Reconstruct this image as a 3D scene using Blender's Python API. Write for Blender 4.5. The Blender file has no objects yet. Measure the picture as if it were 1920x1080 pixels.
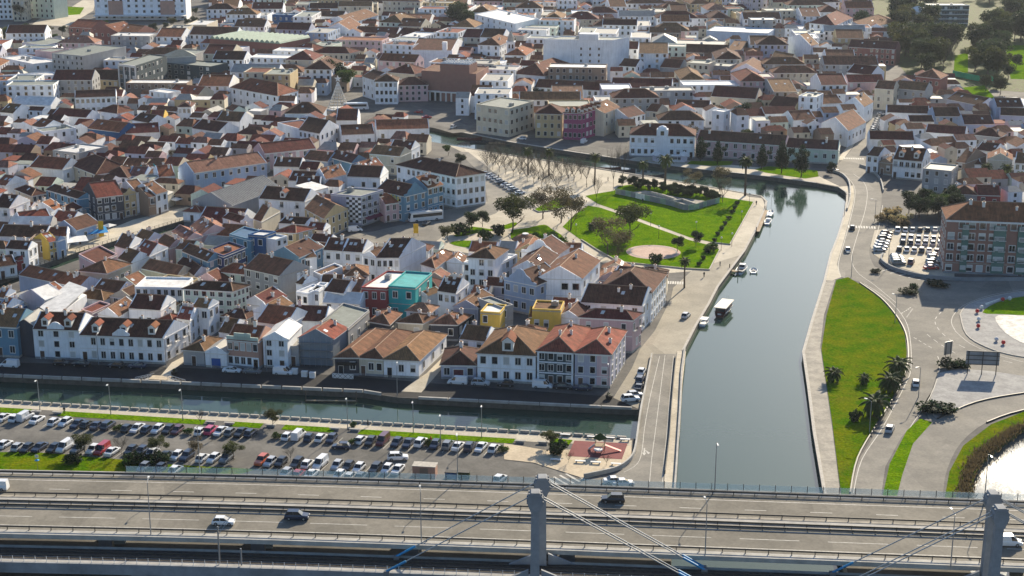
import bpy, bmesh, math, random
import numpy as np
from mathutils import Vector, Matrix, geometry
R = math.radians
random.seed(7)
scene = bpy.context.scene
# ------------------------------------------------------------------ camera
F_PX = 2950.0; CAM_H = 130.0; PITCH = math.atan(870 / F_PX)
cam_d = bpy.data.cameras.new('camera'); cam = bpy.data.objects.new('camera', cam_d)
scene.collection.objects.link(cam)
cam_d.sensor_width = 36; cam_d.lens = 36 * F_PX / 1920
cam_d.clip_start = 1; cam_d.clip_end = 9000
cam.location = (0, 0, CAM_H); cam.rotation_euler = (math.pi / 2 - PITCH, 0, 0)
scene.camera = cam
# ------------------------------------------------------------------ sky and sun
SUN_AZ = R(23.2); SUN_EL = R(24.0)
world = bpy.data.worlds.new('World'); scene.world = world; world.use_nodes = True
wn = world.node_tree.nodes; wn.clear()
sky = wn.new('ShaderNodeTexSky'); sky.sky_type = 'NISHITA'; sky.sun_disc = False
sky.sun_elevation = SUN_EL; sky.sun_rotation = SUN_AZ
sky.air_density = 1.2; sky.dust_density = 1.5; sky.ozone_density = 5.5
bg = wn.new('ShaderNodeBackground'); bg.inputs[1].default_value = 0.084
wo = wn.new('ShaderNodeOutputWorld')
world.node_tree.links.new(sky.outputs[0], bg.inputs[0]); world.node_tree.links.new(bg.outputs[0], wo.inputs[0])
sun_d = bpy.data.lights.new('sun', 'SUN'); sun_d.energy = 5.0; sun_d.angle = R(0.5); sun_d.color = (1.0, 0.87, 0.67)
sun = bpy.data.objects.new('sun', sun_d); scene.collection.objects.link(sun)
sdir = Vector((math.sin(SUN_AZ) * math.cos(SUN_EL), math.cos(SUN_AZ) * math.cos(SUN_EL), math.sin(SUN_EL)))
sun.rotation_euler = sdir.to_track_quat('Z', 'Y').to_euler(); sun.location = sdir * 2000
scene.view_settings.view_transform = 'Standard'; scene.view_settings.look = 'None'
scene.view_settings.exposure = 0.92; scene.view_settings.gamma = 1.0
scene.view_settings.use_curve_mapping = False

# ------------------------------------------------------------------ survey: a spot of the photograph taken as a bearing, met with a level plane
_c, _s = math.cos(PITCH), math.sin(PITCH)
def G(px, py, z=0.0):
    u = (px - 960) / F_PX; v = (540 - py) / F_PX
    dx, dy, dz = u, _c + v * _s, -_s + v * _c
    t = (z - CAM_H) / dz
    return Vector((t * dx, t * dy, z))
def GL(pts, z=0.0): return [G(x, y, z) for x, y in pts]
def smooth(pts, n=6, closed=False):
    out = []; m = len(pts)
    rng = range(m) if closed else range(m - 1)
    for i in rng:
        if closed: p0, p1, p2, p3 = pts[i - 1], pts[i], pts[(i + 1) % m], pts[(i + 2) % m]
        else: p0, p1, p2, p3 = pts[max(i - 1, 0)], pts[i], pts[i + 1], pts[min(i + 2, m - 1)]
        for k in range(n):
            t = k / n
            out.append(0.5 * ((2 * p1) + (p2 - p0) * t + (2 * p0 - 5 * p1 + 4 * p2 - p3) * t * t + (3 * p1 - p0 - 3 * p2 + p3) * t ** 3))
    if not closed: out.append(pts[-1].copy())
    return out

# ------------------------------------------------------------------ materials
MATS = {}
GREEN_BAY = (.10, .19, .16)
def mk(name, col, rough=0.8, var=0.12, scale=0.5, dirt=0.25, metal=0.0, spec=0.3, hue=0.0, bump=0.0, bscale=4.0, emit=None):
    if name in MATS: return MATS[name]
    m = bpy.data.materials.new(name); m.use_nodes = True; MATS[name] = m
    nt = m.node_tree; N = nt.nodes; L = nt.links; b = N['Principled BSDF']
    b.inputs['Roughness'].default_value = rough; b.inputs['Metallic'].default_value = metal
    b.inputs['Specular IOR Level'].default_value = spec
    tc = N.new('ShaderNodeTexCoord'); nz = N.new('ShaderNodeTexNoise'); nz.inputs['Scale'].default_value = scale
    nz.inputs['Detail'].default_value = 6; nz.inputs['Roughness'].default_value = 0.65
    L.new(tc.outputs['Object'], nz.inputs['Vector'])
    mr = N.new('ShaderNodeMapRange'); mr.inputs[1].default_value = 0.3; mr.inputs[2].default_value = 0.7
    mr.inputs[3].default_value = 1 - dirt; mr.inputs[4].default_value = 1 + dirt * 0.5
    L.new(nz.outputs['Fac'], mr.inputs[0])
    oi = N.new('ShaderNodeObjectInfo'); m2 = N.new('ShaderNodeMapRange')
    m2.inputs[3].default_value = 1 - var; m2.inputs[4].default_value = 1 + var; L.new(oi.outputs['Random'], m2.inputs[0])
    mu = N.new('ShaderNodeMath'); mu.operation = 'MULTIPLY'; L.new(mr.outputs[0], mu.inputs[0]); L.new(m2.outputs[0], mu.inputs[1])
    hs = N.new('ShaderNodeHueSaturation'); hs.inputs['Color'].default_value = (*col, 1)
    L.new(mu.outputs[0], hs.inputs['Value'])
    if hue:
        m3 = N.new('ShaderNodeMapRange'); m3.inputs[3].default_value = 0.5 - hue; m3.inputs[4].default_value = 0.5 + hue
        m4 = N.new('ShaderNodeMath'); m4.operation = 'FRACT'; m5 = N.new('ShaderNodeMath'); m5.operation = 'MULTIPLY'; m5.inputs[1].default_value = 7.31
        L.new(oi.outputs['Random'], m5.inputs[0]); L.new(m5.outputs[0], m4.inputs[0]); L.new(m4.outputs[0], m3.inputs[0]); L.new(m3.outputs[0], hs.inputs['Hue'])
    L.new(hs.outputs[0], b.inputs['Base Color'])
    if bump:
        bn = N.new('ShaderNodeTexNoise'); bn.inputs['Scale'].default_value = bscale; bn.inputs['Detail'].default_value = 4
        L.new(tc.outputs['Object'], bn.inputs['Vector'])
        bp = N.new('ShaderNodeBump'); bp.inputs['Strength'].default_value = bump; bp.inputs['Distance'].default_value = 0.1
        L.new(bn.outputs['Fac'], bp.inputs['Height']); L.new(bp.outputs[0], b.inputs['Normal'])
    if emit:
        b.inputs['Emission Color'].default_value = (*emit[0], 1); b.inputs['Emission Strength'].default_value = emit[1]
    return m

def mk_wall(name, col):
    """render: fine mottling plus rain streaks running down the wall"""
    m = mk(name, col, 0.85, 0.07, 0.35, 0.14)
    nt = m.node_tree; N = nt.nodes; L = nt.links
    tc = next(n for n in N if n.type == 'TEX_COORD'); hs = next(n for n in N if n.type == 'HUE_SAT'); b = N['Principled BSDF']
    mp = N.new('ShaderNodeMapping'); mp.inputs['Scale'].default_value = (2.2, 2.2, 0.12); L.new(tc.outputs['Object'], mp.inputs[0])
    nz = N.new('ShaderNodeTexNoise'); nz.inputs['Scale'].default_value = 1.0; nz.inputs['Detail'].default_value = 5; L.new(mp.outputs[0], nz.inputs['Vector'])
    mr = N.new('ShaderNodeMapRange'); mr.inputs[1].default_value = 0.50; mr.inputs[2].default_value = 0.78; mr.inputs[3].default_value = 0; mr.inputs[4].default_value = 0.28
    L.new(nz.outputs['Fac'], mr.inputs[0])
    mx = N.new('ShaderNodeMixRGB'); mx.inputs[2].default_value = (0.16, 0.145, 0.12, 1)
    L.new(mr.outputs[0], mx.inputs[0]); L.new(hs.outputs[0], mx.inputs[1]); L.new(mx.outputs[0], b.inputs['Base Color'])
    return m
def mk_roof(name, col):
    """pantiles: courses from the UV (metres), weathering, lichen and patched areas"""
    m = mk(name, col, 0.9, 0.25, 0.6, 0.5, hue=0.014, spec=0.12)
    nt = m.node_tree; N = nt.nodes; L = nt.links
    hs = next(n for n in N if n.type == 'HUE_SAT'); b = N['Principled BSDF']; tc = next(n for n in N if n.type == 'TEX_COORD')
    uv = N.new('ShaderNodeUVMap')
    wv = N.new('ShaderNodeTexWave'); wv.inputs['Scale'].default_value = 0.75; wv.inputs['Distortion'].default_value = 0.6; wv.bands_direction = 'X'
    L.new(uv.outputs[0], wv.inputs['Vector'])
    n2 = N.new('ShaderNodeTexNoise'); n2.inputs['Scale'].default_value = 1.6; n2.inputs['Detail'].default_value = 8; n2.inputs['Roughness'].default_value = 0.75
    L.new(tc.outputs['Object'], n2.inputs['Vector'])
    mr = N.new('ShaderNodeMapRange'); mr.inputs[1].default_value = 0.52; mr.inputs[2].default_value = 0.72; mr.inputs[3].default_value = 0; mr.inputs[4].default_value = 0.5
    L.new(n2.outputs['Fac'], mr.inputs[0])
    mx = N.new('ShaderNodeMixRGB'); mx.inputs[2].default_value = (0.17, 0.145, 0.09, 1)
    L.new(mr.outputs[0], mx.inputs[0]); L.new(hs.outputs[0], mx.inputs[1])
    m6 = N.new('ShaderNodeMapRange'); m6.inputs[3].default_value = 0.72; m6.inputs[4].default_value = 1.12; L.new(wv.outputs['Fac'], m6.inputs[0])
    mp8 = N.new('ShaderNodeMapping'); mp8.inputs['Scale'].default_value = (1.5, .10, 1.0); L.new(uv.outputs[0], mp8.inputs[0])
    n8 = N.new('ShaderNodeTexNoise'); n8.inputs['Scale'].default_value = 1.0; n8.inputs['Detail'].default_value = 4; n8.inputs['Roughness'].default_value = 0.7; L.new(mp8.outputs[0], n8.inputs['Vector'])
    m8 = N.new('ShaderNodeMapRange'); m8.inputs[1].default_value = 0.3; m8.inputs[2].default_value = 0.7; m8.inputs[3].default_value = 0.62; m8.inputs[4].default_value = 1.28; L.new(n8.outputs['Fac'], m8.inputs[0])
    m9 = N.new('ShaderNodeMath'); m9.operation = 'MULTIPLY'; L.new(m6.outputs[0], m9.inputs[0]); L.new(m8.outputs[0], m9.inputs[1])
    h2 = N.new('ShaderNodeHueSaturation'); L.new(mx.outputs[0], h2.inputs['Color']); L.new(m9.outputs[0], h2.inputs['Value'])
    L.new(h2.outputs[0], b.inputs['Base Color'])
    bp = N.new('ShaderNodeBump'); bp.inputs['Strength'].default_value = 0.5; bp.inputs['Distance'].default_value = 0.06
    L.new(wv.outputs['Fac'], bp.inputs['Height']); L.new(bp.outputs[0], b.inputs['Normal'])
    return m
def mk_two(name, c1, c2, scale, lo=0.4, hi=0.6, rough=0.9, bump=0.0, detail=8, c3=None):
    """two-tone ground: broad noise between colours with a fine grain"""
    m = bpy.data.materials.new(name); m.use_nodes = True; MATS[name] = m
    nt = m.node_tree; N = nt.nodes; L = nt.links; b = N['Principled BSDF']; b.inputs['Roughness'].default_value = rough
    b.inputs['Specular IOR Level'].default_value = 0.0 if 'lawn' in name else 0.15
    tc = N.new('ShaderNodeTexCoord')
    nz = N.new('ShaderNodeTexNoise'); nz.inputs['Scale'].default_value = scale; nz.inputs['Detail'].default_value = detail; nz.inputs['Roughness'].default_value = 0.7
    L.new(tc.outputs['Object'], nz.inputs['Vector'])
    mr = N.new('ShaderNodeMapRange'); mr.inputs[1].default_value = lo; mr.inputs[2].default_value = hi; L.new(nz.outputs['Fac'], mr.inputs[0])
    mx = N.new('ShaderNodeMixRGB'); mx.inputs[1].default_value = (*c1, 1); mx.inputs[2].default_value = (*c2, 1); L.new(mr.outputs[0], mx.inputs[0])
    n2 = N.new('ShaderNodeTexNoise'); n2.inputs['Scale'].default_value = 1.7; n2.inputs['Detail'].default_value = 6; L.new(tc.outputs['Object'], n2.inputs['Vector'])
    m2 = N.new('ShaderNodeMapRange'); m2.inputs[1].default_value = 0.3; m2.inputs[2].default_value = 0.7; m2.inputs[3].default_value = 0.62 if 'lawn' in name else 0.88; m2.inputs[4].default_value = 1.3 if 'lawn' in name else 1.1; L.new(n2.outputs['Fac'], m2.inputs[0])
    src = mx.outputs[0]
    if c3:
        n3 = N.new('ShaderNodeTexNoise'); n3.inputs['Scale'].default_value = 0.09; n3.inputs['Detail'].default_value = 7; n3.inputs['Roughness'].default_value = 0.75; L.new(tc.outputs['Object'], n3.inputs['Vector'])
        r3 = N.new('ShaderNodeMapRange'); r3.inputs[1].default_value = 0.54; r3.inputs[2].default_value = 0.74; r3.inputs[4].default_value = 0.75; L.new(n3.outputs['Fac'], r3.inputs[0])
        x3 = N.new('ShaderNodeMixRGB'); x3.inputs[2].default_value = (*c3, 1); L.new(r3.outputs[0], x3.inputs[0]); L.new(src, x3.inputs[1]); src = x3.outputs[0]
    if name in ('asphalt', 'asphalt_pale', 'highway', 'street_beige', 'pavement'):
        vo = N.new('ShaderNodeTexVoronoi'); vo.inputs['Scale'].default_value = 0.085; mpv = N.new('ShaderNodeMapping'); mpv.inputs['Scale'].default_value = (1.0, .45, 1.0); L.new(tc.outputs['Object'], mpv.inputs[0]); L.new(mpv.outputs[0], vo.inputs['Vector'])
        sp = N.new('ShaderNodeSeparateColor'); L.new(vo.outputs['Color'], sp.inputs[0]); rv = N.new('ShaderNodeMapRange'); rv.inputs[3].default_value = 0.86; rv.inputs[4].default_value = 1.08; L.new(sp.outputs[0], rv.inputs[0])
        hv = N.new('ShaderNodeHueSaturation'); L.new(src, hv.inputs['Color']); L.new(rv.outputs[0], hv.inputs['Value']); src = hv.outputs[0]
    hs = N.new('ShaderNodeHueSaturation'); L.new(src, hs.inputs['Color']); L.new(m2.outputs[0], hs.inputs['Value'])
    L.new(hs.outputs[0], b.inputs['Base Color'])
    if bump:
        bp = N.new('ShaderNodeBump'); bp.inputs['Strength'].default_value = bump; bp.inputs['Distance'].default_value = 0.25
        L.new(n2.outputs['Fac'], bp.inputs['Height']); L.new(bp.outputs[0], b.inputs['Normal'])
    return m
def mk_water(name, col, rough, bscale, bstr):
    m = bpy.data.materials.new(name); m.use_nodes = True; MATS[name] = m
    nt = m.node_tree; N = nt.nodes; L = nt.links; b = N['Principled BSDF']
    b.inputs['Base Color'].default_value = (*col, 1); b.inputs['Roughness'].default_value = rough; b.inputs['IOR'].default_value = 1.33
    tc = N.new('ShaderNodeTexCoord'); nz = N.new('ShaderNodeTexNoise'); nz.inputs['Scale'].default_value = bscale; nz.inputs['Detail'].default_value = 3
    L.new(tc.outputs['Object'], nz.inputs['Vector'])
    bp = N.new('ShaderNodeBump'); bp.inputs['Strength'].default_value = bstr; bp.inputs['Distance'].default_value = 0.1
    L.new(nz.outputs['Fac'], bp.inputs['Height']); L.new(bp.outputs[0], b.inputs['Normal'])
    n4 = N.new('ShaderNodeTexNoise'); n4.inputs['Scale'].default_value = 0.03; n4.inputs['Detail'].default_value = 5; L.new(tc.outputs['Object'], n4.inputs['Vector'])
    r4 = N.new('ShaderNodeMapRange'); r4.inputs[1].default_value = 0.35; r4.inputs[2].default_value = 0.65; r4.inputs[3].default_value = rough * .6; r4.inputs[4].default_value = rough * 2.0; L.new(n4.outputs['Fac'], r4.inputs[0]); L.new(r4.outputs[0], b.inputs['Roughness'])
    r5 = N.new('ShaderNodeMapRange'); r5.inputs[1].default_value = 0.3; r5.inputs[2].default_value = 0.7; r5.inputs[3].default_value = bstr * .3; r5.inputs[4].default_value = bstr * 2.2; L.new(n4.outputs['Fac'], r5.inputs[0]); L.new(r5.outputs[0], bp.inputs['Strength'])
    return m

WALLC = {'w': ((.84, .855, .87), 'white'), 'c': ((.60, .54, .42), 'cream'), 'p': ((.60, .42, .42), 'pink'), 'b': ((.36, .45, .58), 'light blue'),
 'B': ((.14, .28, .38), 'blue tiled'), 'd': ((.055, .06, .075), 'dark slate'), 'y': ((.66, .44, .08), 'yellow'), 'g': ((.36, .36, .36), 'grey'),
 's': ((.47, .27, .20), 'salmon'), 'r': ((.30, .05, .05), 'red'), 't': ((.02, .36, .36), 'teal'), 'n': ((.035, .06, .16), 'navy tiled'),
 'k': ((.55, .64, .55), 'pale green'), 'm': ((.26, .19, .14), 'brown'), 'l': ((.45, .45, .53), 'lilac grey'), 'o': ((.52, .40, .22), 'ochre'),
 'v': ((.05, .075, .085), 'dark glazed'), 'x': ((.22, .26, .30), 'net covered'), 'q': ((.28, .05, .14), 'magenta'), 'P': ((.28, .145, .115), 'brownish pink'), 'u': ((.03, .11, .26), 'deep blue'), 'z': ((.25, .105, .085), 'brick red')}
for k_, (c_, n_) in WALLC.items(): mk_wall('wall_' + k_, c_)
ROOFC = {'R': ((.30, .098, .052), 'orange-red'), 'D': ((.125, .052, .034), 'dark brown'), 'T': ((.24, .115, .058), 'tan brown'), 'O': ((.33, .16, .105), 'salmon'),
 'M': ((.155, .045, .032), 'maroon'), 'G': ((.32, .31, .28), 'grey'), 'W': ((.66, .65, .62), 'white'), 'E': ((.20, .22, .19), 'grey-green'), 't': ((.02, .34, .34), 'teal'), 'u': ((.03, .12, .24), 'blue'), 'N': ((.30, .40, .30), 'pale green')}
for k_, (c_, n_) in ROOFC.items():
    if k_ in 'RDTOM': mk_roof('roof_' + k_, c_)
    else: mk('roof_' + k_, c_, 0.7, 0.1, 0.5, 0.3)
mk('ridge', (.36, .23, .15), 0.9, 0.2, 2, 0.3)
mk('trim', (.72, .70, .66), 0.8, 0.05, 1, 0.1)
mk('stone', (.42, .39, .34), 0.9, 0.1, 1.5, 0.3)
mk('glass', (.018, .022, .028), 0.08, 0.4, 0.5, 0.2, spec=0.6)
mk('blind', (.52, .51, .48), 0.6, 0.2, 0.5, 0.1)
mk('wood_dark', (.09, .05, .035), 0.7, 0.4, 1, 0.2)
mk('door_blue', (.02, .09, .30), 0.6); mk('door_red', (.13, .03, .04), 0.6)
mk('metal_grey', (.33, .34, .35), 0.45, 0.1, 1, 0.15, metal=0.6)
mk('rail_grey', (.055, .052, .048), 0.6, 0.1, 0.8, 0.2)
mk('white_paint', (.72, .72, .70), 0.6, 0.04, 1.5, 0.2)
mk('road_paint', (.52, .50, .45), 0.8, 0.05, 1.2, 0.35)
mk('concrete', (.40, .385, .35), 0.9, 0.06, 0.35, 0.3, bump=0.2)
mk('concrete_grey', (.27, .28, .29), 0.9, 0.06, 0.3, 0.3, bump=0.2)
mk('concrete_dark', (.17, .17, .17), 0.9, 0.06, 0.3, 0.3)
mk('quay_stone', (.13, .12, .10), 0.95, 0.1, 0.8, 0.4, bump=0.4)
mk('black', (.02, .02, .02), 0.6)
mk('cable', (.30, .33, .35), 0.5); mk('cable_blue', (.02, .25, .50), 0.5)
mk('bark', (.10, .075, .055), 0.95, 0.2, 3, 0.3); mk('twig', (.085, .07, .055), 0.95, 0.2, 3, 0.3)
mk('skylight', (.60, .60, .58), 0.12, 0.1, 1, 0.1, spec=0.8)
mk('red_rubber', (.20, .055, .055), 0.95, 0.05, 0.5, 0.2); mk('red_plastic', (.62, .03, .03), 0.6)
mk('awning_blue', (.01, .28, .62), 0.7); mk('awning_white', (.75, .74, .70), 0.7); mk('awning_red', (.17, .03, .06), 0.8)
mk('sign_yellow', (.75, .42, .02), 0.6); mk('graffiti_yellow', (.62, .52, .02), 0.8)
mk('wood', (.34, .25, .16), 0.85, 0.1, 2, 0.3)
mk('tyre', (.015, .015, .015), 0.8); mk('carglass', (.02, .025, .03), 0.06, spec=0.7)
mk('lamp_glass', (.7, .7, .66), 0.3)
mk_two('town_ground', (.075, .072, .07), (.15, .142, .128), 0.05)
mk_two('asphalt', (.10, .096, .088), (.17, .162, .146), 0.09)
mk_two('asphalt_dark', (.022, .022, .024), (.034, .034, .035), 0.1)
mk_two('asphalt_pale', (.175, .165, .145), (.245, .228, .195), 0.10)
mk_two('street_beige', (.27, .245, .195), (.34, .305, .24), 0.10)
mk_two('highway', (.165, .152, .125), (.225, .206, .17), 0.12)
mk_two('pavement', (.43, .385, .30), (.53, .475, .375), 0.12)
mk_two('sand', (.46, .38, .27), (.55, .46, .33), 0.2)
mk_two('gravel', (.25, .245, .24), (.34, .335, .32), 0.3)
mk_two('path_worn', (.26, .24, .205), (.38, .345, .285), 0.25)
mk_two('lawn', (.062, .155, .002), (.140, .225, .004), 0.22, 0.36, 0.64, bump=0.7, c3=(.11, .13, .012))
mk_two('lawn_dry', (.058, .135, .002), (.155, .165, .006), 0.16, 0.40, 0.66, bump=0.7, c3=(.15, .12, .02))
mk_two('scrub', (.07, .065, .025), (.075, .11, .02), 0.3, bump=0.9)
mk_two('ballast', (.035, .03, .026), (.06, .052, .045), 1.2, bump=0.8)  # track bed colour darkened to deepen the shadow the motorway casts on it
mk_two('basin_floor', (.55, .52, .46), (.78, .76, .70), 0.5)
mk_water("water", (.032, .060, .042), 0.06, 1.0, 0.06)
mk_water('pond_water', (.12, .125, .11), 0.10, 0.8, 0.25)
LEAVES = {'green': (.045, .085, .016), 'dark': (.018, .036, .014), 'olive': (.060, .070, .020), 'brownish': (.095, .080, .042), 'palm': (.060, .085, .022), 'dry': (.30, .24, .12), 'forest': (.036, .052, .022), 'reed': (.14, .105, .055)}
for k_, c_ in LEAVES.items():
    m_ = mk('leaf_' + k_, c_, 0.75, 0.22, 0.9, 0.35, hue=0.02)
    nt_ = m_.node_tree; pb_ = nt_.nodes['Principled BSDF']; tr_ = nt_.nodes.new('ShaderNodeBsdfTranslucent'); mx_ = nt_.nodes.new('ShaderNodeMixShader'); mx_.inputs[0].default_value = .42
    nt_.links.new(pb_.inputs['Base Color'].links[0].from_socket, tr_.inputs['Color']); nt_.links.new(pb_.outputs[0], mx_.inputs[1]); nt_.links.new(tr_.outputs[0], mx_.inputs[2]); nt_.links.new(mx_.outputs[0], nt_.nodes['Material Output'].inputs['Surface'])
mk('bay_green', GREEN_BAY, 0.85, 0.05, 0.5, 0.15)

# ------------------------------------------------------------------ mesh helpers
COL = scene.collection
class MB:
    def __init__(s): s.v = []; s.f = []; s.m = []; s.uv = []
    def face(s, pts, mi=0, uv=None):
        i = len(s.v); s.v += [tuple(p) for p in pts]; s.f.append(tuple(range(i, i + len(pts)))); s.m.append(mi); s.uv.append(uv)
    def box(s, x0, y0, z0, x1, y1, z1, mi=0):
        a = [(x0, y0), (x1, y0), (x1, y1), (x0, y1)]; s.prism(a, z0, z1, mi)
    def prism(s, poly, z0, z1, mi=0, top=None):
        n = len(poly); i = len(s.v)
        s.v += [(p[0], p[1], z0) for p in poly] + [(p[0], p[1], z1) for p in poly]
        for k in range(n):
            s.f.append((i + k, i + (k + 1) % n, i + n + (k + 1) % n, i + n + k)); s.m.append(mi); s.uv.append(None)
        s.f.append(tuple(i + n + k for k in range(n))); s.m.append(mi if top is None else top); s.uv.append(None)
        s.f.append(tuple(i + n - 1 - k for k in range(n))); s.m.append(mi); s.uv.append(None)
    def slab(s, quad, t, mi=0):
        """a plate of thickness t under the given 3-D polygon"""
        n = len(quad); q = [Vector(p) for p in quad]; lo = [p - Vector((0, 0, t)) for p in q]
        s.face(q, mi); s.face(lo[::-1], mi)
        for k in range(n): s.face([lo[k], lo[(k + 1) % n], q[(k + 1) % n], q[k]], mi)
    def tube(s, path, rad, n=6, mi=0, cap=True):
        rings = []; path = [Vector(p) for p in path]
        if not isinstance(rad, (list, tuple)): rad = [rad] * len(path)
        for j, p in enumerate(path):
            d = (path[min(j + 1, len(path) - 1)] - path[max(j - 1, 0)]).normalized()
            u = d.cross(Vector((0, 0, 1))) if abs(d.z) < 0.95 else d.cross(Vector((1, 0, 0)))
            u.normalize(); w = d.cross(u)
            i = len(s.v)
            for k in range(n):
                a = 2 * math.pi * k / n; q = p + (u * math.cos(a) + w * math.sin(a)) * rad[j]; s.v.append(tuple(q))
            rings.append(i)
        for a, b in zip(rings, rings[1:]):
            for k in range(n):
                s.f.append((a + k, b + k, b + (k + 1) % n, a + (k + 1) % n)); s.m.append(mi); s.uv.append(None)
        if cap:
            s.f.append(tuple(rings[0] + k for k in range(n))); s.m.append(mi); s.uv.append(None)
            s.f.append(tuple(rings[-1] + n - 1 - k for k in range(n))); s.m.append(mi); s.uv.append(None)
    def lathe(s, prof, n=12, mi=0, cx=0, cy=0):
        """prof: list of (r, z)"""
        rings = []
        for r, z in prof:
            i = len(s.v); s.v += [(cx + r * math.cos(2 * math.pi * k / n), cy + r * math.sin(2 * math.pi * k / n), z) for k in range(n)]; rings.append(i)
        for a, b in zip(rings, rings[1:]):
            for k in range(n):
                s.f.append((a + k, a + (k + 1) % n, b + (k + 1) % n, b + k)); s.m.append(mi); s.uv.append(None)
        s.f.append(tuple(rings[-1] + k for k in range(n))); s.m.append(mi); s.uv.append(None)
        s.f.append(tuple(rings[0] + n - 1 - k for k in range(n))); s.m.append(mi); s.uv.append(None)
    def mesh(s, name, mats):
        me = bpy.data.meshes.new(name); me.from_pydata(s.v, [], s.f)
        for m in ([mats] if not isinstance(mats, (list, tuple)) else mats): me.materials.append(MATS[m])
        if any(s.m): me.polygons.foreach_set('material_index', s.m)
        if any(u is not None for u in s.uv):
            ul = me.uv_layers.new(name='UVMap'); flat = []
            for f, u in zip(s.f, s.uv):
                for k in range(len(f)): flat += list(u[k]) if u else [0, 0]
            ul.data.foreach_set('uv', flat)
        me.update(); return me
    def build(s, name, mats, parent=None, **kw):
        o = bpy.data.objects.new(name, s.mesh(name, mats)); COL.objects.link(o)
        if parent: o.parent = parent
        return tag(o, **kw)
def tag(o, label=None, cat=None, group=None, kind=None):
    if label: o['label'] = label
    if cat: o['category'] = cat
    if group: o['group'] = group
    if kind: o['kind'] = kind
    return o
def empty(name, loc, rz=0.0, **kw):
    o = bpy.data.objects.new(name, None); COL.objects.link(o); o.location = loc; o.rotation_euler = (0, 0, rz); o.empty_display_size = 0.2
    return tag(o, **kw)
def inst(name, me, parent=None, loc=(0, 0, 0), rz=0.0, scale=None, **kw):
    o = bpy.data.objects.new(name, me); COL.objects.link(o); o.location = loc
    if rz: o.rotation_euler = (0, 0, rz)
    if scale is not None: o.scale = scale if isinstance(scale, (tuple, list)) else (scale,) * 3
    if parent: o.parent = parent
    return tag(o, **kw)
def copy_tree(root, loc=None, rz=0.0, scale=None, kids=None, **kw):
    r = root.copy(); COL.objects.link(r)
    for k in ('group', 'label'):
        if k in r: del r[k]
    if loc is not None: r.location = loc
    r.rotation_euler = (0, 0, rz)
    if scale: r.scale = (scale,) * 3
    for ch in KIDS[root.name]:
        c = ch.copy(); COL.objects.link(c); c.parent = r
    return tag(r, **kw)
KIDS = {}
def smooth_shade(me):
    me.polygons.foreach_set('use_smooth', [True] * len(me.polygons)); return me

def tess(loops):
    idx = geometry.tessellate_polygon([[Vector((p[0], p[1], 0)) for p in l] for l in loops]); flat = [p for l in loops for p in l]
    return flat, idx
def sheet(name, pts, z, mat, loops=None, kind='structure', label=None, cat=None, parent=None, thick=0.0):
    """one level sheet; thick>0 gives it a real step"""
    flat, idx = tess([pts] + (loops or []))
    m = MB(); m.v = [(p[0], p[1], z) for p in flat]
    for t in idx:
        a, b, c = (flat[i] for i in t)
        if (b[0] - a[0]) * (c[1] - a[1]) - (b[1] - a[1]) * (c[0] - a[0]) < 0: t = (t[0], t[2], t[1])
        m.f.append(tuple(t)); m.m.append(0); m.uv.append(None)
    if thick:
        n = len(pts); i0 = len(m.v); m.v += [(p[0], p[1], z - thick) for p in pts]
        for k in range(n): m.f.append((k, (k + 1) % n, i0 + (k + 1) % n, i0 + k)); m.m.append(0); m.uv.append(None)
    return m.build(name, mat, parent, label=label, cat=cat, kind=kind)
def offset_line(pts, d):
    out = []
    for i, p in enumerate(pts):
        a = pts[max(i - 1, 0)]; b = pts[min(i + 1, len(pts) - 1)]
        t = Vector((b[0] - a[0], b[1] - a[1])).normalized(); out.append(Vector((p[0] - t.y * d, p[1] + t.x * d, p[2] if len(p) > 2 else 0)))
    return out
def ribbon(name, pts, w, z, mat, parent=None, h=0.0, **kw):
    """strip of width w following pts; h>0 makes it a wall or kerb of that height"""
    l = offset_line(pts, w / 2); r = offset_line(pts, -w / 2); m = MB()
    for k in range(len(pts) - 1):
        q = [(r[k].x, r[k].y), (r[k + 1].x, r[k + 1].y), (l[k + 1].x, l[k + 1].y), (l[k].x, l[k].y)]
        if h: m.prism(q, z, z + h)
        else: m.face([(x, y, z) for x, y in q])
    return m.build(name, mat, parent, **kw)
def resample(pts, step):
    out = [pts[0].copy()]; acc = 0.0
    for a, b in zip(pts, pts[1:]):
        L_ = (b - a).length; d = step - acc
        while d <= L_:
            out.append(a.lerp(b, d / L_)); d += step
        acc = (acc + L_) % step if L_ else acc
    return out
HAZE = 0.00003
# ================================================================== THE SETTING
CANAL = [(1255,1100),(1268,915),(1271,836),(1185,822),(900,806),(640,790),(300,770),(0,752),(-420,728),(-420,684),(0,705),(300,718),(680,735),(745,745),(1200,768),(1274,771),
 (1276,700),(1283,655),(1306,610),(1330,570),(1347,537),(1397,470),(1418,430),(1436,388),(1438,378),(1428,368),(1395,362),(1335,351),(1282,342),(1210,330),(1130,317),(1050,304),(960,291),(870,277),(800,264),
 (790,236),(870,249),(960,267),(1080,286),(1177,300),(1282,314),(1440,331),(1530,343),(1572,351),(1588,362),(1587,378),(1580,412),(1570,445),(1557,477),(1545,527),(1522,600),(1505,660),(1515,730),(1525,810),(1544,922),(1590,1100)]
THIN = [(-120,566),(0,524),(150,472),(345,413),(345,424),(150,486),(0,540),(-120,582)]
POND = [(2150,760),(1960,785),(1900,815),(1862,845),(1836,868),(1826,900),(1816,930),(1822,1000),(1850,1100),(2150,1100)]
hole_loops = [GL(CANAL), GL(THIN), smooth(GL(POND), 3, True)]
outer = [Vector(p) for p in ((-3500, -300, 0), (3500, -300, 0), (3500, 7000, 0), (-3500, 7000, 0))]
sheet('ground', outer, 0.0, 'town_ground', hole_loops, label='grey town ground between houses and streets', cat='ground')
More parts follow.
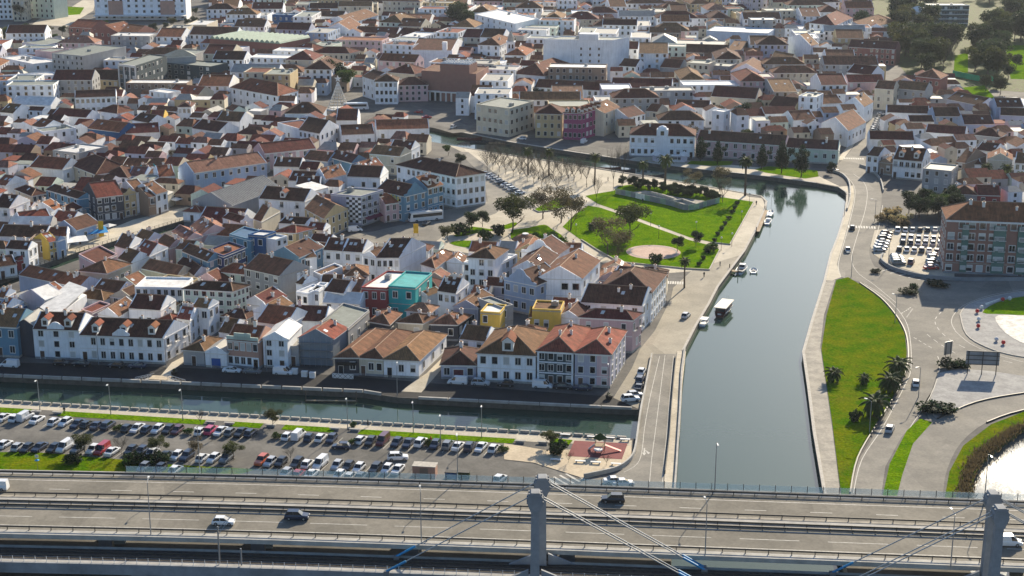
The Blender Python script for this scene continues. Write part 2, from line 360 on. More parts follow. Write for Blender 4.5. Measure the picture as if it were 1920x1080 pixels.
m = MB(); m.face([(-3400, -250, -1.5), (3400, -250, -1.5), (3400, 6900, -1.5), (-3400, 6900, -1.5)])
m.build('canal_water', 'water', label='still grey-green water of the canals', cat='water', kind='structure')
sheet('pond_water', offset_line(hole_loops[2] + hole_loops[2][:1], 0)[:-1], -1.2, 'pond_water', label='bright ruffled water of the pond', cat='water')
for i_, (lp, nm, lab) in enumerate(zip(hole_loops, ('quay_wall', 'quay_wall', 'pond_bank'), ('stained stone quay wall lining the wide and narrow canals', 'stone quay wall of the small canal between house rows', 'earth bank around the bright pond'))):
    m = MB(); n_ = len(lp)
    for k in range(n_):
        a, b = lp[k], lp[(k + 1) % n_]; m.face([(a.x, a.y, -2.2), (b.x, b.y, -2.2), (b.x, b.y, 0.0), (a.x, a.y, 0.0)])
    m.build(nm, 'quay_stone' if i_ < 2 else 'scrub', label=lab, cat='quay wall' if i_ < 2 else 'bank', kind='structure')
def cop(name, pts, w=0.7, h=0.18, mat='stone', label=None, off=0.0):
    p = GL(pts)
    if off: p = offset_line(p, off)
    return ribbon(name, p, w, 0.0, mat, h=h, label=label, cat='coping', kind='structure')
cop('quay_coping', CANAL[16:25], label='pale stone edge of the garden quay', off=0.2)
cop('quay_coping', CANAL[43:56], label='pale stone edge of the grassy bank', off=0.2)
cop('quay_coping', CANAL[24:34], label='stone edge of the garden beside far canal', off=0.2)
cop('quay_coping', CANAL[36:43], w=1.2, label='stone edge of the far canal bank', off=0.3)

def S(name, pts, z, mat, sm=0, thick=0.0, label=None, cat=None, k=1.0, ox=0, oy=0):
    p = GL([(ox + x * k, oy + y * k) for x, y in pts])
    if sm: p = smooth(p, sm, True)
    AREAS.append(p)
    return sheet(name, p, z, mat, label=label or name.replace('_', ' ') + ' as laid in the place', cat=cat or name.split('_')[-1], thick=thick)
AREAS = []
Q = dict(k=0.25)
# streets and pavements of the town
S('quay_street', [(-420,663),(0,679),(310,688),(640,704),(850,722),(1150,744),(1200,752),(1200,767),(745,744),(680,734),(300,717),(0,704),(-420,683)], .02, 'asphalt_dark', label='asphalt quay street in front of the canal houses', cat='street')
S('riverside_street', [(1150,746),(1185,690),(1200,655),(1228,620),(1258,560),(1262,540),(1300,505),(1390,478),(1395,471),(1347,538),(1330,571),(1306,611),(1283,656),(1276,700),(1274,770),(1200,768)], .03, 'street_beige', label='pale riverside street beside the wide canal', cat='street')
S('quay_walk', [(1300,505),(1330,480),(1370,460),(1413,378),(1390,368),(1430,372),(1434,386),(1416,430),(1395,471),(1390,478)], .025, 'pavement', label='pale stone quay walk beside the lawns', cat='pavement')
S('alley', [(300,706),(322,680),(345,668),(365,655),(400,620),(420,600),(432,600),(352,672),(330,690),(318,708)], .03, 'pavement', label='narrow sunlit alley between white corner building and sheds', cat='alley')
S('alley', [(752,734),(775,716),(800,700),(845,655),(900,612),(912,612),(850,665),(830,690),(790,736)], .03, 'pavement', label='sunlit alley beside the stained warehouse wall', cat='alley')
S('canal_promenade', [(-60,523),(-60,505),(60,480),(160,448),(250,412),(350,388),(372,392),(345,412),(150,471),(0,523)], .03, 'pavement', label='cream promenade beside the small canal', cat='pavement')
S('coach_street', [(655,440),(700,434),(760,420),(830,395),(915,378),(935,372),(960,375),(930,400),(850,430),(800,465),(770,460),(690,455)], .03, 'asphalt_pale', label='street in front of chequered block and coach', cat='street')
S('plaza_street', [(915,378),(905,330),(880,305),(860,285),(878,285),(910,310),(975,362),(950,380)], .035, 'asphalt_pale', label='street with slanted parking beside tree plaza', cat='street')
S('tree_plaza', [(840,272),(960,293),(1050,306),(1130,319),(1180,327),(1165,345),(1130,356),(1098,366),(1060,380),(1010,392),(975,362),(910,310),(862,283)], .025, 'pavement', label='sandy plaza planted with bare trees', cat='plaza')
S('garden_paths', [(790,462),(850,428),(940,388),(1010,392),(1098,366),(1165,345),(1210,331),(1282,343),(1335,352),(1395,363),(1413,376),(1372,460),(1330,506),(1255,512),(1150,495),(1125,492),(1085,470),(1040,480),(880,475)], .02, 'pavement', label='pale paths of the canal garden', cat='path')
S('far_quay_road', [(790,233),(870,246),(960,264),(1080,283),(1177,297),(1200,294),(1130,277),(1060,262),(1000,252),(960,248),(890,240),(840,222),(760,212),(700,206),(690,220)], .03, 'asphalt', label='shaded asphalt road along the far canal', cat='road')
S('far_square', [(560,215),(600,180),(690,170),(800,205),(890,245),(850,250),(760,225),(640,222)], .028, 'asphalt', label='open town square around cone light tree', cat='square')
S('far_walk', [(1177,300),(1200,292),(1300,302),(1440,316),(1530,328),(1575,350),(1530,342),(1440,330),(1282,313)], .03, 'pavement', label='paved bank of far canal below pink row', cat='pavement')
main_road_px = [(1575,518),(1568,495),(1580,450),(1592,405),(1600,370),(1598,345),(1580,327),(1562,318),(1580,300),(1605,270),(1628,228),(1650,190),(1664,190),(1648,235),(1630,280),(1622,305),(1640,322),(1652,350),(1652,385),(1642,430),(1630,470),(1640,500),(1668,530),(1700,560)]
S('main_road', main_road_px + [(1690,600),(1650,560),(1615,530)], .03, 'asphalt_pale', 4, label='pale main road curving beside the wide canal', cat='road')
S('road_pavement', [(1545,526),(1552,500),(1557,478),(1570,446),(1580,412),(1587,378),(1588,365),(1575,350),(1600,348),(1602,370),(1594,405),(1582,450),(1569,495),(1577,520),(1560,526)], .035, 'pavement', 0, label='pavement between main road and wide canal', cat='pavement')
S('street_pavement', [(1580,300),(1603,270),(1626,228),(1645,196),(1640,196),(1616,232),(1592,270),(1570,300)], .04, 'pavement', label='bright pavement of straight street climbing into town', cat='pavement')
S('junction', [(1575,518),(1640,500),(1700,520),(1760,528),(2000,524),(2000,760),(1830,757),(1745,792),(1715,786),(1755,720),(1760,690),(1735,770),(1690,820),(1660,875),(1652,930),(1640,1010),(1575,1010),(1594,925),(1610,862),(1650,800),(1690,735),(1703,690),(1702,640),(1690,600),(1650,560),(1615,530)], .032, 'asphalt_pale', 0, label='wide pale junction before the roundabout', cat='road')
S('slip_road', [(2100,726),(1920,740),(1830,757),(1745,792),(1712,830),(1692,890),(1682,930),(1668,1040),(1765,1040),(1768,930),(1776,880),(1802,830),(1850,792),(1920,768),(2100,735)], .036, 'asphalt_pale', 3, label='curved pale slip road passing under the viaduct', cat='road')
S('river_path', [(1545,528),(1522,600),(1505,660),(1515,730),(1525,810),(1544,922),(1580,1060),(1612,1060),(1575,922),(1560,800),(1538,650),(1545,590),(1566,525)], .03, 'path_worn', label='worn footpath along grassy canal bank', cat='path')
S('traffic_island', [(1762,700),(1800,692),(1860,697),(1960,712),(2060,720),(1920,737),(1830,754),(1757,786),(1738,768)], .16, 'gravel', 0, .16, label='gravel traffic island under the billboard', cat='island')
S('roundabout_island', [(1800,590),(1815,572),(1860,557),(1920,547),(1990,545),(2070,555),(2130,580),(2150,615),(2120,650),(2040,672),(1960,675),(1900,667),(1850,652),(1812,628)], .15, 'gravel', 3, .15, label='gravel roundabout island with kerb', cat='roundabout')
S('basin', [(1866,596),(1900,592),(1990,598),(2060,620),(2000,650),(1930,648),(1885,625)], .20, 'basin_floor', 3, label='bright dry basin on the roundabout', cat='basin')
S('roundabout_lawn', [(1842,587),(1870,568),(1925,556),(2000,556),(2040,580),(1990,592),(1920,592),(1880,590)], .18, 'lawn', 3, label='lawn wedge on the roundabout', cat='lawn')
S('car_park', [(1640,432),(1700,424),(1785,424),(1790,525),(1730,514),(1665,496),(1640,478),(1632,462)], .04, 'pavement', label='bright car park beside brick apartment block', cat='car park')
S('bank_lawn', [(1568,525),(1590,520),(1612,533),(1650,560),(1678,592),(1696,625),(1700,660),(1698,690),(1680,735),(1640,800),(1606,860),(1592,925),(1575,1040),(1610,1040),(1577,925),(1560,790),(1540,655),(1550,590)], .07, 'lawn_dry', 0, label='long green lawn between footpath and road', cat='lawn')
S('verge', [(1725,785),(1748,792),(1712,832),(1692,890),(1682,930),(1674,1040),(1648,1040),(1656,925),(1668,870),(1700,808)], .06, 'lawn', 0, label='grass verge between road and slip road', cat='verge')
S('verge', [(2100,745),(1920,772),(1858,796),(1806,836),(1780,885),(1772,930),(1768,1040),(1840,1040),(1818,930),(1828,895),(1840,866),(1866,842),(1904,812),(1965,780),(2150,755)], .06, 'lawn_dry', 0, label='scrubby grass bank above the pond', cat='verge')
# garden lawns (measured on an enlargement)
M3 = dict(k=.25, ox=960, oy=270); M2_ = dict(k=.25, ox=480, oy=270)
S('garden_lawn', [(550,390),(640,372),(765,352),(800,318),(900,305),(1180,330),(1560,398),(1815,435),(1635,752),(1500,738),(1330,700),(1000,578),(800,503),(640,448)], .08, 'lawn', label='upper garden lawn around the fenced dig', cat='lawn', **M3)
S('garden_lawn', [(380,622),(470,530),(570,462),(660,478),(800,525),(1000,602),(1330,722),(1450,752),(1560,792),(1480,945),(1300,935),(1000,905),(800,885),(650,800),(520,722)], .08, 'lawn', label='garden lawn with the round pink plaza', cat='lawn', **M3)
S('garden_lawn', [(0,650),(120,630),(240,606),(300,640),(385,700),(300,730),(160,690),(60,700),(0,720)], .08, 'lawn', 3, label='small lawn behind the red pavilion', cat='lawn', **M3)
S('garden_lawn', [(400,805),(440,742),(500,772),(495,818)], .08, 'lawn', label='tiny lawn triangle beside curved gable', cat='lawn', **M3)
S('garden_lawn', [(-40,756),(90,764),(100,815),(-40,818)], .08, 'lawn', 2, label='small lawn at the red pavilion', cat='lawn', **M3)
S('garden_lawn', [(170,492),(260,440),(340,405),(545,440),(470,455),(320,497),(200,512)], .08, 'lawn', label='hedged lawn under dark leafless trees', cat='lawn', **M3)
S('garden_lawn', [(1450,745),(1540,725),(1760,735),(1920,762),(1960,785),(1760,790),(1560,775)], .08, 'lawn', 2, label='bright lawn behind white roof terrace', cat='lawn', **M2_)
S('garden_lawn', [(1480,690),(1620,620),(1760,640),(1920,590),(1960,600),(1900,635),(1700,660),(1560,690)], .08, 'lawn', 2, label='lawn strip under round dark trees', cat='lawn', **M2_)
S('far_lawn', [(1310,150),(1340,128),(1660,130),(1640,158),(1500,165)], .07, 'lawn', label='lawn below the dark pines on far bank', cat='lawn', **M3)
S('far_lawn', [(1820,190),(1920,168),(2110,180),(2290,200),(2300,245),(2200,260),(2060,240),(1900,215)], .07, 'lawn', label='lawn on far bank beside road bridge', cat='lawn', **M3)
cp = G(1225, 473); circ = [Vector((cp.x + 8.6 * math.cos(a), cp.y + 8.6 * math.sin(a), 0)) for a in np.linspace(0, 2 * math.pi, 48, endpoint=False)]
mk_two('plaza_pink', (.44, .31, .25), (.52, .38, .31), 0.3)
sheet('round_plaza', circ, .10, 'plaza_pink', label='round pink paved plaza in the lawn', cat='plaza')
ring = [Vector((cp.x + 7.4 * math.cos(a), cp.y + 7.4 * math.sin(a), 0)) for a in np.linspace(0, 2 * math.pi, 49)]
ribbon('plaza_ring', ring, .5, .12, 'gravel', label='thin ring set in the round plaza', cat='paving', kind='structure')
for pts, lab in (([(520,722),(650,805),(800,888),(1000,908),(1300,938),(1480,948)], 'dark kerb wall below the plaza lawn'), ([(1480,948),(1560,794)], 'pale kerb at the lawn corner'), ([(1500,742),(1635,757),(1815,437)], 'pale kerb along the upper lawn'), ([(160,494),(200,514),(320,500),(545,442)], 'low kerb round hedged lawn')):
    ribbon('lawn_kerb', GL([(960 + x / 4, 270 + y / 4) for x, y in pts]), .35, 0, 'stone', h=.4, label=lab, cat='kerb', kind='structure')
# park and fields far right, far left
S('park_lawn', [(1790,105),(1815,98),(1815,140),(1788,142)], .05, 'lawn', label='bright park lawn among tall trees', cat='lawn')
S('park_lawn', [(1885,85),(2000,85),(2000,150),(1895,148)], .05, 'lawn', label='park lawn at the edge of the wood', cat='lawn')
S('park_lawn', [(1800,165),(1845,160),(1880,200),(1845,210),(1815,190)], .05, 'lawn', label='park lawn below the tennis fence', cat='lawn')
S('park_floor', [(1600,-40),(2100,-40),(2100,185),(1800,165),(1700,140),(1660,90)], .03, 'scrub', label='shaded park floor under the trees', cat='ground')
S('park_path', [(1870,185),(1905,182),(2000,205),(2000,290),(1915,250),(1872,235),(1860,222)], .04, 'basin_floor', label='glaring path behind the blue row houses', cat='path')
S('far_field', [(98,20),(120,12),(158,14),(150,27),(110,30)], .05, 'lawn', label='lawn before the pale tower blocks', cat='lawn')
S('far_road', [(60,46),(125,50),(175,20),(180,0),(155,0),(115,25),(75,35)], .045, 'pavement', label='pale road bending between towers and hotel', cat='road')
# parking by the viaduct
S('parking_lot', [(-420,752),(0,772),(60,778),(480,800),(940,828),(985,846),(945,862),(1010,873),(1090,898),(1060,1000),(-420,985),(-420,860),(0,850)], .02, 'asphalt', label='asphalt car park beside the viaduct', cat='car park')
S('promenade', [(-420,731),(0,755),(640,793),(1185,826),(1184,836),(1020,830),(640,803),(0,764),(-420,740)], .03, 'pavement', label='pale promenade along the narrow canal', cat='promenade')
for a, b, lab in ((-60, 61, 'first grass strip'), (115, 388, 'long grass strip with the thin trees'), (438, 495, 'short grass strip'), (535, 632, 'grass strip beside the round tree'), (678, 968, 'long grass strip at the playground end')):
    def gy(x): return 764 + (x) * 0.0610
    S('grass_strip', [(a, gy(a)), (b, gy(b)), (b - 8, gy(b) + 9), (a - 8, gy(a) + 9)], .06, 'lawn', 0, label=lab + ' between promenade and parked cars', cat='grass')
S('scrub_verge', [(-420,862),(-100,848),(60,848),(120,852),(230,862),(300,870),(480,880),(400,905),(-420,900)], .05, 'lawn_dry', label='rough grass verge beside the viaduct', cat='verge')
S('play_terrace', [(945,832),(985,838),(1030,846),(1184,836),(1184,862),(1168,880),(1100,897),(1090,896),(1000,868),(945,862)], .10, 'sand', 0, .1, label='sandy terrace with benches and play area', cat='terrace')
S('play_surface', [(1077,827),(1177,832),(1166,862),(1064,856)], .12, 'red_rubber', label='dark red rubber play surface', cat='play surface')
S('play_lawn', [(1035,822),(1074,826),(1066,836),(1031,833)], .12, 'lawn', label='little lawn square beside play surface', cat='lawn')

# main road bridge over the narrow canal (road deck beside the wide canal)
rb_l = GL([(1225,664),(1213,720),(1203,768),(1196,815),(1192,850),(1184,872)]) + [G(1160, 890)]; rb_r = GL([(1272,664),(1269,720),(1265,768),(1262,815),(1258,850),(1254,880),(1250,930)])
deck = rb_l + rb_r[::-1]
AREAS.append(deck)
rb = sheet('road_bridge', rb_l[:5] + [G(1180,872), G(1150,893), G(1090,900), G(1080,960)] + [G(1246,960)] + rb_r[::-1], .06, 'asphalt_pale', thick=.9, label='grey road bridge deck crossing the narrow canal mouth', cat='road bridge')
ribbon('bridge_wall', smooth(GL([(1222,668),(1212,720),(1202,768),(1196,810),(1192,838),(1186,858),(1172,873),(1150,884),(1110,893),(1095,896)]), 4), .35, 0, 'concrete', h=.95, label='pale low wall curving along road bridge to the crossing', cat='wall')
ribbon('bridge_pavement', GL([(1278,660),(1271,720),(1268,768),(1265,815),(1261,850),(1257,880),(1252,960)]), 2.2, 0.05, 'pavement', rb, h=.16)
ribbon('bridge_wall', GL([(1284,655),(1278,700),(1275,768),(1272,815),(1268,880),(1262,960)]), .4, 0, 'concrete', h=.9, label='pale parapet wall above the wide canal', cat='wall')
ribbon('bridge_rail', GL([(1268,668),(1263,720),(1259,768),(1256,815),(1252,850),(1247,890)]), .12, 0.2, 'rail_grey', h=.8, label='dark handrail between bridge road and pavement', cat='railing')
for pts in ([(1237,668),(1220,740),(1209,800),(1203,850),(1193,872),(1170,886)], [(1247,666),(1240,720),(1234,768),(1228,815),(1222,860),(1218,905)], [(1263,668),(1256,740),(1250,815),(1245,860),(1242,905)]):
    ribbon('lane_line', smooth(GL(pts), 4), .13, .085, 'road_paint', rb)
def arrow(px, py, rz, parent, z=.09, s=1.0):
    p = G(px, py); m = MB(); m.face([(-.15, -2.2, 0), (.15, -2.2, 0), (.15, .4, 0), (-.15, .4, 0)]); m.face([(-.5, .4, 0), (.5, .4, 0), (0, 2, 0)])
    m.face([(-.15, -.6, 0.001), (-.15, -1.1, 0.001), (-.9, -.2, 0.001), (-.9, .5, 0.001)]); m.face([(-1.3, .2, 0.002), (-.5, .2, 0.002), (-.9, 1.2, 0.002)])
    o = m.build('turn_arrow', 'road_paint', parent); o.location = (p.x, p.y, z); o.rotation_euler = (0, 0, rz); o.scale = (s, s, s)
arrow(1208, 848, math.pi - .1, rb)
jn = bpy.data.objects['junction']; mr_ = bpy.data.objects['main_road']; pk = bpy.data.objects['parking_lot']
def lines(px, parent, w=.16, dash=None, z=.055, mat='road_paint', name='lane_line', sm=4):
    p = smooth(GL(px), sm) if sm else GL(px)
    if not dash: ribbon(name, p, w, z, mat, parent); return
    rs = resample(p, .5); on, off = int(dash[0] / .5), int(dash[1] / .5); k = 0
    while k + on < len(rs):
        ribbon(name.replace('line', 'dash'), rs[k:k + on + 1], w, z, mat, parent); k += on + off
lines([(1600,500),(1597,480),(1608,440),(1622,395),(1626,360),(1618,340),(1600,326)], mr_)
lines([(1577,520),(1572,495),(1584,450),(1596,405),(1603,370),(1601,348),(1586,330)], mr_)
lines([(1640,478),(1638,462),(1648,425),(1655,385)], mr_)
lines([(1600,500),(1612,515),(1640,535),(1680,568)], mr_)
lines([(1620,532),(1665,562),(1697,600),(1707,640),(1708,690),(1698,720),(1656,800),(1616,862),(1600,925)], jn)
lines([(1758,668),(1762,690),(1745,742),(1704,806),(1672,868),(1658,925)], jn)
lines([(1690,588),(1700,582),(1710,575)], jn, .3, (1, .8)); lines([(1700,595),(1712,578)], jn, .3, (.8, .8))
lines([(1713,633),(1722,638),(1735,646),(1757,658)], jn, .2, (1.6, 1.2)); lines([(1738,627),(1752,638),(1770,650),(1800,668)], jn, .2, (2.5, 2.2))
lines([(1765,585),(1754,598),(1756,612),(1772,630),(1800,648),(1850,668),(1920,686)], jn, .2, (2.5, 2.5))
lines([(1792,622),(1784,605),(1790,588),(1812,570),(1860,553),(1920,543)], jn)
lines([(1792,622),(1820,645),(1865,664),(1930,682)], jn)
for k in range(6): # hatched box beside the car park wall
    x0 = 1652 + k * 17; y0 = 505 + k * 4; lines([(x0, y0 + 4), (x0 + 17 + k, y0 - 1 + k * .3)], jn, .35, sm=0, name='hatch_line')
def zebra(a, b, n, w, L_, parent, z=.06):
    pa, pb = G(*a), G(*b); d = (pb - pa) / max(n - 1, 1); t = Vector((-d.y, d.x, 0)).normalized()
    for k in range(n):
        p = pa + d * k; ribbon('crossing_stripe', [p - t * L_ / 2, p + t * L_ / 2], w, z, 'road_paint', parent)
zebra((1591,425), (1640,427), 11, .5, 3.2, mr_); zebra((1584,297), (1618,298), 9, .6, 3.0, mr_)
zebra((1040,905), (1085,893), 5, .55, 5.0, pk, .05); zebra((1253,530), (1280,531), 7, .5, 3.0, bpy.data.objects['riverside_street'])
# kerbs
for pts, lab in (([(1800,590),(1815,572),(1860,557),(1920,547),(1990,545)], 'kerb of roundabout, far side'), ([(1800,590),(1812,628),(1850,652),(1900,667),(1960,675)], 'kerb of roundabout, near side'), ([(1612,531),(1652,560),(1680,592),(1698,625),(1703,660),(1700,690),(1682,735),(1642,800),(1608,860),(1594,925)], 'dark kerb rail along lawn and road'), ([(1757,786),(1830,755),(1920,738),(2000,730)], 'dark kerb of island and slip road'), ([(1850,793),(1920,770),(2100,738)], 'dark guardrail line of slip road')):
    ribbon('kerb', smooth(GL(pts), 4), .3, 0, 'rail_grey' if 'dark' in lab else 'stone', h=.35 if 'dark' in lab else .24, label=lab, cat='kerb', kind='structure')
# grey boundary wall round the car park
ribbon('car_park_wall', smooth(GL([(1655,480),(1652,490),(1668,503),(1700,514),(1740,522),(1790,526),(1860,527),(2000,525)]), 5), .5, 0, 'concrete_grey', h=1.1, label='long curved grey wall below the apartment block', cat='wall')
# ------------------------------------------------------------------ parapets along the narrow canal
def parapet(name, px, seg, gap, h, w, mat, label, z=0.0):
    root = empty(name, G(*px[len(px) // 2]), label=label, cat='parapet'); base = root.location
    rs = resample(GL(px), .2); on, of = int(seg / .2), int(gap / .2); k = 0
    while k + on < len(rs):
        a, b = rs[k] - base, rs[k + on] - base; m = MB(); t = (b - a).normalized(); nrm = Vector((-t.y, t.x, 0)) * w / 2
        m.prism([(a - nrm)[:2], (b - nrm)[:2], (b + nrm)[:2], (a + nrm)[:2]], z, z + h); m.build('parapet_block', mat, root); k += on + of
    return root
parapet('canal_parapet', [(-100,701),(0,706.5),(300,719),(680,736),(742,746)], 4.8, .4, .75, .5, 'concrete', 'weathered white block parapet along the quay street')
parapet('canal_parapet', [(785,748),(1000,759),(1190,768)], 7, .3, .6, .6, 'concrete', 'low block parapet below the pink corner house')
parapet('canal_balustrade', [(-100,748),(0,753.5),(300,771),(640,791),(1185,823)], 2.0, .5, .55, .5, 'stone', 'long balustrade of short blocks beside the promenade')
# ================================================================== HIGHWAY VIADUCT
ZD = 8.0
ref = [G(0, 899, ZD), G(480, 909, ZD), G(960, 924, ZD), G(1440, 941, ZD), G(1920, 958, ZD)]
ref = [ref[0] + (ref[0] - ref[1]) * 3] + [ref[0] + (ref[0] - ref[1])] + ref + [ref[-1] + (ref[-1] - ref[-2])] + [ref[-1] + (ref[-1] - ref[-2]) * 3]
ref = [Vector((p.x, p.y, ZD)) for p in smooth(ref, 8)]
def along(off): return offset_line(ref, off)
vd = empty('highway_viaduct', (0, 262, 0), label='grey concrete motorway viaduct with two carriageways and central barrier', cat='viaduct'); vb = Vector((0, 262, 0))
def vpart(name, off, w, z0, h, mat, zflat=False):
    m = MB(); l = along(off + w / 2); r = along(off - w / 2)
    for k in range(len(l) - 1):
        q = [(r[k].x, r[k].y - 262), (r[k + 1].x, r[k + 1].y - 262), (l[k + 1].x, l[k + 1].y - 262), (l[k].x, l[k].y - 262)]
        if zflat: m.face([(x, y, z0) for x, y in q])
        else: m.prism(q, z0, z0 + h)
    return m.build(name, mat, vd)
vpart('deck_slab', -9.3, 25.6, ZD - 1.6, 1.3, 'concrete_dark'); vpart('deck_plate', -10.2, 28.2, ZD - .34, .30, 'concrete_grey')
vpart('carriageway', -2.2, 9.8, ZD - .02, .04, 'highway'); vpart('carriageway', -17.0, 10.2, ZD - .02, .04, 'highway')
vpart('verge_strip', 3.3, 1.1, ZD - .02, .08, 'concrete'); vpart('edge_parapet', 3.95, .3, ZD - .3, .65, 'concrete'); vpart('edge_parapet', -24.35, .35, ZD - .55, .85, 'concrete')
vpart('verge_strip', -23.1, 2.0, ZD - .02, .08, 'concrete')
vpart('median_strip', -9.5, 4.6, ZD - .02, .07, 'path_worn'); vpart('median_kerb', -9.6, 1.4, ZD + .05, .22, 'concrete'); 
for off in (0.0, -20.3): vpart('edge_line', off, .22, ZD + .03, 0, 'road_paint', True)
vpart('edge_line', -6.2, .18, ZD + .03, 0, 'road_paint', True); vpart('edge_line', -13.0, .18, ZD + .03, 0, 'road_paint', True)
def dashes(off, on, gap, xs=-150, xe=150, sh=0):
    rs = resample(along(off), .5); rs = [p for p in rs if xs < p.x < xe]; k = sh
    while k + int(on / .5) < len(rs):
        seg = [p - vb for p in rs[k:k + int(on / .5) + 1]]; ribbon('lane_dash', seg, .2, ZD + .03, 'road_paint', vd); k += int((on + gap) / .5)
dashes(-4.1, 4.2, 8.0, sh=3); dashes(-16.5, 10.5, 5.0, sh=9)
def guardrail(off, name='guardrail', h=.75, posts=4.0, mat='rail_grey', lab=''):
    g = empty(name, (0, 262, 0), label=lab, cat='guardrail'); l = [p - vb for p in along(off)]
    m = MB(); a = offset_line(l, .05); b = offset_line(l, -.05)
    for k in range(len(l) - 1): m.prism([b[k][:2], b[k + 1][:2], a[k + 1][:2], a[k][:2]], ZD + h - .3, ZD + h)
    m.build('rail_beam', mat, g)
    m = MB(); m.box(-.07, -.07, 0, .07, .07, h); m.box(-.07, -.35, 0, .07, -.07, .1); me = m.mesh('guardrail_post', mat)
    for p in resample(l, posts):
        if abs(p.x) < 125: inst('post', me, g, (p.x, p.y, ZD + .03))
guardrail(2.6, lab='guardrail on the outer side of far carriageway'); guardrail(-7.3, lab='guardrail between far carriageway and median')
guardrail(-10.9, lab='guardrail on the near side of median strip'); guardrail(-12.3, lab='low guardrail beside the near carriageway', h=.6)
guardrail(-22.2, lab='guardrail on railway side of near carriageway', h=.85)
# glazed noise screen on the far edge
MATS['screen_glass'] = ms = bpy.data.materials.new('screen_glass'); ms.use_nodes = True
b_ = ms.node_tree.nodes['Principled BSDF']; b_.inputs['Base Color'].default_value = (.45, .60, .66, 1); b_.inputs['Alpha'].default_value = .28; b_.inputs['Roughness'].default_value = .15
sc_ = empty('noise_screen', (0, 262, 0), label='low glazed noise screen along the far viaduct edge', cat='noise screen')
l = [p - vb for p in along(4.2)]; pan = [p for p in resample(l, 3.0) if -76 < p.x < 118]
me_p = None
for a, b in zip(pan, pan[1:]):
    m = MB(); t = (b - a).normalized() * .06; n_ = Vector((-t.y, t.x, 0)).normalized() * .02
    m.prism([(a + t - n_)[:2], (b - t - n_)[:2], (b - t + n_)[:2], (a + t + n_)[:2]], ZD + .35, ZD + 1.5); m.build('glass_panel', 'screen_glass', sc_)
    inst('post', MATS.setdefault('_sp', (lambda q: (q.box(-.05, -.05, 0, .05, .05, 1.6), q.mesh('screen_post', 'rail_grey'))[1])(MB())), sc_, (a.x, a.y, ZD + .1))
# piers
pier = MB(); pier.prism([(-1.2, -.8), (1.2, -.8), (1.2, .8), (-1.2, .8)], 0, 6.5)
pm = pier.mesh('viaduct_pier', 'concrete_grey')
for x in range(-130, 150, 28):
    if 22 < x < 72: continue
    y = min(ref, key=lambda p: abs(p.x - x)).y
    for off in (-2, -10, -19): inst('pier', pm, vd, (x, y + off - 262, 0))
# ================================================================== RAILWAY BRIDGE
ZR = 6.0
rw = empty('railway_bridge', (0, 262, 0), label='concrete railway bridge with ballasted track beside the motorway', cat='railway bridge')
_vd = vd; vd = rw
vpart('deck_slab', -28.0, 6.6, ZR - 1.2, 1.1, 'concrete_grey'); vpart('edge_beam', -31.2, .5, ZR - 1.8, 2.0, 'concrete_grey'); vpart('edge_beam', -24.95, .35, ZR - .6, .9, 'concrete')
vpart('ballast_bed', -27.6, 4.2, ZR - .1, .22, 'ballast'); vpart('walkway', -30.3, 1.3, ZR - .1, .16, 'concrete')
for off in (-26.9, -28.34): vpart('rail', off, .1, ZR + .2, .16, 'rail_grey')
me_s = MB(); me_s.box(-.13, -1.3, 0, .13, 1.3, .2); me_s = me_s.mesh('sleeper', 'ballast')
for k, p in enumerate(resample([q - vb for q in along(-27.62)], .75)):
    if -115 < p.x < 60 : 
        if k % 1 == 0: inst('sleeper', me_s, rw, (p.x, p.y, ZR - .07))
vd = _vd
rl = empty('railing', (0, 262, 0), label='steel railing on the outer walkway of railway bridge', cat='railing')
l = [p - vb for p in along(-31.0)]; m = MB()
for hz in (.55, 1.05): m.tube([(p.x, p.y, ZR + .2 + hz) for p in l], .035, 4)
m.build('handrail', 'metal_grey', rl); m = MB(); m.box(-.04, -.04, 0, .04, .04, 1.1); me_ = m.mesh('railing_post', 'white_paint')
for p in resample(l, 2.0):
    if abs(p.x) < 110: inst('post', me_, rl, (p.x, p.y, ZR + .2))
for x in (-100, -66, -32): 
    y = min(ref, key=lambda p: abs(p.x - x)).y; inst('pier', pm, rw, (x, y - 28 - 262, -1.7))
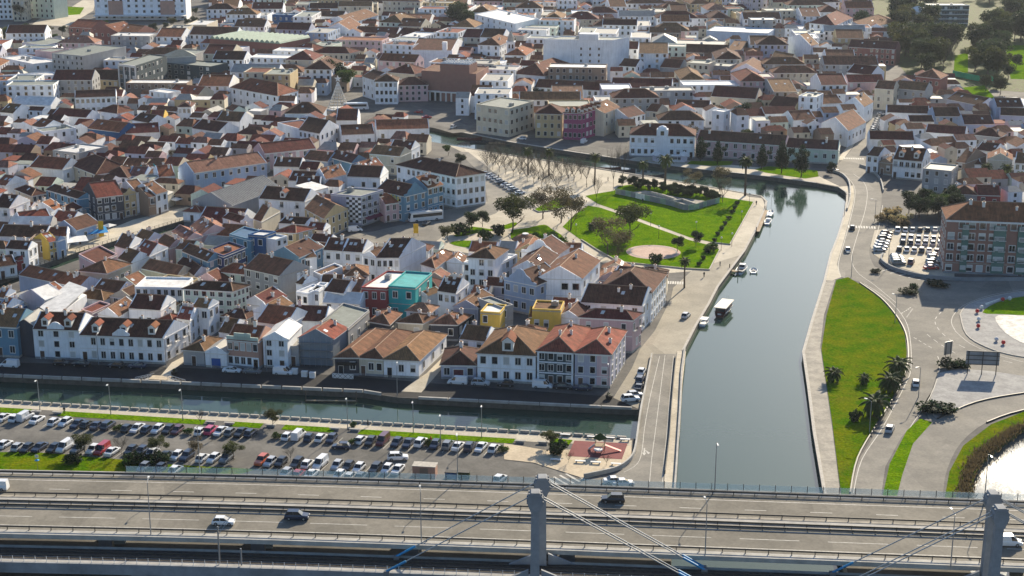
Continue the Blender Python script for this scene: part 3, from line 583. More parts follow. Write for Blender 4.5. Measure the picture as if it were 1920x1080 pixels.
# ------------------------------------------------------------------ pylons with stays
def pylon_column(x, off, label, top=22.3):
    y = min(ref, key=lambda p: abs(p.x - x)).y + off
    root = empty('bridge_pylon', (x, y, 0), label=label, cat='pylon')
    m = MB(); m.prism([(-1.0, -1.0), (1.0, -1.0), (1.0, 1.0), (-1.0, 1.0)], 0, 5.5)
    lo = [(-.84, -.85), (.84, -.85), (.84, .85), (-.84, .85)]
    v0 = len(m.v)
    for z, s in ((5.0, 1.0), (8, .92), (14, .85), (top - 2.4, .80)):
        m.v += [(a * s, b * s, z) for a, b in lo]
    for j in range(3):
        for k in range(4): m.f.append((v0 + j * 4 + k, v0 + j * 4 + (k + 1) % 4, v0 + (j + 1) * 4 + (k + 1) % 4, v0 + (j + 1) * 4 + k)); m.m.append(0); m.uv.append(None)
    m.build('column', 'concrete_grey', root)
    m = MB()   # octagonal anchor head, axis across the bridge
    prof = [(-.72, -2.5), (.72, -2.5), (1.25, -1.2), (1.25, .1), (.7, 1.0), (-.7, 1.0), (-1.25, .1), (-1.25, -1.2)]
    f = [(a, -1.0, top - .6 + b) for a, b in prof]; g = [(a, 1.0, top - .6 + b) for a, b in prof]
    m.face(f); m.face(g[::-1])
    for k in range(8): m.face([g[k], g[(k + 1) % 8], f[(k + 1) % 8], f[k]][::-1])
    m.build('anchor_head', 'concrete_grey', root)
    m = MB()
    for a, b in ((1.27, -.9), (1.27, -.2), (1.0, .6), (-1.27, -.9), (-1.27, -.2), (-1.0, .6)):
        m.box(a - .16, -.75, top - .6 + b - .18, a + .16, -.35, top - .6 + b + .18); m.box(a - .16, .35, top - .6 + b - .18, a + .16, .75, top - .6 + b + .18)
    m.build('anchor_plates', 'concrete_grey', root, kind='stuff')
    m = MB()
    for s in (-1, 1):   # sloping buttress fins at deck level
        m.face([(s * 1.1, -.25, ZR), (s * 6, -.25, ZR), (s * 1.1, -.25, ZR + 2.2)]); m.face([(s * 1.1, .25, ZR + 2.2), (s * 6, .25, ZR), (s * 1.1, .25, ZR)])
        m.face([(s * 1.1, -.25, ZR + 2.2), (s * 6, -.25, ZR), (s * 6, .25, ZR), (s * 1.1, .25, ZR + 2.2)])
    m.build('buttress', 'concrete_grey', root)
    for s, dxs in ((-1, 25.5), (1, 28.0)):
        yb = min(ref, key=lambda p: abs(p.x - (x + s * dxs))).y + off - y
        for dd in (-.55, .55) if s > 0 or off < -28 and x > 40 else (-.0,):
            a = Vector((s * 1.35, dd, top - .9)); b = Vector((s * dxs, yb + dd, ZR + .6)); q = a.lerp(b, .86)
            m = MB(); m.tube([a, q], .10, 6); c = m.build('stay_cable', 'cable', root)
            m = MB(); m.tube([q, b], .22, 6); m.build('cable_sleeve', 'cable_blue', root)
            m = MB(); m.box(b.x - .5, b.y - .5, ZR - .3, b.x + .5, b.y + .5, ZR + .7); m.build('anchor_block', 'concrete_dark', root)
pylon_column(5.2, -25.7, 'concrete pylon column between motorway and railway, playground side')
pylon_column(3.9, -32.0, 'outer concrete pylon column of railway, playground side')
pylon_column(80.6, -25.7, 'concrete pylon column between motorway and railway, pond side')
pylon_column(80.1, -32.0, 'outer concrete pylon column of railway, pond side')
# lamp posts -------------------------------------------------------
def lamp_meshes(h, arm, mat='metal_grey', r=.09):
    p = MB(); p.tube([(0, 0, 0), (0, 0, h * .5), (0, 0, h)], [r * 1.3, r, r * .7], 6)
    a = MB()
    if arm: a.tube([(0, 0, h - .05), (0, arm * .5, h + .25), (0, arm, h + .3)], r * .6, 5)
    hd = MB(); hd.box(-.16, arm - .1, h + .2, .16, arm + .65, h + .36) if arm else hd.lathe([(.1, h), (.28, h + .15), (.28, h + .5), (.1, h + .62)], 8)
    return p.mesh('lamp_post', mat), a.mesh('lamp_arm', mat) if arm else None, hd.mesh('lamp_head', 'lamp_glass')
LM = {'tall': lamp_meshes(10, 1.6), 'mid': lamp_meshes(7.5, 1.2), 'garden': lamp_meshes(4.0, 0, 'rail_grey', .06)}
def lamp(kind, loc, rz, label, group=None):
    r = empty('street_lamp', loc, rz, label=label, cat='street lamp', group=group); p, a, h = LM[kind]
    inst('post', p, r); inst('lamp_head', h, r)
    if a: inst('arm', a, r)
for k, px in enumerate((283, 790, 1322, 1782)):
    p = G(px, (1002, 1020, 1043, 1066)[k], ZD); lamp('tall', p, .1, 'tall street lamp on outer edge of near carriageway', 'lamps on the viaduct')
for k, (px, py) in enumerate(((1340, 922), (858, 902), (375, 888), (1845, 945))): lamp('tall', G(px, py, ZD), math.pi, 'tall lamp behind the viaduct noise screen', 'lamps behind the noise screen')
for (px, py, rz) in ((1678, 605, .5), (1630, 812, .8), (1665, 500, 1.2), (1596, 520, 1.6), (1722, 745, 2.2), (1640, 415, 1.5), (1583, 405, -1.5)): lamp('mid', G(px, py), rz, 'single-arm lamp beside the curving main road', 'lamps of the main road')
for (px, py) in ((1235, 448), (1080, 445), (1305, 440), (1220, 423), (1405, 385), (1390, 420), (1372, 462), (1352, 470), (1066, 432)): lamp('garden', G(px, py), 0, 'small garden lamp beside lawn path', 'garden lamps')
for (px, py) in ((75, 770), (208, 778), (343, 788), (652, 805), (775, 812), (903, 820), (826, 838)): lamp('mid', G(px, py), math.pi, 'slim lamp on promenade beside parked cars', 'promenade lamps')
for (px, py) in ((185, 683), (312, 690), (745, 742), (1140, 745), (500, 697)): lamp('mid', G(px, py), 0, 'slim lamp on the shaded quay street', 'quay street lamps')
# overhead line masts
for k, (px, py) in enumerate(((412, 1056), (453, 1060))):
    p = G(px, py, ZR + .2); r = empty('catenary_mast', p, label=('tall' if not k else 'short') + ' steel catenary mast on railway walkway', cat='mast')
    m = MB(); hh = 7.0 if not k else 3.2; m.box(-.12, -.12, 0, .12, .12, hh); m.build('mast', 'metal_grey', r)
    if not k:
        m = MB(); m.tube([(0, 0, hh - .4), (2.2, 2.4, hh + 1.0)], .05, 5); m.tube([(0, 0, hh - 1.6), (2.0, 2.2, hh + .9)], .05, 5); m.build('bracket', 'metal_grey', r)
# ================================================================== BUILDINGS
CELL = 1.5; OX, OY = -560.0, 230.0; NX, NY = int(1120 / CELL), int(1250 / CELL)
OCC = np.zeros((NX, NY), bool)
def raster(poly, mark=True, grow=0.0):
    xs = [p[0] for p in poly]; ys = [p[1] for p in poly]
    i0, i1 = max(int((min(xs) - OX) / CELL), 0), min(int((max(xs) - OX) / CELL) + 1, NX)
    j0, j1 = max(int((min(ys) - OY) / CELL), 0), min(int((max(ys) - OY) / CELL) + 1, NY)
    if i1 <= i0 or j1 <= j0: return None
    X, Y = np.meshgrid(OX + (np.arange(i0, i1) + .5) * CELL, OY + (np.arange(j0, j1) + .5) * CELL, indexing='ij')
    ins = np.zeros(X.shape, bool); n = len(poly)
    for k in range(n):
        x0, y0 = poly[k][0], poly[k][1]; x1, y1 = poly[(k + 1) % n][0], poly[(k + 1) % n][1]
        if y0 == y1: continue
        c = ((Y >= min(y0, y1)) & (Y < max(y0, y1))); ins ^= c & (X < x0 + (Y - y0) * (x1 - x0) / (y1 - y0))
    if mark: OCC[i0:i1, j0:j1] |= ins
    return OCC[i0:i1, j0:j1], ins
for a in AREAS + hole_loops: raster(a)
for a in ([(640,432),(900,395),(1010,470),(880,485),(700,480),(640,462)], [(1040,476),(1262,500),(1262,545),(1225,520),(1120,508)], [(900,235),(1180,290),(1330,300),(1330,285),(1180,270),(1000,240)], [(1655,318),(1740,330),(1740,350),(1660,350)], [(1700,340),(1830,345),(1990,352),(1990,330),(1700,320)]): raster(GL(a))
raster(GL([(-120,575),(0,535),(150,480),(345,418),(430,432),(345,466),(150,528),(0,585),(-120,625)]))

def win_mesh(name, kind):
    m = MB(); w, h = .5, .5
    t = .11
    m.box(-w - t, -.06, -h - t, -w, .05, h + t, 0); m.box(w, -.06, -h - t, w + t, .05, h + t, 0)
    m.box(-w, -.06, h, w, .05, h + t, 0); m.box(-w, -.10, -h - t, w, .05, -h, 0)
    m.box(-w, -.012, -h, w, .04, h, 1)
    if kind == 'bar': m.box(-.035, -.04, -h, .035, -.012, h, 0)
    if kind == 'half': m.box(-w, -.03, 0.05, w, -.012, h, 2)
    if kind == 'shut': m.box(-w, -.03, -h, w, -.012, h, 2)
    return m.mesh(name, ['trim', 'glass', 'blind'])
WINS = [win_mesh('window_pane_bar', 'bar'), win_mesh('window_half_blind', 'half'), win_mesh('window_shut_blind', 'shut'), win_mesh('window_plain', 'plain')]
def door_mesh(mat):
    m = MB(); m.box(-.5, -.03, 0, .5, .04, 1, 0); m.box(-.58, -.07, 0, -.5, .04, 1.05, 1); m.box(.5, -.07, 0, .58, .04, 1.05, 1); m.box(-.58, -.07, 1, .58, .04, 1.06, 1)
    return m.mesh('door', [mat, 'trim'])
DOORS = {'k': door_mesh('wood_dark'), 'b': door_mesh('door_blue'), 'r': door_mesh('door_red'), 'g': door_mesh('glass')}
def chimney_mesh():
    m = MB(); m.box(-.35, -.3, -.8, .35, .3, 1.1, 0); m.box(-.45, -.4, 1.1, .45, .4, 1.22, 0); m.box(-.25, -.2, 1.22, .25, .2, 1.5, 1)
    return m.mesh('chimney', ['trim', 'ridge'])
CHIM = chimney_mesh()
def unit_mesh():
    m = MB(); m.box(-.7, -.5, 0, .7, .5, .9); m.lathe([(.35, .9), (.35, 1.02)], 8, 0); return m.mesh('roof_unit', 'metal_grey')
UNIT = unit_mesh()
def dormer_mesh():
    m = MB(); m.box(-.9, -1.2, -1.2, .9, 1.6, .9, 0); m.face([(-1.05, -1.35, .85), (1.05, -1.35, .85), (0, -1.35, 1.7)], 0)
    for s in (-1, 1): m.slab([(0, -1.4, 1.75), (0, 2.4, 1.75), (s * 1.15, 2.4, .85), (s * 1.15, -1.4, .85)], .1, 1)
    m.box(-.5, -1.24, -.5, .5, -1.2, .6, 2); return m.mesh('dormer', ['trim', 'roof_R', 'glass'])
DORM = dormer_mesh()

def balcony_mesh():
    m = MB(); m.box(-.5, -.75, -.08, .5, 0, .04, 0)
    for k in range(9): m.box(-.5 + k * .122, -.74, .04, -.476 + k * .122, -.71, .85, 1)
    m.box(-.5, -.75, .85, .5, -.7, .9, 1); return m.mesh('balcony', ['trim', 'black'])
BALC = balcony_mesh()
LANDMARKS = [('the narrow canal quay', 300, 690), ('the stained warehouses', 740, 690), ('the pink corner house', 1130, 720), ('the yellow cube house', 1010, 590), ('the teal house', 760, 545), ('the curved pale green block', 400, 570),
 ('the small canal promenade', 200, 455), ('the blue awning', 175, 442), ('the market shed', 500, 355), ('the chequered facade', 685, 410), ('the white coach', 800, 405), ('the big white hipped block', 830, 340), ('the navy tiled house', 440, 500),
 ('the concrete office block', 160, 140), ('the glass office block', 270, 160), ('the brick factory halls', 210, 70), ('the dome pavilion', 437, 110), ('the cone light tree', 635, 190), ('the brownish theatre block', 850, 170), ('the long white church', 810, 95),
 ('the tall windowless white block', 1100, 130), ('the magenta corner block', 1090, 235), ('the far canal bank', 1300, 290), ('the straight climbing street', 1630, 250), ('the brick row by the park', 1640, 100), ('the white manor', 1560, 50), ('the long market halls', 1380, 90),
 ('the brick apartment block', 1850, 480), ('the white house with red gables', 1710, 310), ('the blue row houses', 1780, 220), ('the pale hotel', 260, 20), ('the far town edge', 1000, 10), ('the cream post building', 945, 230), ('the museum gate', 510, 95), ('the beige tiled hip house', 60, 370), ('the blue long hotel', 420, 320)]
LMW = [(n, G(x, y)) for n, x, y in LANDMARKS]
def near_name(p):
    return min(LMW, key=lambda l: (l[1] - p).length)[0]
BUILDINGS = []; FAR = {'w': MB(), 'n': 0}
STOREY = {1: 'one-storey', 2: 'two-storey', 3: 'three-storey', 4: 'four-storey', 5: 'five-storey', 6: 'six-storey'}
RTYPE = {'gx': 'gabled', 'gy': 'front-gabled', 'hip': 'hipped', 'flat': 'flat', 'shed': 'lean-to'}
def building(A3, B3, D, h, roof, wall, rc, rows, cols, side=-1, opts=(), label=None, name='house', cat='house', lowdetail=False, own=False):
    ax = Vector((B3.x - A3.x, B3.y - A3.y, 0)); W = ax.length; ax.normalize(); ay = Vector((-ax.y, ax.x, 0))
    if isinstance(D, (int, float)): dx, dy = 0.0, float(D)
    else:
        dv = Vector((D.x - B3.x, D.y - B3.y, 0)); dx, dy = dv.dot(ax), dv.dot(ay)
        dy = min(max(dy, 6.0), 45.0); dx = min(max(dx, -.75 * dy), .75 * dy)
    org = Vector((A3.x, A3.y, 0)) + ax * (W + dx) / 2 + ay * dy / 2; rz = math.atan2(ax.y, ax.x)
    def pt(u, v): return ((u - .5) * W + (v - .5) * dx, (v - .5) * dy)
    def p3(u, v, z): x, y = pt(u, v); return Vector((x, y, z))
    world_poly = [org + ax * x + ay * y for x, y in (pt(0, 0), pt(1, 0), pt(1, 1), pt(0, 1))]
    raster(world_poly)
    if not own:
        c_ = 5.0 if org.y < 640 else (35.0 if label and h >= 9 else 18.0 if label else 5.0); raster([world_poly[0] - ay * c_, world_poly[1] - ay * c_, world_poly[1], world_poly[0]])
    root = empty(name, org, rz); far = org.y > 640
    rnd = random.Random(int(org.x * 13 + org.y * 7))
    # ---- walls
    wm = MB(); base = [pt(0, 0), pt(1, 0), pt(1, 1), pt(0, 1)]
    slen = math.hypot(dx, dy); ou = .35 / W; ov = .35 / dy
    wall_m = 'wall_' + wall
    rise = 0.0
    if roof == 'flat': wm.prism(base, 0, h - .35)
    else: wm.prism(base, 0, h - .05)
    if roof == 'gx':
        rise = min(.5 * dy / 2, 3.8); tw = .28 / W
        for u0, u1 in ((0, tw), (1 - tw, 1)):
            q = [(0, h - .06), (1, h - .06), (1, h + .12), (.5, h + rise + .18), (0, h + .12)]
            wm.face([p3(u0, v, z) for v, z in q]); wm.face([p3(u1, v, z) for v, z in q][::-1])
            for (v0, z0), (v1, z1) in zip(q, q[1:] + q[:1]): wm.face([p3(u0, v0, z0), p3(u1, v0, z0), p3(u1, v1, z1), p3(u0, v1, z1)])
    if roof == 'gy':
        rise = min(.55 * W / 2, 4.0); tv = .28 / dy
        if 'cu' in opts:
            q = [(0, h - .06), (1, h - .06), (1, h + .5), (.86, h + .7), (.80, h + rise * .55), (.68, h + rise * .8), (.6, h + rise + .5), (.5, h + rise + .9), (.4, h + rise + .5), (.32, h + rise * .8), (.2, h + rise * .55), (.14, h + .7), (0, h + .5)]
        else: q = [(0, h - .06), (1, h - .06), (1, h + .12), (.5, h + rise + .18), (0, h + .12)]
        for v0, v1, qq in ((0, tv, q), (1 - tv, 1, [(0, h - .06), (1, h - .06), (1, h + .12), (.5, h + rise + .18), (0, h + .12)])):
            wm.face([p3(u, v0, z) for u, z in qq]); wm.face([p3(u, v1, z) for u, z in qq][::-1])
            for (u0, z0), (u1, z1) in zip(qq, qq[1:] + qq[:1]): wm.face([p3(u0, v0, z0), p3(u0, v1, z0), p3(u1, v1, z1), p3(u1, v0, z1)])
    if roof == 'flat':
        t = .3
        for a, b, c, d in ((0, 0, 1, t / dy), (0, 1 - t / dy, 1, 1), (0, t / dy, t / W, 1 - t / dy), (1 - t / W, t / dy, 1, 1 - t / dy)):
            wm.prism([pt(a, b), pt(c, b), pt(c, d), pt(a, d)], h - .36, h + .25)
    wo_ = wm.build('wall', wall_m, root)
    # ---- roof
    rm = MB(); cap = []
    def slope(pts):
        a, b = pts[0], pts[1]; e = (b - a).normalized(); nrm = (b - a).cross(pts[-1] - a).normalized(); f = nrm.cross(e)
        rm.face(pts, 0, [((p - a).dot(e), (p - a).dot(f)) for p in pts])
    z0 = h + .02
    if roof == 'gx':
        e = [p3(.012, -ov, z0), p3(.988, -ov, z0), p3(.988, 1 + ov, z0), p3(.012, 1 + ov, z0)]; r0, r1 = p3(.012, .5, h + rise), p3(.988, .5, h + rise)
        slope([e[0], e[1], r1, r0]); slope([e[2], e[3], r0, r1]); rm.face([e[0], r0, e[3]]); rm.face([e[1], e[2], r1]); cap = [(r0, r1)]
    elif roof == 'gy':
        e = [p3(-ou, .012, z0), p3(1 + ou, .012, z0), p3(1 + ou, .988, z0), p3(-ou, .988, z0)]; r0, r1 = p3(.5, .012, h + rise), p3(.5, .988, h + rise)
        slope([e[1], e[2], r1, r0]); slope([e[3], e[0], r0, r1]); rm.face([e[0], e[1], r0]); rm.face([e[2], e[3], r1]); cap = [(r0, r1)]
    elif roof == 'hip':
        run = min(W, dy) / 2; rise = min(.52 * run, 4.6)
        e = [p3(-ou, -ov, z0), p3(1 + ou, -ov, z0), p3(1 + ou, 1 + ov, z0), p3(-ou, 1 + ov, z0)]
        if W >= dy:
            k = min(.49, .47 * dy / W); r0, r1 = p3(k, .5, h + rise), p3(1 - k, .5, h + rise)
            slope([e[0], e[1], r1, r0]); slope([e[2], e[3], r0, r1]); slope([e[1], e[2], r1]); slope([e[3], e[0], r0]); cap = [(r0, r1), (e[0], r0), (e[3], r0), (e[1], r1), (e[2], r1)]
        else:
            k = min(.49, .47 * W / dy); r0, r1 = p3(.5, k, h + rise), p3(.5, 1 - k, h + rise)
            slope([e[0], e[1], r0]); slope([e[1], e[2], r1, r0]); slope([e[2], e[3], r1]); slope([e[3], e[0], r0, r1]); cap = [(r0, r1), (e[0], r0), (e[1], r0), (e[2], r1), (e[3], r1)]
    elif roof == 'shed':
        rise = .12 * dy; e = [p3(-ou, -ov, z0), p3(1 + ou, -ov, z0), p3(1 + ou, 1 + ov, h + rise), p3(-ou, 1 + ov, h + rise)]
        slope(e); rm.face([p - Vector((0, 0, .2)) for p in e][::-1])
    if roof in ('gx', 'gy', 'hip'):
        lo = [p - Vector((0, 0, .2)) for p in e]
        for k in range(4): rm.face([lo[k], lo[(k + 1) % 4], e[(k + 1) % 4], e[k]], 1)
        rm.face(lo[::-1], 1)
    if roof == 'flat':
        t = .3; rm.prism([pt(t / W, t / dy), pt(1 - t / W, t / dy), pt(1 - t / W, 1 - t / dy), pt(t / W, 1 - t / dy)], h - .35, h - .2)
    ro = rm.build('roof', ['roof_' + rc, 'trim'], root)
    if cap and rc in 'RDTOM':
        cm = MB()
        for a, b in cap: cm.tube([a + Vector((0, 0, .04)), b + Vector((0, 0, .06))], .15, 4)
        cm.build('ridge_cap', 'ridge', ro)
    def roofz(u, v):
        if roof == 'gx': return h + rise * (1 - abs(2 * v - 1))
        if roof == 'gy': return h + rise * (1 - abs(2 * u - 1))
        if roof == 'hip': return h + rise * min(1, min(v, 1 - v) * dy / (min(W, dy) / 2), min(u, 1 - u) * W / (min(W, dy) / 2))
        if roof == 'shed': return h + rise * v
        return h - .2
    if roof != 'flat' and rc in 'RDTOM' and 'nc' not in opts:
        for k in range(rnd.choice((1, 1, 2, 3)) if not far else rnd.choice((0, 0, 1))):
            u, v = rnd.uniform(.12, .88), rnd.uniform(.3, .8); x, y = pt(u, v); inst('chimney', CHIM, ro, (x, y, roofz(u, v)), scale=rnd.uniform(.75, 1.2))
        nsk = rnd.choice((0, 0, 1, 1, 2, 3))
        for o in opts:
            if o[0] == 'k' and o[1:].isdigit(): nsk = int(o[1:])
        for k in range(nsk):
            u = (k + .7 + rnd.random() * .3) / (nsk + .6); v = rnd.choice((.3, .66))
            if roof == 'gy': u, v = rnd.choice((.3, .7)), u
            w_, l_ = .45, .55; c = []
            for a, b in ((-w_, -l_), (w_, -l_), (w_, l_), (-w_, l_)):
                uu, vv = u + a / W, v + b / dy; x, y = pt(uu, vv); c.append(Vector((x, y, roofz(uu, vv) + .13)))
            sm_ = MB(); sm_.slab(c, .15); sm_.build('skylight', 'skylight', ro)
    if roof == 'flat' and W * dy > 60 and 'nc' not in opts:
        for k in range(rnd.choice((0, 1, 2, 3))):
            x, y = pt(rnd.uniform(.15, .85), rnd.uniform(.2, .8)); inst('roof_unit', UNIT, ro, (x, y, h - .2), rnd.choice((0, 1.57)), rnd.uniform(.8, 1.6))
    for o in opts:
        if o[:2] == 'dm':
            n = int(o[2:])
            for k in range(n):
                u = (k + .5) / n; x, y = pt(u, .17); inst('dormer', DORM, ro, (x, y, roofz(u, .17) + .5))
        if o == 'gf':   # glazed front dormer
            x, y = pt(.5, .14); inst('dormer', DORM, ro, (x, y, roofz(.5, .14) + .4), scale=1.5)
        if o == 'cg':   # curved parapet gable in the middle of the facade
            gm = MB(); g = [(-2.2, 0), (2.2, 0), (2.2, .8), (1.5, 1.3), (.8, 1.9), (0, 2.1), (-.8, 1.9), (-1.5, 1.3), (-2.2, .8)]
            x, y = pt(.5, 0); f = [(x + a, y - .12, h - .1 + b) for a, b in g]; bb = [(x + a, y + .2, h - .1 + b) for a, b in g]
            gm.face(f); gm.face(bb[::-1])
            for k in range(len(g)): gm.face([f[k], f[(k + 1) % len(g)], bb[(k + 1) % len(g)], bb[k]])
            gm.build('front_gable', wall_m, root)
    if not far and rows and not lowdetail:
        cb = MB(); pl = MB()
        for P, Qp in ((pt(0, 0), pt(1, 0)), (pt(1, 0), pt(1, 1))):
            d = Vector((Qp[0] - P[0], Qp[1] - P[1], 0)).normalized(); nr = Vector((d.y, -d.x, 0)); a, b = Vector((P[0], P[1], 0)), Vector((Qp[0], Qp[1], 0))
            for mb_, z0_, z1_, o_ in ((cb, h - .42, h - .2, .13), (pl, .02, .6, .05)) + (((cb, h / rows - .1, h / rows + .08, .07),) if rows > 1 and rnd.random() < .6 else ()):
                mb_.prism([(a + d * .01)[:2], (a + nr * o_ + d * .01)[:2], (b + nr * o_ - d * .01)[:2], (b - d * .01)[:2]], z0_, z1_)
        cb.build('cornice', 'trim' if wall in 'wcpbBlksn' else 'stone', root); pl.build('plinth', 'stone' if rnd.random() < .6 else 'concrete_grey', root)
    # ---- openings
    joined = MB()
    def openings(P, Qp, n_rows, n_cols, door):
        d = Vector((Qp[0] - P[0], Qp[1] - P[1], 0)); Lf = d.length; d.normalize(); nrm = Vector((d.y, -d.x, 0)); ang = math.atan2(d.y, d.x)
        sh = h / n_rows; big = 1.35 if 'bw' in opts else 1.0
        ww = min(1.2 * big, .58 * Lf / n_cols) * rnd.uniform(.9, 1.1); wh = min(1.75, .56 * sh)
        dcol = rnd.randrange(n_cols) if door else -1; k_bal = rnd.random() < .16
        for r in range(n_rows):
            z = r * sh + sh * .52 + .1
            for c in range(n_cols):
                if rnd.random() < .06: continue
                q = Vector((P[0], P[1], 0)) + d * (Lf * (c + .5) / n_cols) + nrm * .02
                if far or lowdetail:
                    t = .1; zb, zt = z - wh / 2, z + wh / 2; i_f = 1 if rnd.random() < .82 else 2
                    a, b = q - d * (ww / 2 + t), q + d * (ww / 2 + t); o1 = nrm * .03; o2 = nrm * .05
                    joined.face([a + o1 + Vector((0, 0, zb - t)), b + o1 + Vector((0, 0, zb - t)), b + o1 + Vector((0, 0, zt + t)), a + o1 + Vector((0, 0, zt + t))], 0)
                    a, b = q - d * ww / 2, q + d * ww / 2
                    joined.face([a + o2 + Vector((0, 0, zb)), b + o2 + Vector((0, 0, zb)), b + o2 + Vector((0, 0, zt)), a + o2 + Vector((0, 0, zt))], i_f)
                elif r == 0 and c == dcol:
                    dk = next((o[1] for o in opts if len(o) == 2 and o[0] == 'D'), rnd.choice('kkkg')); dw = 2.4 if dk in 'br' else 1.1
                    inst('door', DOORS[dk], root, (q.x, q.y, 0.02), ang, (dw, 1, min(2.5, sh * .8)))
                else:
                    if r > 0 and k_bal: inst('balcony', BALC, root, (q.x, q.y, z - wh / 2 - .12), ang, (ww + .5, 1, 1))
                    inst('window', rnd.choices(WINS, (5, 2, 1.2, 3))[0], root, (q.x, q.y, z), ang, (ww, 1, wh))
    cl = root.location
    faces = [(pt(0, 0), pt(1, 0), 'f'), (pt(1, 0), pt(1, 1), 'r'), (pt(0, 1), pt(0, 0), 'l')]
    if rows:
        for P, Qp, k in faces:
            P_, Q_ = org + ax * P[0] + ay * P[1], org + ax * Qp[0] + ay * Qp[1]; d = Q_ - P_; nrm = Vector((d.y, -d.x, 0)).normalized(); mid = (P_ + Q_) / 2
            vis = nrm.dot(Vector((-mid.x, -mid.y, 0)).normalized())
            if vis < -.08: continue
            if k == 'f':
                if cols: openings(P, Qp, rows, cols, True)
            else:
                n = side if side >= 0 else (max(1, int(d.length / 4.2)) if rnd.random() < .55 else 0)
                if n: openings(P, Qp, rows, n, False)
    if joined.f: joined.build('windows', ['trim', 'glass', 'blind'], root, kind='stuff')
    col, rn = WALLC[wall][1], ROOFC[rc][1]
    if not label:
        st = STOREY[max(1, min(6, round(h / 3.1)))]
        label = f'{st} {col} {cat} with {rn} {RTYPE[roof]} roof near {near_name(org)}'
    tag(root, label, cat); BUILDINGS.append(root)
    return root, pt, h, W, dx, dy

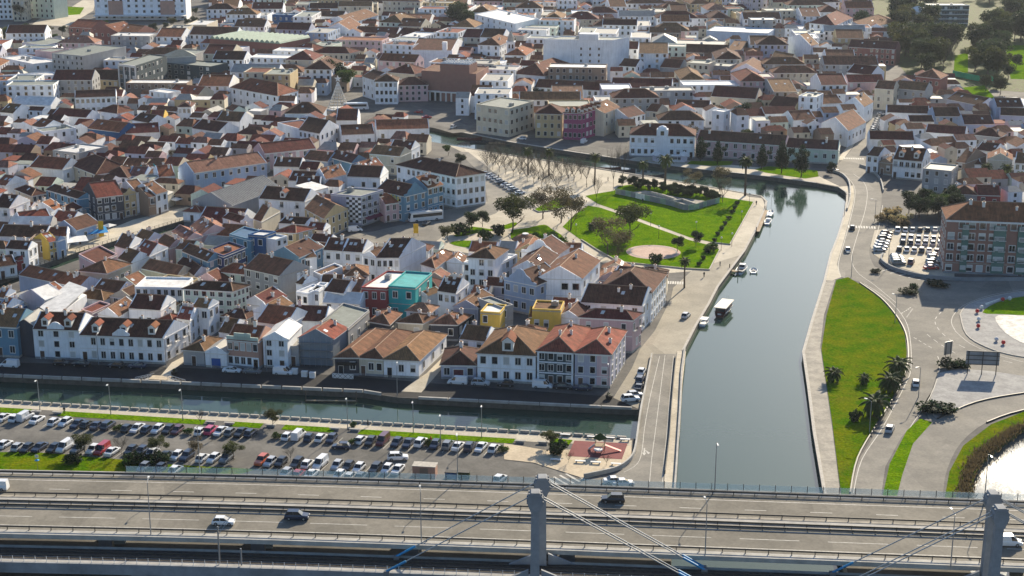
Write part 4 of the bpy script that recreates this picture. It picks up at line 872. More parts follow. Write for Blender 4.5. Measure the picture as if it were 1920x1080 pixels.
SPEC = """
@0 540
-60,285 125,295 12 8.2 gx B T 2 2 | teal blue tiled end house with white framed windows on the quay street
112,275 252,290 370,195 8.3 gy d G 0 0 | dark slate gabled shed house with pale grey roof on the quay
245,305 590,317 11 8.0 gx w D 3 3 s0 cg dm2 | ornate white house with curved central gable on the quay
592,350 1225,375 1408,275 7.0 gx w D 2 9 s3 dm3 cg | long white corner building with dormers beside sunlit alley
1325,225 1425,240 1500,170 7 gx w R 2 2 s2
1440,140 1560,150 1630,110 8.5 gx w T 2 2 s2
1372,462 1530,475 1690,385 4 hip g T 1 1
1537,480 1698,490 7 4 gy w G 1 1 Db s0 | small white gabled shed with bright blue door on the quay
1700,385 1935,405 10 7.2 gx s R 2 5 | salmon house with white ground floor and red roof on the quay
300,150 430,200 650,50 6 shed w W 0 0
-20,150 35,165 175,100 7 gx b R 2 1 s2
-20,62 35,72 110,25 9 gx b R 2 1 s3
735,190 885,215 1025,125 6 gy w T 1 2
965,150 1205,165 10 7 gx w D 1 4
1085,180 1210,190 1345,115 5 gy g T 1 1
905,195 1090,200 8 4.5 gx w T 1 2
1010,-5 1372,3 10 9 flat w W 3 7 | long white flat roofed block beside the curved pale green block
1377,5 1745,25 1845,0 9.5 hip k D 4 6 s4 | curved pale green block with dark hipped roof and four window rows
1640,325 1745,345 1860,260 5 gx w T 0 1
170,130 310,90 9 5 gx u G 1 2
330,90 470,40 9 7 gx l W 1 3
610,165 690,190 830,125 5 flat p R 1 1
@480 540
50,378 235,388 12 7.6 gy w W 3 2 s0 | narrow white gabled house with grey shutters on the quay
238,440 318,445 8 5 flat g G 1 1
320,375 575,385 690,300 7 gy x R 0 0 | grey house wrapped in scaffold net with orange-red roof
590,520 768,521 1013,320 4.7 hip d T 1 2 Dg nc k2 | dark fronted bar at the end of hip roofed warehouses
772,521 953,533 1168,330 4.6 hip c T 1 3 nc k2 | cream middle warehouse with long brown hipped roof
957,535 1220,546 1428,350 4.6 hip w T 1 3 s3 Dg nc k0 | stained white corner warehouse with brown hipped roof beside alley
852,250 1000,275 1090,190 5 hip d T 1 2
1062,255 1250,265 1350,215 5 hip c T 1 2
1312,270 1510,275 1610,205 4.6 hip d T 1 2
1387,575 1650,580 12 3.7 hip l D 1 3 Dr | low lilac house with maroon garage door on the quay
1200,50 1285,60 1390,20 6 gy w T 1 1
1362,20 1500,40 1600,-40 8 gx w D 2 3 s2
1480,140 1665,150 1790,60 6 gy l T 1 2
1682,180 1830,190 1880,130 8 flat y W 2 2 | ochre yellow corner block with white terrace and glazed top
1842,150 1930,130 10 8 flat g E 2 2
-20,170 130,190 10 7.5 gy w T 1 1 cu
0,252 230,282 12 7 gx w R 1 3
250,240 520,250 10 6 gx w D 1 2
500,105 780,120 8 6 gx w W 2 3
490,252 690,310 850,170 7 flat g E 1 2
300,30 390,45 8 8 flat w W 2 2
400,20 470,25 8 8 flat w W 2 2
510,20 660,40 9 8 gx w D 2 4
670,20 780,30 9 7.5 gx g T 2 2
@0 0 1
895,662 1004,667 1033,624 7.3 hip w T 2 5 s0 gf | white two-storey canal house with glazed dormer beside the flats
@960 540
190,470 462,485 588,302 8.5 hip v R 3 4 bw s0 | glazed front flats with white frame and red hipped roof
472,488 740,500 855,322 8.5 hip l R 3 3 s4 | pale corner house with pink end panel and red hipped roof
508,218 905,240 972,190 9 hip p M 2 3 s3 | large pink house with maroon hipped roof behind corner house
150,160 365,170 8 8 flat y T 1 3 | upper yellow cube house with tan terrace
125,215 340,222 7 5 gx y M 1 2 | lower yellow house with maroon lean roof
345,210 500,225 10 6 gy w D 1 1
@0 0 1
1120,545 1221,549 1249,514 9 hip w D 3 4 s6 | white riverside corner house with dark hipped roof
1088,566 1205,573 1228,548 7.5 gx w D 2 4 s4
@0 270
140,980 600,1075 8 5 gx l R 0 0 | grey gabled shed with rust red roof on small canal
600,950 800,970 980,900 6 hip c T 1 3 s4
885,855 985,890 1130,835 6 gx w T 1 2
1020,800 1120,840 1260,775 6.5 gx w R 2 2 s2
1170,735 1270,780 1400,740 6 gx p T 1 2
1290,655 1400,720 1520,690 6 gx p O 1 2
1430,612 1520,680 1710,640 6 gx p O 1 2
860,762 960,790 1080,720 5 gx w T 1 1
1000,712 1100,740 1230,690 5 gx w T 1 1
590,830 720,900 880,830 5 flat p M 1 2
1060,930 1330,990 1450,940 5 gx c T 1 2
1330,890 1460,985 1560,930 5 gx w D 1 1
1365,800 1560,880 1670,840 8 gx B T 3 2 s2
1555,800 1675,842 1840,775 9 flat n R 2 2 s5 bw | navy tiled house with white window frames and roof terrace
1720,680 1880,720 1990,660 8 flat B u 2 2
345,340 590,410 715,395 7 gx B D 2 5 s2 | blue tiled corner house with dark roof above promenade
718,405 925,380 15 8.5 gx d R 3 4 | near-black tiled house with white window frames on promenade
927,385 1018,366 12 8 gy o D 3 2 cu | narrow ochre house with curved gable on promenade
1020,362 1110,345 12 8 gx w T 3 1 | narrow white house with balconies on promenade
1112,400 1165,390 10 7 gx m D 2 1
1167,377 1255,352 12 7.5 gx w T 2 2
115,340 240,390 345,370 5.5 hip c D 2 2 s3 | beige house with tiled hipped roof behind blue corner house
-40,300 45,312 10 6 gx w R 2 2
220,170 470,192 12 6 gx w R 1 1
515,150 720,230 15 6 hip c D 2 4
755,240 955,252 12 5 hip w D 2 3
960,237 1080,242 10 5 gx b O 1 2
1085,227 1185,217 10 5 gx t O 1 2
1190,247 1315,237 12 6 gx w R 1 3
395,50 590,72 810,20 7 flat g W 2 3
1450,217 2000,137 12 8 gx b O 2 9 | long blue hotel with salmon roof beside market shed
1480,582 1800,602 14 4 gx w M 0 0
1805,590 1900,570 10 6 gy w M 1 1 cu
-20,690 330,702 10 5 gx w D 0 0
340,695 500,690 8 5 gx w M 1 2
40,782 210,792 280,750 7 gx w D 2 2 s2
215,722 350,722 7 6 flat m G 1 2
365,737 430,722 8 6 gx y R 2 2 | narrow yellow house beside bright blue narrow house
432,727 490,707 8 6 gy b G 1 1
-20,922 125,902 8 4 gx w D 1 2
130,872 215,852 6 4 gy r D 1 1
570,647 750,592 10 5 gx b D 1 4
160,592 390,562 10 5 gx w R 1 2
-60,470 70,480 12 8 gx w D 2 2
60,600 380,600 7 7 gx g W 0 0
@480 270
-90,930 180,990 12 9 gx g T 3 4
-60,682 60,692 145,662 9 flat u W 2 2
150,722 235,692 8 8 flat w W 3 2
130,662 300,667 440,632 7 hip o R 2 2 s2
365,482 512,560 690,487 7 gx o T 2 3 s4 | beige house with yellow dormer facing the chequered block
20,407 365,432 12 7 gx w D 2 3 dm1
-20,560 40,580 180,502 6 gx c R 1 1
170,592 370,602 440,592 6 gx w D 1 2
965,452 1108,432 10 6.5 gx p R 2 3 | small pink house between chequered block and ornate teal house
1112,392 1280,352 14 9 gy B D 3 3 cu | ornate pale teal house with scrolled gable behind coach
1285,332 1405,302 12 10 gx B R 3 3 dm2 bw | blue tiled three-storey house with dormers behind coach
1055,157 1500,247 1720,217 11.5 hip w D 3 12 s5 k3 | big white hipped block beside the tree plaza
715,172 820,202 960,162 6 gy b R 1 2
545,97 720,142 830,112 8 gx B D 2 3
850,72 1080,92 10 8 gx c T 2 2
1000,32 1165,42 10 7 gx w D 1 2
350,112 540,132 10 7 gx b T 1 2
130,167 330,172 10 6 gx w D 1 3
430,222 520,262 680,227 6 gy w T 1 2
240,272 430,282 10 5 gx w M 1 1
430,352 540,322 8 5 shed w W 1 2
300,302 480,302 8 5 gx w D 1 2
680,242 930,252 12 6 gx w D 1 3
60,72 450,32 12 7 gx p M 2 7 | long pink house with maroon roof near the blue hotel
320,852 500,772 10 9 gx B D 2 3
265,832 312,862 6 8 gy w T 2 1
505,792 650,802 10 8 gx w D 2 2
652,802 798,812 10 8 gx w D 2 2
802,832 898,850 12 8 gy w T 2 2
902,852 1075,852 1275,752 8 gx w D 2 4 s0
190,952 310,977 425,927 8 flat w T 2 2
430,962 490,987 650,922 8 flat w T 1 1
300,1042 350,1052 465,1012 7 gx w T 1 1
480,1062 650,1062 8 6 gx w D 1 2
690,1042 780,1046 10 6.5 hip w D 1 2
660,990 840,985 9 7 hip w T 1 2
790,1077 983,1087 1170,965 9 flat r W 2 3 | dark red house with white terrace beside teal house
992,1067 1195,1082 1320,970 9.5 flat t t 2 2 s2 | bright teal house with teal flat roof beside dark red house
1240,902 1340,932 1490,822 6 hip w T 1 2
1430,882 1550,892 1580,842 6 gy w T 1 1
1555,892 1810,912 1960,832 9 flat w W 3 4 s3 bw | white modern flats with roof terrace behind brown roofs
1592,850 1790,862 1890,792 11.8 hip w T 4 3 | tile roofed penthouse on the white modern flats
@960 270
-60,1012 180,1060 12 9 gy b D 2 4 cu | blue house with curved white edged gable behind yellow house
192,1002 520,1012 660,872 10 gy w T 2 4 s3 bw | white house with big tan roof and arched windows
0,932 228,950 350,832 8 gy w D 1 2
70,802 340,832 10 8 gy w D 1 2 cu
750,1002 868,1012 960,952 7 gx w M 1 2
872,1022 1060,1024 1160,962 7 hip w T 2 3 s3
@1440 270
937,112 1160,132 14 7.5 gx w M 2 5 dm2 | white ornate villa with two red dormer gables by the road
740,82 830,92 920,62 7 gx w D 2 2
837,132 925,142 8 5 gy m T 1 2
1162,187 1375,207 12 8.5 flat g E 3 3 | plain grey three-storey block beside ornate villa
1407,132 1480,142 20 6 gx m T 2 1
1507,152 1600,152 10 4 gx w D 1 1
1652,112 1830,122 12 6 gy c R 1 1 bw | cream gabled shed with large grey shutter behind palms
1377,372 1570,382 10 4 hip g M 1 3
1572,382 1745,387 10 4 gx r M 1 2
1560,40 1700,60 10 5 gx w D 1 2
1850,140 1990,150 12 7 gx w T 2 3
@0 0
-30,-160 70,-160 15 28 flat w W 8 3 | white tower block at the edge of town
78,-150 165,-150 15 28 flat c W 8 3 | cream tower block between two pale towers
170,-130 390,-120 15 24 flat k W 7 6 | pale green tower block with balconies
705,-15 1390,-15 18 15 flat w E 4 12 bw | long pale hotel block at the far road
515,202 690,212 20 9 gx z R 2 4 | tall brick factory hall with red roof, first of three
700,232 880,242 20 9 gy z R 2 4 | brick factory hall with front gable between two halls
892,242 1020,257 1160,222 9 gx z R 2 4 s6 | brick factory hall with long pilastered side
165,322 330,342 540,302 8 flat l E 2 5 s5
262,382 385,392 14 12 flat p E 0 0
388,402 625,422 945,352 14 flat g E 5 7 s0 | grey concrete office block with gridded front
30,592 435,562 12 7 flat w W 2 9
0,432 250,482 15 9 flat w W 2 6
890,482 1015,497 1250,422 16 flat v E 4 4 s8 bw | glass office block with white corner frame
1200,472 1580,502 15 11 flat v E 4 8 bw | stepped dark glass offices behind the white corner frame
1260,432 1470,422 12 14 hip g E 0 0
640,592 885,602 15 8 gx o D 2 6
1575,292 2100,332 30 10 flat z N 1 4 | red brick hall with wavy pale green roof
80,782 380,792 12 6 gx w W 1 4
560,732 870,722 10 8 gx w D 2 8 | white ornate facade house below concrete office block
1117,682 1260,702 8 9 flat w W 3 3
1260,692 1490,712 12 7 gx c R 2 4
390,862 650,882 10 5 gx w M 0 0
320,992 570,962 10 8 flat w E 2 4
1120,882 1225,882 10 6 gx y R 2 2
1332,802 1430,802 10 8 hip w D 2 3
1750,832 1840,822 8 6 gy k T 1 1
1620,902 1800,912 12 7 gx w T 1 4
655,962 900,992 12 6 gx u R 1 1
735,832 880,852 10 6 hip w M 1 2
0,840 100,850 12 6 gx w T 1 2
240,940 330,960 10 7 gx w R 1 1
940,1002 1200,990 12 5 gx w M 0 0
990,900 1120,920 10 6 gx w D 1 2
1440,960 1640,990 12 6 gx w D 1 3
@480 0
120,112 335,117 12 10 flat u u 2 5 | deep blue box building beside long white wings
395,62 665,62 12 8 gx w D 1 5
715,17 1260,32 15 9 gx w D 1 9
350,117 650,127 12 7 gx w D 1 4
530,212 710,232 790,182 8 gy w T 0 0
710,172 920,112 18 7 gx w T 2 5
975,162 1300,167 1350,132 7 gx w T 0 0
740,242 1058,252 12 7 gx w M 1 6
1062,252 1208,262 12 7 gx w M 1 3
1212,252 1480,272 12 7 gx w M 1 4
270,362 418,382 12 9 hip o R 2 4
422,397 700,402 780,382 9 hip c M 2 7 s3
1165,372 1470,377 1560,312 10 gx w D 0 0 | long white church nave with dark roof
1240,532 1650,557 1745,502 14 flat P P0 0 0 | brownish pink theatre block above a columned base
1380,482 1600,492 12 18 flat P W 0 0 | raised stage tower with knobbly white roof on theatre block
890,612 1060,612 12 11 hip w D 3 5
797,572 885,600 12 10 gx w D 3 3
1065,642 1290,637 12 8 hip p D 3 5
990,542 1190,557 15 9 hip c M 1 3
215,852 500,852 15 6 hip b D 0 0
160,922 330,972 12 8 flat w R 1 1
320,972 480,1002 620,942 8 gx w D 2 5
600,902 760,902 15 5 gx w M 0 0
640,1012 890,1002 12 6 gx w T 1 3
900,972 1300,962 12 6 gx w R 1 4
-30,80 140,60 14 7 gx c R 1 7
@0 0 1
433,164 521,180 559,170 8 hip w R 2 7 s4 | large white villa with red hipped roof below the dome pavilion
893,196 955,204 1001,190 12.5 flat c E 3 6 s5 bw | cream post building with green terrace roof by far canal
1019,74 1148,76 1180,70 21 flat w E 0 0 s0 | tall windowless white block above the old town
890,27 965,45 1010,35 14 flat w W 4 7
1776,412 2010,421 16 16.5 hip P R 5 12 s4 bw | brick apartment block with green window bands beside car park
1305,262 1472,273 12 7 gx p D 2 10 | long pink row beside far canal pines
1181,253 1303,256 14 9 hip w M 2 10 | white customs house with maroon roof on far canal bank
1473,276 1572,281 11 6 gx k D 1 6
@960 0
0,552 245,572 475,492 9 hip w M 1 5 s8
165,652 740,682 12 7 gx w M 2 13
387,847 525,852 685,802 11.5 hip q R 3 4 s6 bw | magenta corner block with white window frames and dormers
175,852 378,857 14 10.5 hip o M 3 4
690,852 810,802 12 10 gx c T 3 3
825,862 865,842 10 7 gy w T 2 1
868,882 1000,852 12 7 gx w D 2 4
800,492 930,502 12 9 gx w D 3 3
740,652 1200,662 14 6 gx w M 1 8
1110,502 1260,512 14 8 gx g M 1 2
1310,472 1478,482 12 12 flat c E 3 4
1482,492 1630,502 12 10 flat g E 2 3
1640,532 1870,542 1920,492 9 gy w T 1 1 s3
1490,722 1830,742 1880,702 8 gx c M 1 6
1200,332 1590,342 20 7 flat g G 0 0
1270,392 1620,402 15 6 gx d D 0 0
1460,232 1920,252 25 8 flat b W 0 0 | long white roofed hall behind dark market sheds
1600,392 1700,398 1900,290 6 gx m T 0 0
1100,902 1440,902 12 6 hip w D 2 6
1500,832 1590,842 6 10 flat w W 2 1
1220,800 1480,810 10 6 gx w D 1 4
1000,830 1090,840 10 7 gx c T 2 2
@1440 0
310,172 500,192 635,132 11 hip w M 3 4 s7 | white manor with maroon hipped roof and three window rows
640,162 720,202 860,112 9 hip w T 2 2 s6
1200,42 1510,42 15 14 flat v E 4 8 bw | dark banded glass block at the edge of the wood
1030,82 1180,92 12 10 hip w W 1 2
600,352 960,372 14 9 gx z D 3 9 | red brick row of flats beside park trees
590,542 775,562 14 9 gx w M 2 3
800,662 943,672 12 10 gx c T 3 2
947,662 1180,682 12 9 gx g T 2 4
1110,572 1290,592 1350,562 11 hip z T 2 4
1340,742 1590,792 12 6 gx l D 0 0
1250,872 1450,872 12 7 gx b D 2 4
1470,932 1700,932 12 6 gx b D 1 4
1715,802 1920,802 12 8 gx b D 1 3
1740,862 1990,872 10 6 gx l D 1 4
890,842 1210,852 10 6 gx w D 0 0
1060,912 1248,912 8 5 gx w D 0 0
150,282 320,342 360,322 12 gy w T 0 0
230,722 360,732 12 12 flat w E 4 2
370,782 560,772 12 7 gx w T 1 3
570,772 720,802 790,762 8 gy w T 1 2
190,902 360,892 12 7 gx w T 1 2
400,922 600,982 690,902 7 gy w T 1 2
0,792 200,812 14 7 gx o D 1 3
10,452 160,482 220,440 9 gx c T 2 3
760,1042 1100,1050 10 5 gx w M 0 0
1180,990 1480,1010 10 6 gx w M 1 4
1540,1010 1740,1030 10 6 hip g D 1 3
"""
KIND = {'factory hall': 'factory hall', 'block': 'building', 'flats': 'building', 'hotel': 'building', 'offices': 'building', 'church': 'church', 'shed': 'shed', 'warehouse': 'warehouse', 'hall': 'building', 'tower': 'building', 'facade': 'house', 'customs': 'building', 'post building': 'building'}
BY = {}
ox = oy = 0.0; kk = .25
for line in SPEC.strip().split('\n'):
    if line[0] == '@':
        t = line[1:].split(); ox, oy = float(t[0]), float(t[1]); kk = float(t[2]) if len(t) > 2 else .25; continue
    body, _, lab = line.partition('|'); lab = lab.strip() or None; t = body.split()
    def px(s_): x, y = s_.split(','); return ox + float(x) * kk, oy + float(y) * kk
    h = float(t[3]); A3 = G(*px(t[0]), h); B3 = G(*px(t[1]), h); D = G(*px(t[2]), h) if ',' in t[2] else float(t[2])
    side = -1; op = []
    for o in t[9:]:
        if o[0] == 's' and o[1:].isdigit(): side = int(o[1:])
        else: op.append(o)
    rc = 'O' if t[6] == 'P0' else t[6]
    cat = next((v for k, v in KIND.items() if lab and k in lab), 'house'); name = {'house': 'house', 'building': 'town_building'}.get(cat, cat.replace(' ', '_'))
    res = building(A3, B3, D, h, t[4], t[5], rc, int(t[7]), int(t[8]), side, op, lab, name, cat)
    if lab: BY[lab] = res
def by(s): return next(v for k, v in BY.items() if s in k)
# ------------------------------------------------------------------ extras on particular buildings
root, pt, h, W, dx, dy = by('pale corner house'); m = MB(); m.box(W * .12, -dy / 2 - .016, .62, W / 2 + .02, -dy / 2 - .004, h - .45); m.v = [(x - dx / 2, y, z) for x, y, z in m.v]; m.build('pink_panel', 'wall_p', root)
root, pt, h, W, dx, dy = by('salmon house'); m = MB(); m.box(-W / 2, -dy / 2 - .016, .62, W / 2, -dy / 2 - .004, 3.0); m.build('white_ground_floor', 'wall_w', root)
m = MB(); m.prism([(-2.2, -dy / 2 - .06), (2.2, -dy / 2 - .06), (2.2, -dy / 2 + .25), (-2.2, -dy / 2 + .25)], h - .1, h + 1.9); m.prism([(-4.2, -dy / 2 - .06), (4.2, -dy / 2 - .06), (4.2, -dy / 2 + .25), (-4.2, -dy / 2 + .25)], h - .1, h + 1.0); m.build('stepped_gable', 'wall_k', root)
root, pt, h, W, dx, dy = by('glazed front flats'); m = MB()
for z in (h - .45, h * .66, h * .34): m.box(-W / 2 - dx / 2, -dy / 2 - .25, z, W / 2 - dx / 2, -dy / 2 + .05, z + .3)
for x in (-W / 2, W / 2 - .45): m.box(x - dx / 2, -dy / 2 - .25, 0, x + .45 - dx / 2, -dy / 2 + .05, h)
m.build('white_frame', 'wall_w', root)
root, pt, h, W, dx, dy = by('scaffold net'); m = MB()   # scaffold of poles and boards
for k in range(7):
    x = -W / 2 + k * W / 6 - dx / 2; m.tube([(x, -dy / 2 - 1.0, 0), (x, -dy / 2 - 1.0, h + .6)], .04, 4)
for z in (2, 4, 6): m.box(-W / 2 - dx / 2, -dy / 2 - 1.1, z, W / 2 - dx / 2, -dy / 2 - .2, z + .06)
m.build('scaffold', 'metal_grey', root)
root, pt, h, W, dx, dy = by('glass office block'); m = MB()
for x in np.linspace(-W / 2, W / 2, 4): m.box(x - dx / 2 - .3, -dy / 2 - .5, 0, x - dx / 2 + .3, -dy / 2 - .02, h)
m.box(-W / 2 - dx / 2, -dy / 2 - .5, h - .8, W / 2 - dx / 2, -dy / 2 - .02, h + .3); m.build('white_frame', 'trim', root)
root, pt, h, W, dx, dy = by('dark banded glass'); m = MB()
for k in range(5): m.box(-W / 2, -dy / 2 - 1.0, 2 + k * 3.0, W / 2, -dy / 2 - .02, 2.5 + k * 3.0)
m.build('white_bands', 'trim', root)
root, pt, h, W, dx, dy = by('pale hotel'); 
for x in (-.27, .30): m = MB(); m.box(x * W - 5, -dy / 2 - .3, 3, x * W + 5, -dy / 2 - .05, h - 2); m.build('brick_panel', 'wall_s', root)
m = MB(); m.box(-W / 2, -dy / 2 - 6, 3.0, W / 2, -dy / 2 - .05, 3.6); m.build('porch_roof', 'trim', root)
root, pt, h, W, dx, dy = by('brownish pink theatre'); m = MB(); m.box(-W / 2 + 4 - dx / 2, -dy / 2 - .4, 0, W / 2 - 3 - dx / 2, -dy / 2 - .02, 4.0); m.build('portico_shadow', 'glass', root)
for k in range(8): m = MB(); x = -W / 2 + 5 + k * (W - 9) / 7 - dx / 2; m.lathe([(.5, 0), (.45, 4.2)], 8, 0, x, -dy / 2 - 1.2); m.build('column', 'trim', root)
m = MB(); m.box(-W / 2 + 3 - dx / 2, -dy / 2 - 1.8, 4.2, W / 2 - 2 - dx / 2, -dy / 2 - .02, 4.8); m.build('portico_beam', 'trim', root)
root, pt, h, W, dx, dy = by('raised stage tower'); m = MB()
for i in range(10):
    for j in range(4): m.lathe([(.9, h), (.7, h + .7), (.2, h + 1.1)], 6, 0, -W / 2 + (i + .5) * W / 10, -dy / 2 + (j + .5) * dy / 4)
m.build('roof_domes', 'trim', root, kind='stuff')
root, pt, h, W, dx, dy = by('wavy pale green'); m = MB()
for k in range(14):
    x0 = -W / 2 + k * W / 14; w_ = W / 14; P_ = [(x0 + w_ * t, h + .3 + 1.6 * math.sin(math.pi * t)) for t in np.linspace(0, 1, 7)]
    for (xa, za), (xb, zb) in zip(P_, P_[1:]): m.face([(xa, -dy / 2, za), (xb, -dy / 2, zb), (xb, dy / 2, zb), (xa, dy / 2, za)]); m.face([(xa, -dy / 2, h), (xb, -dy / 2, h), (xb, -dy / 2, zb), (xa, -dy / 2, za)])
m.build('wavy_roof', 'roof_N', root)
root, pt, h, W, dx, dy = by('brick apartment block')
for x, w_ in ((-W / 2 + 5.6, 2.0), (-W / 2 + 15.5, 3.6), (-W / 2 + 22.5, 3.6), (-W / 2 + 29.5, 2.0)):
    m = MB(); m.box(x - w_ / 2, -dy / 2 - .45, .6, x + w_ / 2, -dy / 2 - .05, h - 1.2); bay = m.build('green_bay', 'bay_green', root)
    for k in range(5): m = MB(); m.box(x - w_ * .4, -dy / 2 - .52, 1.4 + k * 3.1, x + w_ * .4, -dy / 2 - .46, 2.7 + k * 3.1, 0); m.box(x - w_ * .36, -dy / 2 - .56, 1.5 + k * 3.1, x + w_ * .36, -dy / 2 - .53, 2.6 + k * 3.1, 1); m.build('bay_window', ['trim', 'blind'], bay)
m = MB(); m.box(-W / 2 - .4, -dy / 2 - .6, h - .5, W / 2 + .4, -dy / 2 - .05, h - .1); m.build('cornice', 'trim', root)
root, pt, h, W, dx, dy = by('white customs house'); m = MB(); m.box(-2.3, -dy / 2 - .4, 0, 2.3, -dy / 2 + 3, h + 2.6); m.lathe([(2.1, h + 2.6), (1.5, h + 3.5), (.3, h + 4.0)], 10, 0, 0, -dy / 2 + 1.2); m.build('centre_gable', 'wall_w', root)
m = MB(); m.box(-.7, -dy / 2 - .46, h + .2, .7, -dy / 2 - .41, h + 1.9); m.build('window', 'glass', root)
root, pt, h, W, dx, dy = by('long white church nave'); m = MB(); m.box(W / 2 - 6, -dy / 2 - .5, h - 1, W / 2 - 3.5, -dy / 2 + 2, h + 4.5); m.build('bell_turret', 'wall_w', root)
root, pt, h, W, dx, dy = by('bar at the end'); m = MB(); m.box(-W / 2 - dx / 2 + .5, -dy / 2 - 1.2, 3.0, W / 2 - dx / 2 - .5, -dy / 2 - .02, 3.5); m.build('shop_fascia', 'black', root)
root, pt, h, W, dx, dy = by('magenta corner block')
for k in range(5): x, y = pt(1, (k + .5) / 5); inst('dormer', DORM, root, (x - 1.2, y, h + .9), math.pi / 2, .8)
for k in range(3): x, y = pt((k + .5) / 3, 0); inst('dormer', DORM, root, (x, y + 1.2, h + .9), 0, .8)
root, pt, h, W, dx, dy = by('tall windowless white block')
for i in range(3):
    for j in range(5): m = MB(); x = W * (.05 + .13 * i) - dx / 2; m.box(x - .45, -dy / 2 - .05, 3 + j * 3.2, x + .45, -dy / 2 - .01, 4.3 + j * 3.2); m.build('window', 'glass', root)
m = MB(); m.box(W * .02 - dx / 2, -dy / 2 - .3, h - .2, W * .30 - dx / 2, -dy / 2 + 6, h + 3.2); m.build('stair_tower', 'wall_w', root)
# chequered block of four storeys with a rounded corner front
Hc = 10.3
cA, cB, cC = G(480 + 560 / 4, 270 + 378 / 4, Hc), G(480 + 785 / 4, 270 + 396 / 4, Hc), G(480 + 955 / 4, 270 + 346 / 4, Hc)
root, pt, h, W, dx, dy = building(cA, cB, cC, Hc, 'flat', 'l', 'E', 4, 0, 4, ('bw',), 'flat roofed corner block with black and white chequered front', 'town_building', 'building')
ch = MB(); n = 5; x1 = W / 2 - dx / 2; x0 = x1 - W * .48; cw = (x1 - x0) / n; rh = (h - 1.6) / 10
for i in range(n):
    for j in range(10): ch.box(x0 + i * cw, -dy / 2 - .05, 1.2 + j * rh, x0 + (i + 1) * cw, -dy / 2 - .015, 1.2 + (j + 1) * rh, (i + j) % 2)
ch.build('chequer_tiles', ['wall_w', 'black'], root, kind='stuff')
m = MB(); x, y = pt(1, .1); x2, y2 = pt(1, .95); d = Vector((x2 - x, y2 - y, 0)).normalized(); nr = Vector((d.y, -d.x, 0)); a, b = Vector((x, y, 3.0)), Vector((x2, y2, 3.0))
m.slab([a + nr * 2.2 - Vector((0, 0, .6)), b + nr * 2.2 - Vector((0, 0, .6)), b + nr * .05, a + nr * .05], .12); m.build('awning', 'awning_red', root)
# painted yellow lettering on the gable beside the pink house: illegible rounded marks
root, pt, h, W, dx, dy = by('ornate pale teal house')
m = MB(); x, y0 = pt(0, .15)
for k in range(5):
    yy = -dy / 2 + dy * (.22 + .11 * k); xx = -W / 2 + ((yy + dy / 2) / dy - .5) * dx - .08; zz = h - 1.3 + .15 * k
    rr = [(math.cos(a) * .55, math.sin(a) * .8) for a in np.linspace(0, 2 * math.pi, 11)]
    for (a0, b0), (a1, b1) in zip(rr, rr[1:]): m.face([(xx, yy + a0, zz + b0), (xx, yy + a1, zz + b1), (xx, yy + a1 * .45, zz + b1 * .45), (xx, yy + a0 * .45, zz + b0 * .45)])
m.build('yellow_lettering', 'graffiti_yellow', root)
# market shed
a, b = G(432, 386, 5.5), G(528, 352, 5.5); root, pt, h, W, dx, dy = building(a, b, 16, 5.5, 'gx', 'g', 'G', 0, 0, 0, ('nc',), 'open market shed with ribbed pale metal roof', 'market_shed', 'market hall')
m = MB()
for k in range(28):
    u = (k + .5) / 28; x, _ = pt(u, 0)
    for s, v0 in ((-1, -.02), (1, 1.02)): xa, ya = pt(u, v0); xb, yb = pt(u, .5); m.tube([(xa, ya, h + .12), (xb, yb, h + 3.9)], .09, 4)
m.build('roof_ribs', 'metal_grey', root, kind='stuff')
# dome pavilion
p = G(437, 139); r = empty('dome_pavilion', p, label='round pavilion with green copper dome on columns', cat='pavilion')
m = MB(); m.lathe([(7.6, 9.2), (7.4, 10), (6.0, 11.3), (3.6, 12.2), (.8, 12.7), (.15, 13.6)], 20); m.build('dome', 'roof_N', r)
m = MB(); m.lathe([(7.0, 8.4), (7.3, 9.2)], 20); m.build('dome_ring', 'stone', r)
for k in range(8): m = MB(); a = k * math.pi / 4; m.lathe([(.7, 0), (.55, 8.4)], 8, 0, 6.2 * math.cos(a), 6.2 * math.sin(a)); m.build('column', 'stone', r)
m = MB(); m.lathe([(4.6, 0), (4.6, 5.0)], 16); m.build('drum', 'wall_m', r)
# bell tower of the old church behind the theatre
p = G(958, 130); r = empty('bell_tower', p, label='slender pale bell tower with small spire', cat='tower')
m = MB(); m.box(-2.2, -2.2, 0, 2.2, 2.2, 15); m.box(-2.5, -2.5, 15, 2.5, 2.5, 15.5); m.build('tower_shaft', 'wall_w', r); m = MB(); m.lathe([(2.1, 15.5), (1.6, 18), (.3, 21)], 8); m.build('spire', 'stone', r)
for s in (-1, 1): m = MB(); m.box(s * .9 - .45, -2.26, 11.8, s * .9 + .45, -2.21, 14); m.build('bell_opening', 'glass', r)
# red garden pavilion
p = G(985, 459); r = empty('garden_pavilion', p, label='low garden pavilion with red conical roof', cat='pavilion'); m = MB(); m.lathe([(4.4, 1.9), (4.2, 2.1), (2.6, 3.0), (1.2, 3.6)], 16); m.build('roof', 'roof_O', r); m = MB(); m.lathe([(3.4, 0), (3.4, 2.0)], 16); m.build('wall', 'wall_m', r); m = MB(); m.lathe([(1.1, 3.6), (1.0, 3.85)], 12); m.build('roof_cap', 'trim', r)
